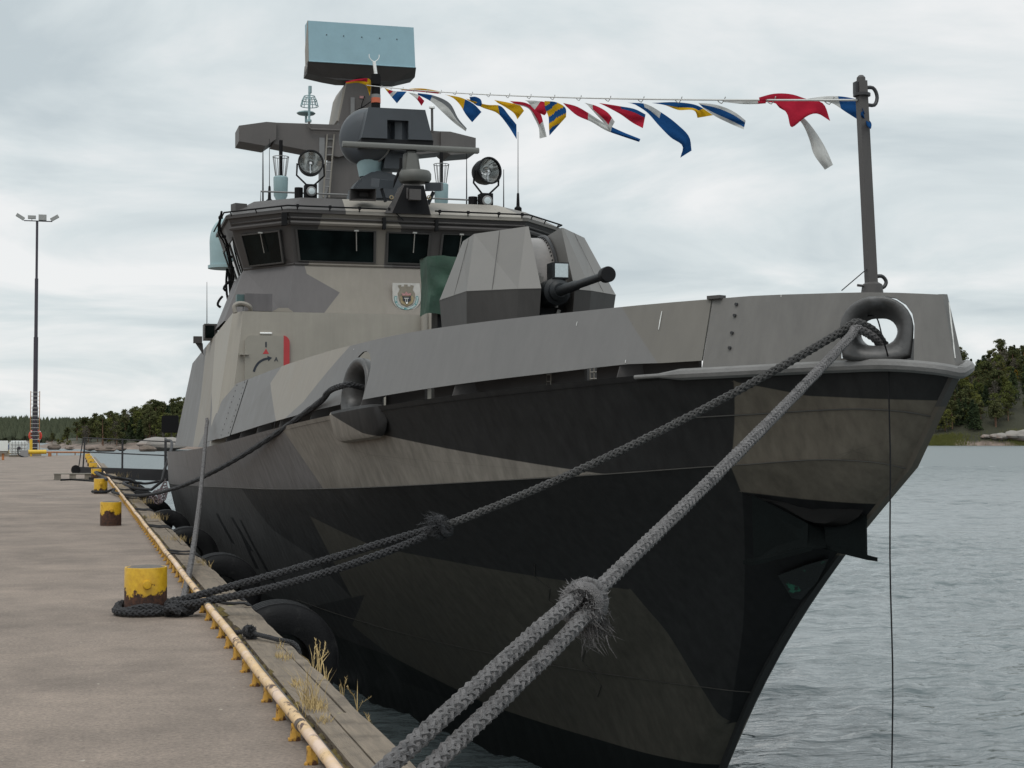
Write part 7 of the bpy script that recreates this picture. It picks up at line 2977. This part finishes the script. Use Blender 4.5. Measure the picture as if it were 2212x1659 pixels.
def make_pine(h, seed):
    rf = random.Random(seed)
    tr, cr = MB(), MB()
    lean = V(rf.uniform(-.06, .06), rf.uniform(-.06, .06), 1) * h
    path = [V(0, 0, -0.4)] + [lean * t + V(0.25 * math.sin(3 * t + seed), 0.2 * math.cos(2.5 * t), 0) * t for t in (0.25, 0.5, 0.75, 0.97)]
    tr.tube(path, [0.30, 0.24, 0.19, 0.13, 0.05], 6)
    k = 0
    z = 0.33
    while z < 1.0:
        base = path[1].lerp(path[-1], (z - 0.25) / 0.72) if z > 0.25 else path[1]
        L_ = h * (0.25 * (1.02 - z) + 0.075) * rf.uniform(0.7, 1.25)
        a = rf.uniform(0, 6.28)
        tip = base + V(math.cos(a), math.sin(a), rf.uniform(0.1, 0.45)) * L_
        tr.tube([base, base.lerp(tip, 0.6) + V(0, 0, -0.1), tip], [0.07, 0.05, 0.02], 4)
        clump(cr, tip, L_ * 0.48 + 0.4, 26, 0.38, rf, 0.6)
        clump(cr, base.lerp(tip, 0.5), L_ * 0.4 + 0.3, 18, 0.38, rf, 0.6)
        z += 0.042
        k += 1
    clump(cr, path[-1], h * 0.075, 26, 0.32, rf, 0.9)
    return tr, cr, 'pine_bark', 'pine_needles'


def make_spruce(h, seed):
    rf = random.Random(seed)
    tr, cr = MB(), MB()
    tr.tube([V(0, 0, -0.4), V(0, 0, h * 0.5), V(0, 0, h)], [0.24, 0.14, 0.02], 6)
    n = 20
    for i in range(n):
        t = i / n
        r = h * 0.19 * (1 - t) ** 0.85 * rf.uniform(0.8, 1.2) + 0.12
        z = h * (0.10 + 0.88 * t)
        for k in range(7):
            a = rf.uniform(0, 6.28)
            for q in (0.35, 0.7, 1.0):
                c = V(math.cos(a) * r * q, math.sin(a) * r * q, z - 0.35 * r * q)
                clump(cr, c, 0.28 + 0.25 * (1 - t), 4, 0.33, rf, 0.5)
    return tr, cr, 'grey_bark', 'spruce_needles'


def make_leafy(h, seed, leaves, dens=1.0, wide=0.27):
    rf = random.Random(seed)
    tr, cr = MB(), MB()
    tr.tube([V(0, 0, -0.4), V(0.1, 0, h * 0.35), V(0.0, 0.1, h * 0.8)], [0.20, 0.14, 0.04], 6)
    for i in range(26):
        t = rf.random()
        z = h * (0.22 + 0.72 * t)
        R = h * wide * math.sin(PI * min(0.97, 0.16 + 0.78 * t)) ** 0.8
        a = rf.uniform(0, 6.28)
        rr = R * rf.uniform(0.25, 1.0)
        c = V(math.cos(a) * rr, math.sin(a) * rr, z)
        tr.tube([V(0, 0, z * 0.75), c], [0.06, 0.02], 4)
        clump(cr, c, h * 0.095 * rf.uniform(0.7, 1.3), int(26 * dens), 0.30, rf, 0.85)
    return tr, cr, 'grey_bark', leaves


PROTO = {}
for key, fn, args in (('pine_a', make_pine, (10.5, 1)), ('pine_b', make_pine, (11.5, 2)), ('pine_c', make_pine, (9.0, 3)), ('spruce_a', make_spruce, (12.5, 4)), ('spruce_b', make_spruce, (10.0, 5)),
                      ('leafy_a', make_leafy, (10.0, 6, 'leaves_green')), ('leafy_b', make_leafy, (8.5, 7, 'leaves_green', 1.2, 0.33)), ('autumn_a', make_leafy, (8.0, 8, 'leaves_autumn', 1.0, 0.3)), ('bare_a', make_leafy, (10.0, 9, 'bare_twigs', 0.45, 0.24))):
    tr, cr, mt, mcn = fn(*args)
    PROTO[key] = (tr.data('trunk', mt, V(0, 0, 0), 60), cr.data('crown', mcn, V(0, 0, 0), None, False))

rtree = random.Random(42)


def tree(name, key, p, scale, label, group):
    e_ = bpy.data.objects.new(name, None)
    col.objects.link(e_)
    e_.location = p
    e_.scale = (scale * rtree.uniform(0.9, 1.15),) * 2 + (scale,)
    e_.rotation_euler = (0, 0, rtree.uniform(0, 6.28))
    tag(e_, label, 'tree', group)
    for nm, me_ in zip(('trunk', 'crown'), PROTO[key]):
        o = bpy.data.objects.new(nm, me_)
        col.objects.link(o)
        o.parent = e_
    return e_


GL, GR = 'pines and firs wooding the headland behind the gangway', 'mixed trees covering the hillside behind the bow'
# headland (left): denser and taller towards the boat
NH = len(GX['headland_terrain'][0][0]) - 1


def u_of(px, lo, hi):
    return (px - lo) / (hi - lo)


def where(key, rel, v, wood, beside):
    """a tree described by kind, size, height on the slope and what it stands beside"""
    kind_ = {'p': 'olive-green pine', 's': 'pointed dark spruce', 'l': 'rounded leafy tree', 'a': 'yellow autumn tree', 'b': 'grey half-bare tree'}[key[0]]
    size = 'small' if rel < 0.87 else 'tall' if rel > 1.13 else 'mid-sized'
    row = 'at the foot' if v < 0.22 else 'low on the slope' if v < 0.48 else 'high on the slope' if v < 0.8 else 'on the skyline'
    return f'{size} {kind_} {row} {wood}, {beside}'


cnt = 0
while cnt < 175:
    px = 178 + 236 * rtree.random() ** 0.9
    v = rtree.uniform(0.10, 1.0)
    if px < 215 and v < 0.3:
        continue
    p = surf('headland_terrain', u_of(px, 80, 560), v)
    key = rtree.choice(['pine_a', 'pine_b', 'pine_c', 'pine_a', 'pine_b', 'spruce_b', 'leafy_b', 'bare_a', 'leafy_a'])
    scl = rtree.uniform(0.72, 1.15)
    lab = where(key, scl / 0.93, v, 'of the headland', ('near the lone pine', 'left of the gangway', 'above the gangway', 'beside the boat')[min(3, int((px - 178) / 59))])
    nm = {'p': 'pine_tree', 's': 'spruce_tree', 'l': 'leafy_tree', 'b': 'bare_tree'}[key[0]]
    tree(nm, key, p + V(0, 0, -0.2), scl * (0.75 + 0.25 * min(1, (px - 170) / 120)), lab, GL + ', ' + nm.replace('_', ' ') + 's')
    cnt += 1
p = surf('headland_terrain', u_of(146, 80, 560), 0.5)
tree('pine_tree', 'pine_c', p, 0.72, 'lone wind-shaped pine standing on the bare rock point', None)
p = surf('headland_terrain', u_of(166, 80, 560), 0.55)
tree('pine_tree', 'pine_a', p, 0.75, 'pine at the tip of the headland wood beside the lone pine', None)
p = surf('headland_terrain', u_of(112, 80, 560), 0.55)
tree('pine_tree', 'pine_c', p, 0.50, 'small low pine right of the lifebuoy', None)
for (px, v_, s_) in ((127, 0.32, 0.52), (138, 0.35, 0.58), (149, 0.33, 0.5)):
    p = surf('headland_terrain', u_of(px, 80, 560), v_)
    tree('leafy_bush', 'leafy_b', p + V(0, 0, -0.9), s_ * 0.8, 'round green bush on the rock point below the lone pine', 'bushes on the rock point')
# hillside (right)
cnt = 0
while cnt < 250:
    px = rtree.uniform(1962, 2240)
    v = rtree.random() ** 0.85
    if v < 0.05 or (px > 2185 and v < 0.14):
        continue
    if 0.80 < v < 0.9 and 2120 < px < 2170:
        continue
    p = surf('hillside_terrain', u_of(px, 1850, 2450), v)
    key = rtree.choice(['pine_a', 'pine_b', 'spruce_a', 'spruce_b', 'leafy_a', 'leafy_b', 'leafy_a', 'leafy_b', 'autumn_a', 'bare_a', 'pine_a'])
    if v > 0.85:
        key = rtree.choice(['pine_a', 'pine_b', 'spruce_b'])
    scl = rtree.uniform(0.85, 1.5)
    lab = where(key, scl / 1.17, v, 'of the hillside', ('behind the bow', 'close beside the bow', 'midway to the edge', 'by the picture edge')[min(3, max(0, int((px - 2010) / 55)))])
    nm = {'p': 'pine_tree', 's': 'spruce_tree', 'l': 'leafy_tree', 'a': 'autumn_tree', 'b': 'bare_tree'}[key[0]]
    tree(nm, key, p + V(0, 0, -0.3), scl, lab, GR + ', ' + nm.replace('_', ' ') + 's')
    cnt += 1
# reeds and boulders at the foot of the hillside
m = MB()
rr_ = random.Random(6)
for _ in range(5200):
    px = rr_.choice([rr_.gauss(2030, 30), rr_.gauss(2235, 28)])
    p = surf('hillside_terrain', u_of(px, 1850, 2450), rr_.uniform(0.0, 0.045))
    hgt = rr_.uniform(0.9, 2.6)
    s = V(0.95, -0.3, 0) * rr_.uniform(0.10, 0.2)
    q = p + V(rr_.uniform(-.5, .5), rr_.uniform(-.4, .4), hgt)
    m.add([p - s + V(0, 0, -0.2), p + s + V(0, 0, -0.2), q], [(0, 1, 2)])
tag(m.build('reeds', 'reed_leaf', origin=surf('hillside_terrain', 0.3, 0.02), smooth=None, fix=False), 'yellow-green reed bed along the foot of the wooded hillside', 'reeds', kind='stuff')


def boulder(p, rx, ry, rz_, seed, label, mat='shore_rock', name='boulder'):
    m = MB()
    rows = []
    for i in range(9):
        a = PI * i / 8
        rows.append([p + V(rx * math.sin(a) * math.cos(b), ry * math.sin(a) * math.sin(b), rz_ * math.cos(a)) * (1 + 0.28 * noise.noise(V(math.sin(a) * math.cos(b) * 1.7 + seed, math.sin(a) * math.sin(b) * 1.7, math.cos(a) * 1.7))) for b in [k * PI / 8 for k in range(16)]])
    m.grid(rows, wrap=True)
    return tag(m.build(name, mat, origin=p + V(0, 0, -rz_), smooth=30), label, 'boulder', 'boulders along the far shore')


p = at(352, 964, Z=-1.0)
boulder(V(p.x, p.y, -0.4), 7.5, 4.0, 2.3, 5, 'large pale boulder on the far shore behind the gangway rail', 'boulder_rock')
rb_ = random.Random(12)
for bi_, (px, py) in enumerate(((318, 969), (262, 968), (228, 969), (196, 968), (150, 967), (118, 966))):
    p = at(px, py, Z=-1.6)
    boulder(V(p.x, p.y, -1.7), rb_.uniform(1.5, 4), rb_.uniform(1, 2.5), rb_.uniform(0.6, 1.3), rb_.uniform(0, 9), ORD[bi_] + ' low brown boulder at the headland waterline, counted from the boat')
for (px, py, s_, w_o2) in ((2150, 958, 4, 'third largest'), (2165, 956, 5, 'middle'), (2195, 948, 7, 'second largest'), (2212, 940, 8, 'largest'), (2130, 960, 3, 'smallest')):
    p = surf('hillside_terrain', u_of(px, 1850, 2450), 0.03)
    boulder(p + V(0, 0, 0.3), s_, s_ * 0.7, s_ * 0.38, rb_.uniform(0, 9), w_o2 + ' smooth grey boulder at the foot of the hillside', 'boulder_rock')
# far ridge: forest reading as one mass
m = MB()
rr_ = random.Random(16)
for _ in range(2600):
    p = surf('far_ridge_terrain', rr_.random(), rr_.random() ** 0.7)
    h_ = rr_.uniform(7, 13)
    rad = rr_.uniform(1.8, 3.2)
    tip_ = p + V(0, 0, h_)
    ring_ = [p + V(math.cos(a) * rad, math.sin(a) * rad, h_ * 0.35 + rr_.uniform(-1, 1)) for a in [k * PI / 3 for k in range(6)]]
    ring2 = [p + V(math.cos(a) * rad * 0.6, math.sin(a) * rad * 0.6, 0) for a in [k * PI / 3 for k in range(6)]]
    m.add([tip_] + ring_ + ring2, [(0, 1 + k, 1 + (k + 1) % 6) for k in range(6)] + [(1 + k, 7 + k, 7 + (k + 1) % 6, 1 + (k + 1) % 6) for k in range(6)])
tag(m.build('far_forest', 'hazed_needles', origin=surf('far_ridge_terrain', 0.5, 0.1), smooth=None, fix=False), 'distant dark forest on the low ridge beyond the quay', 'forest', kind='stuff')
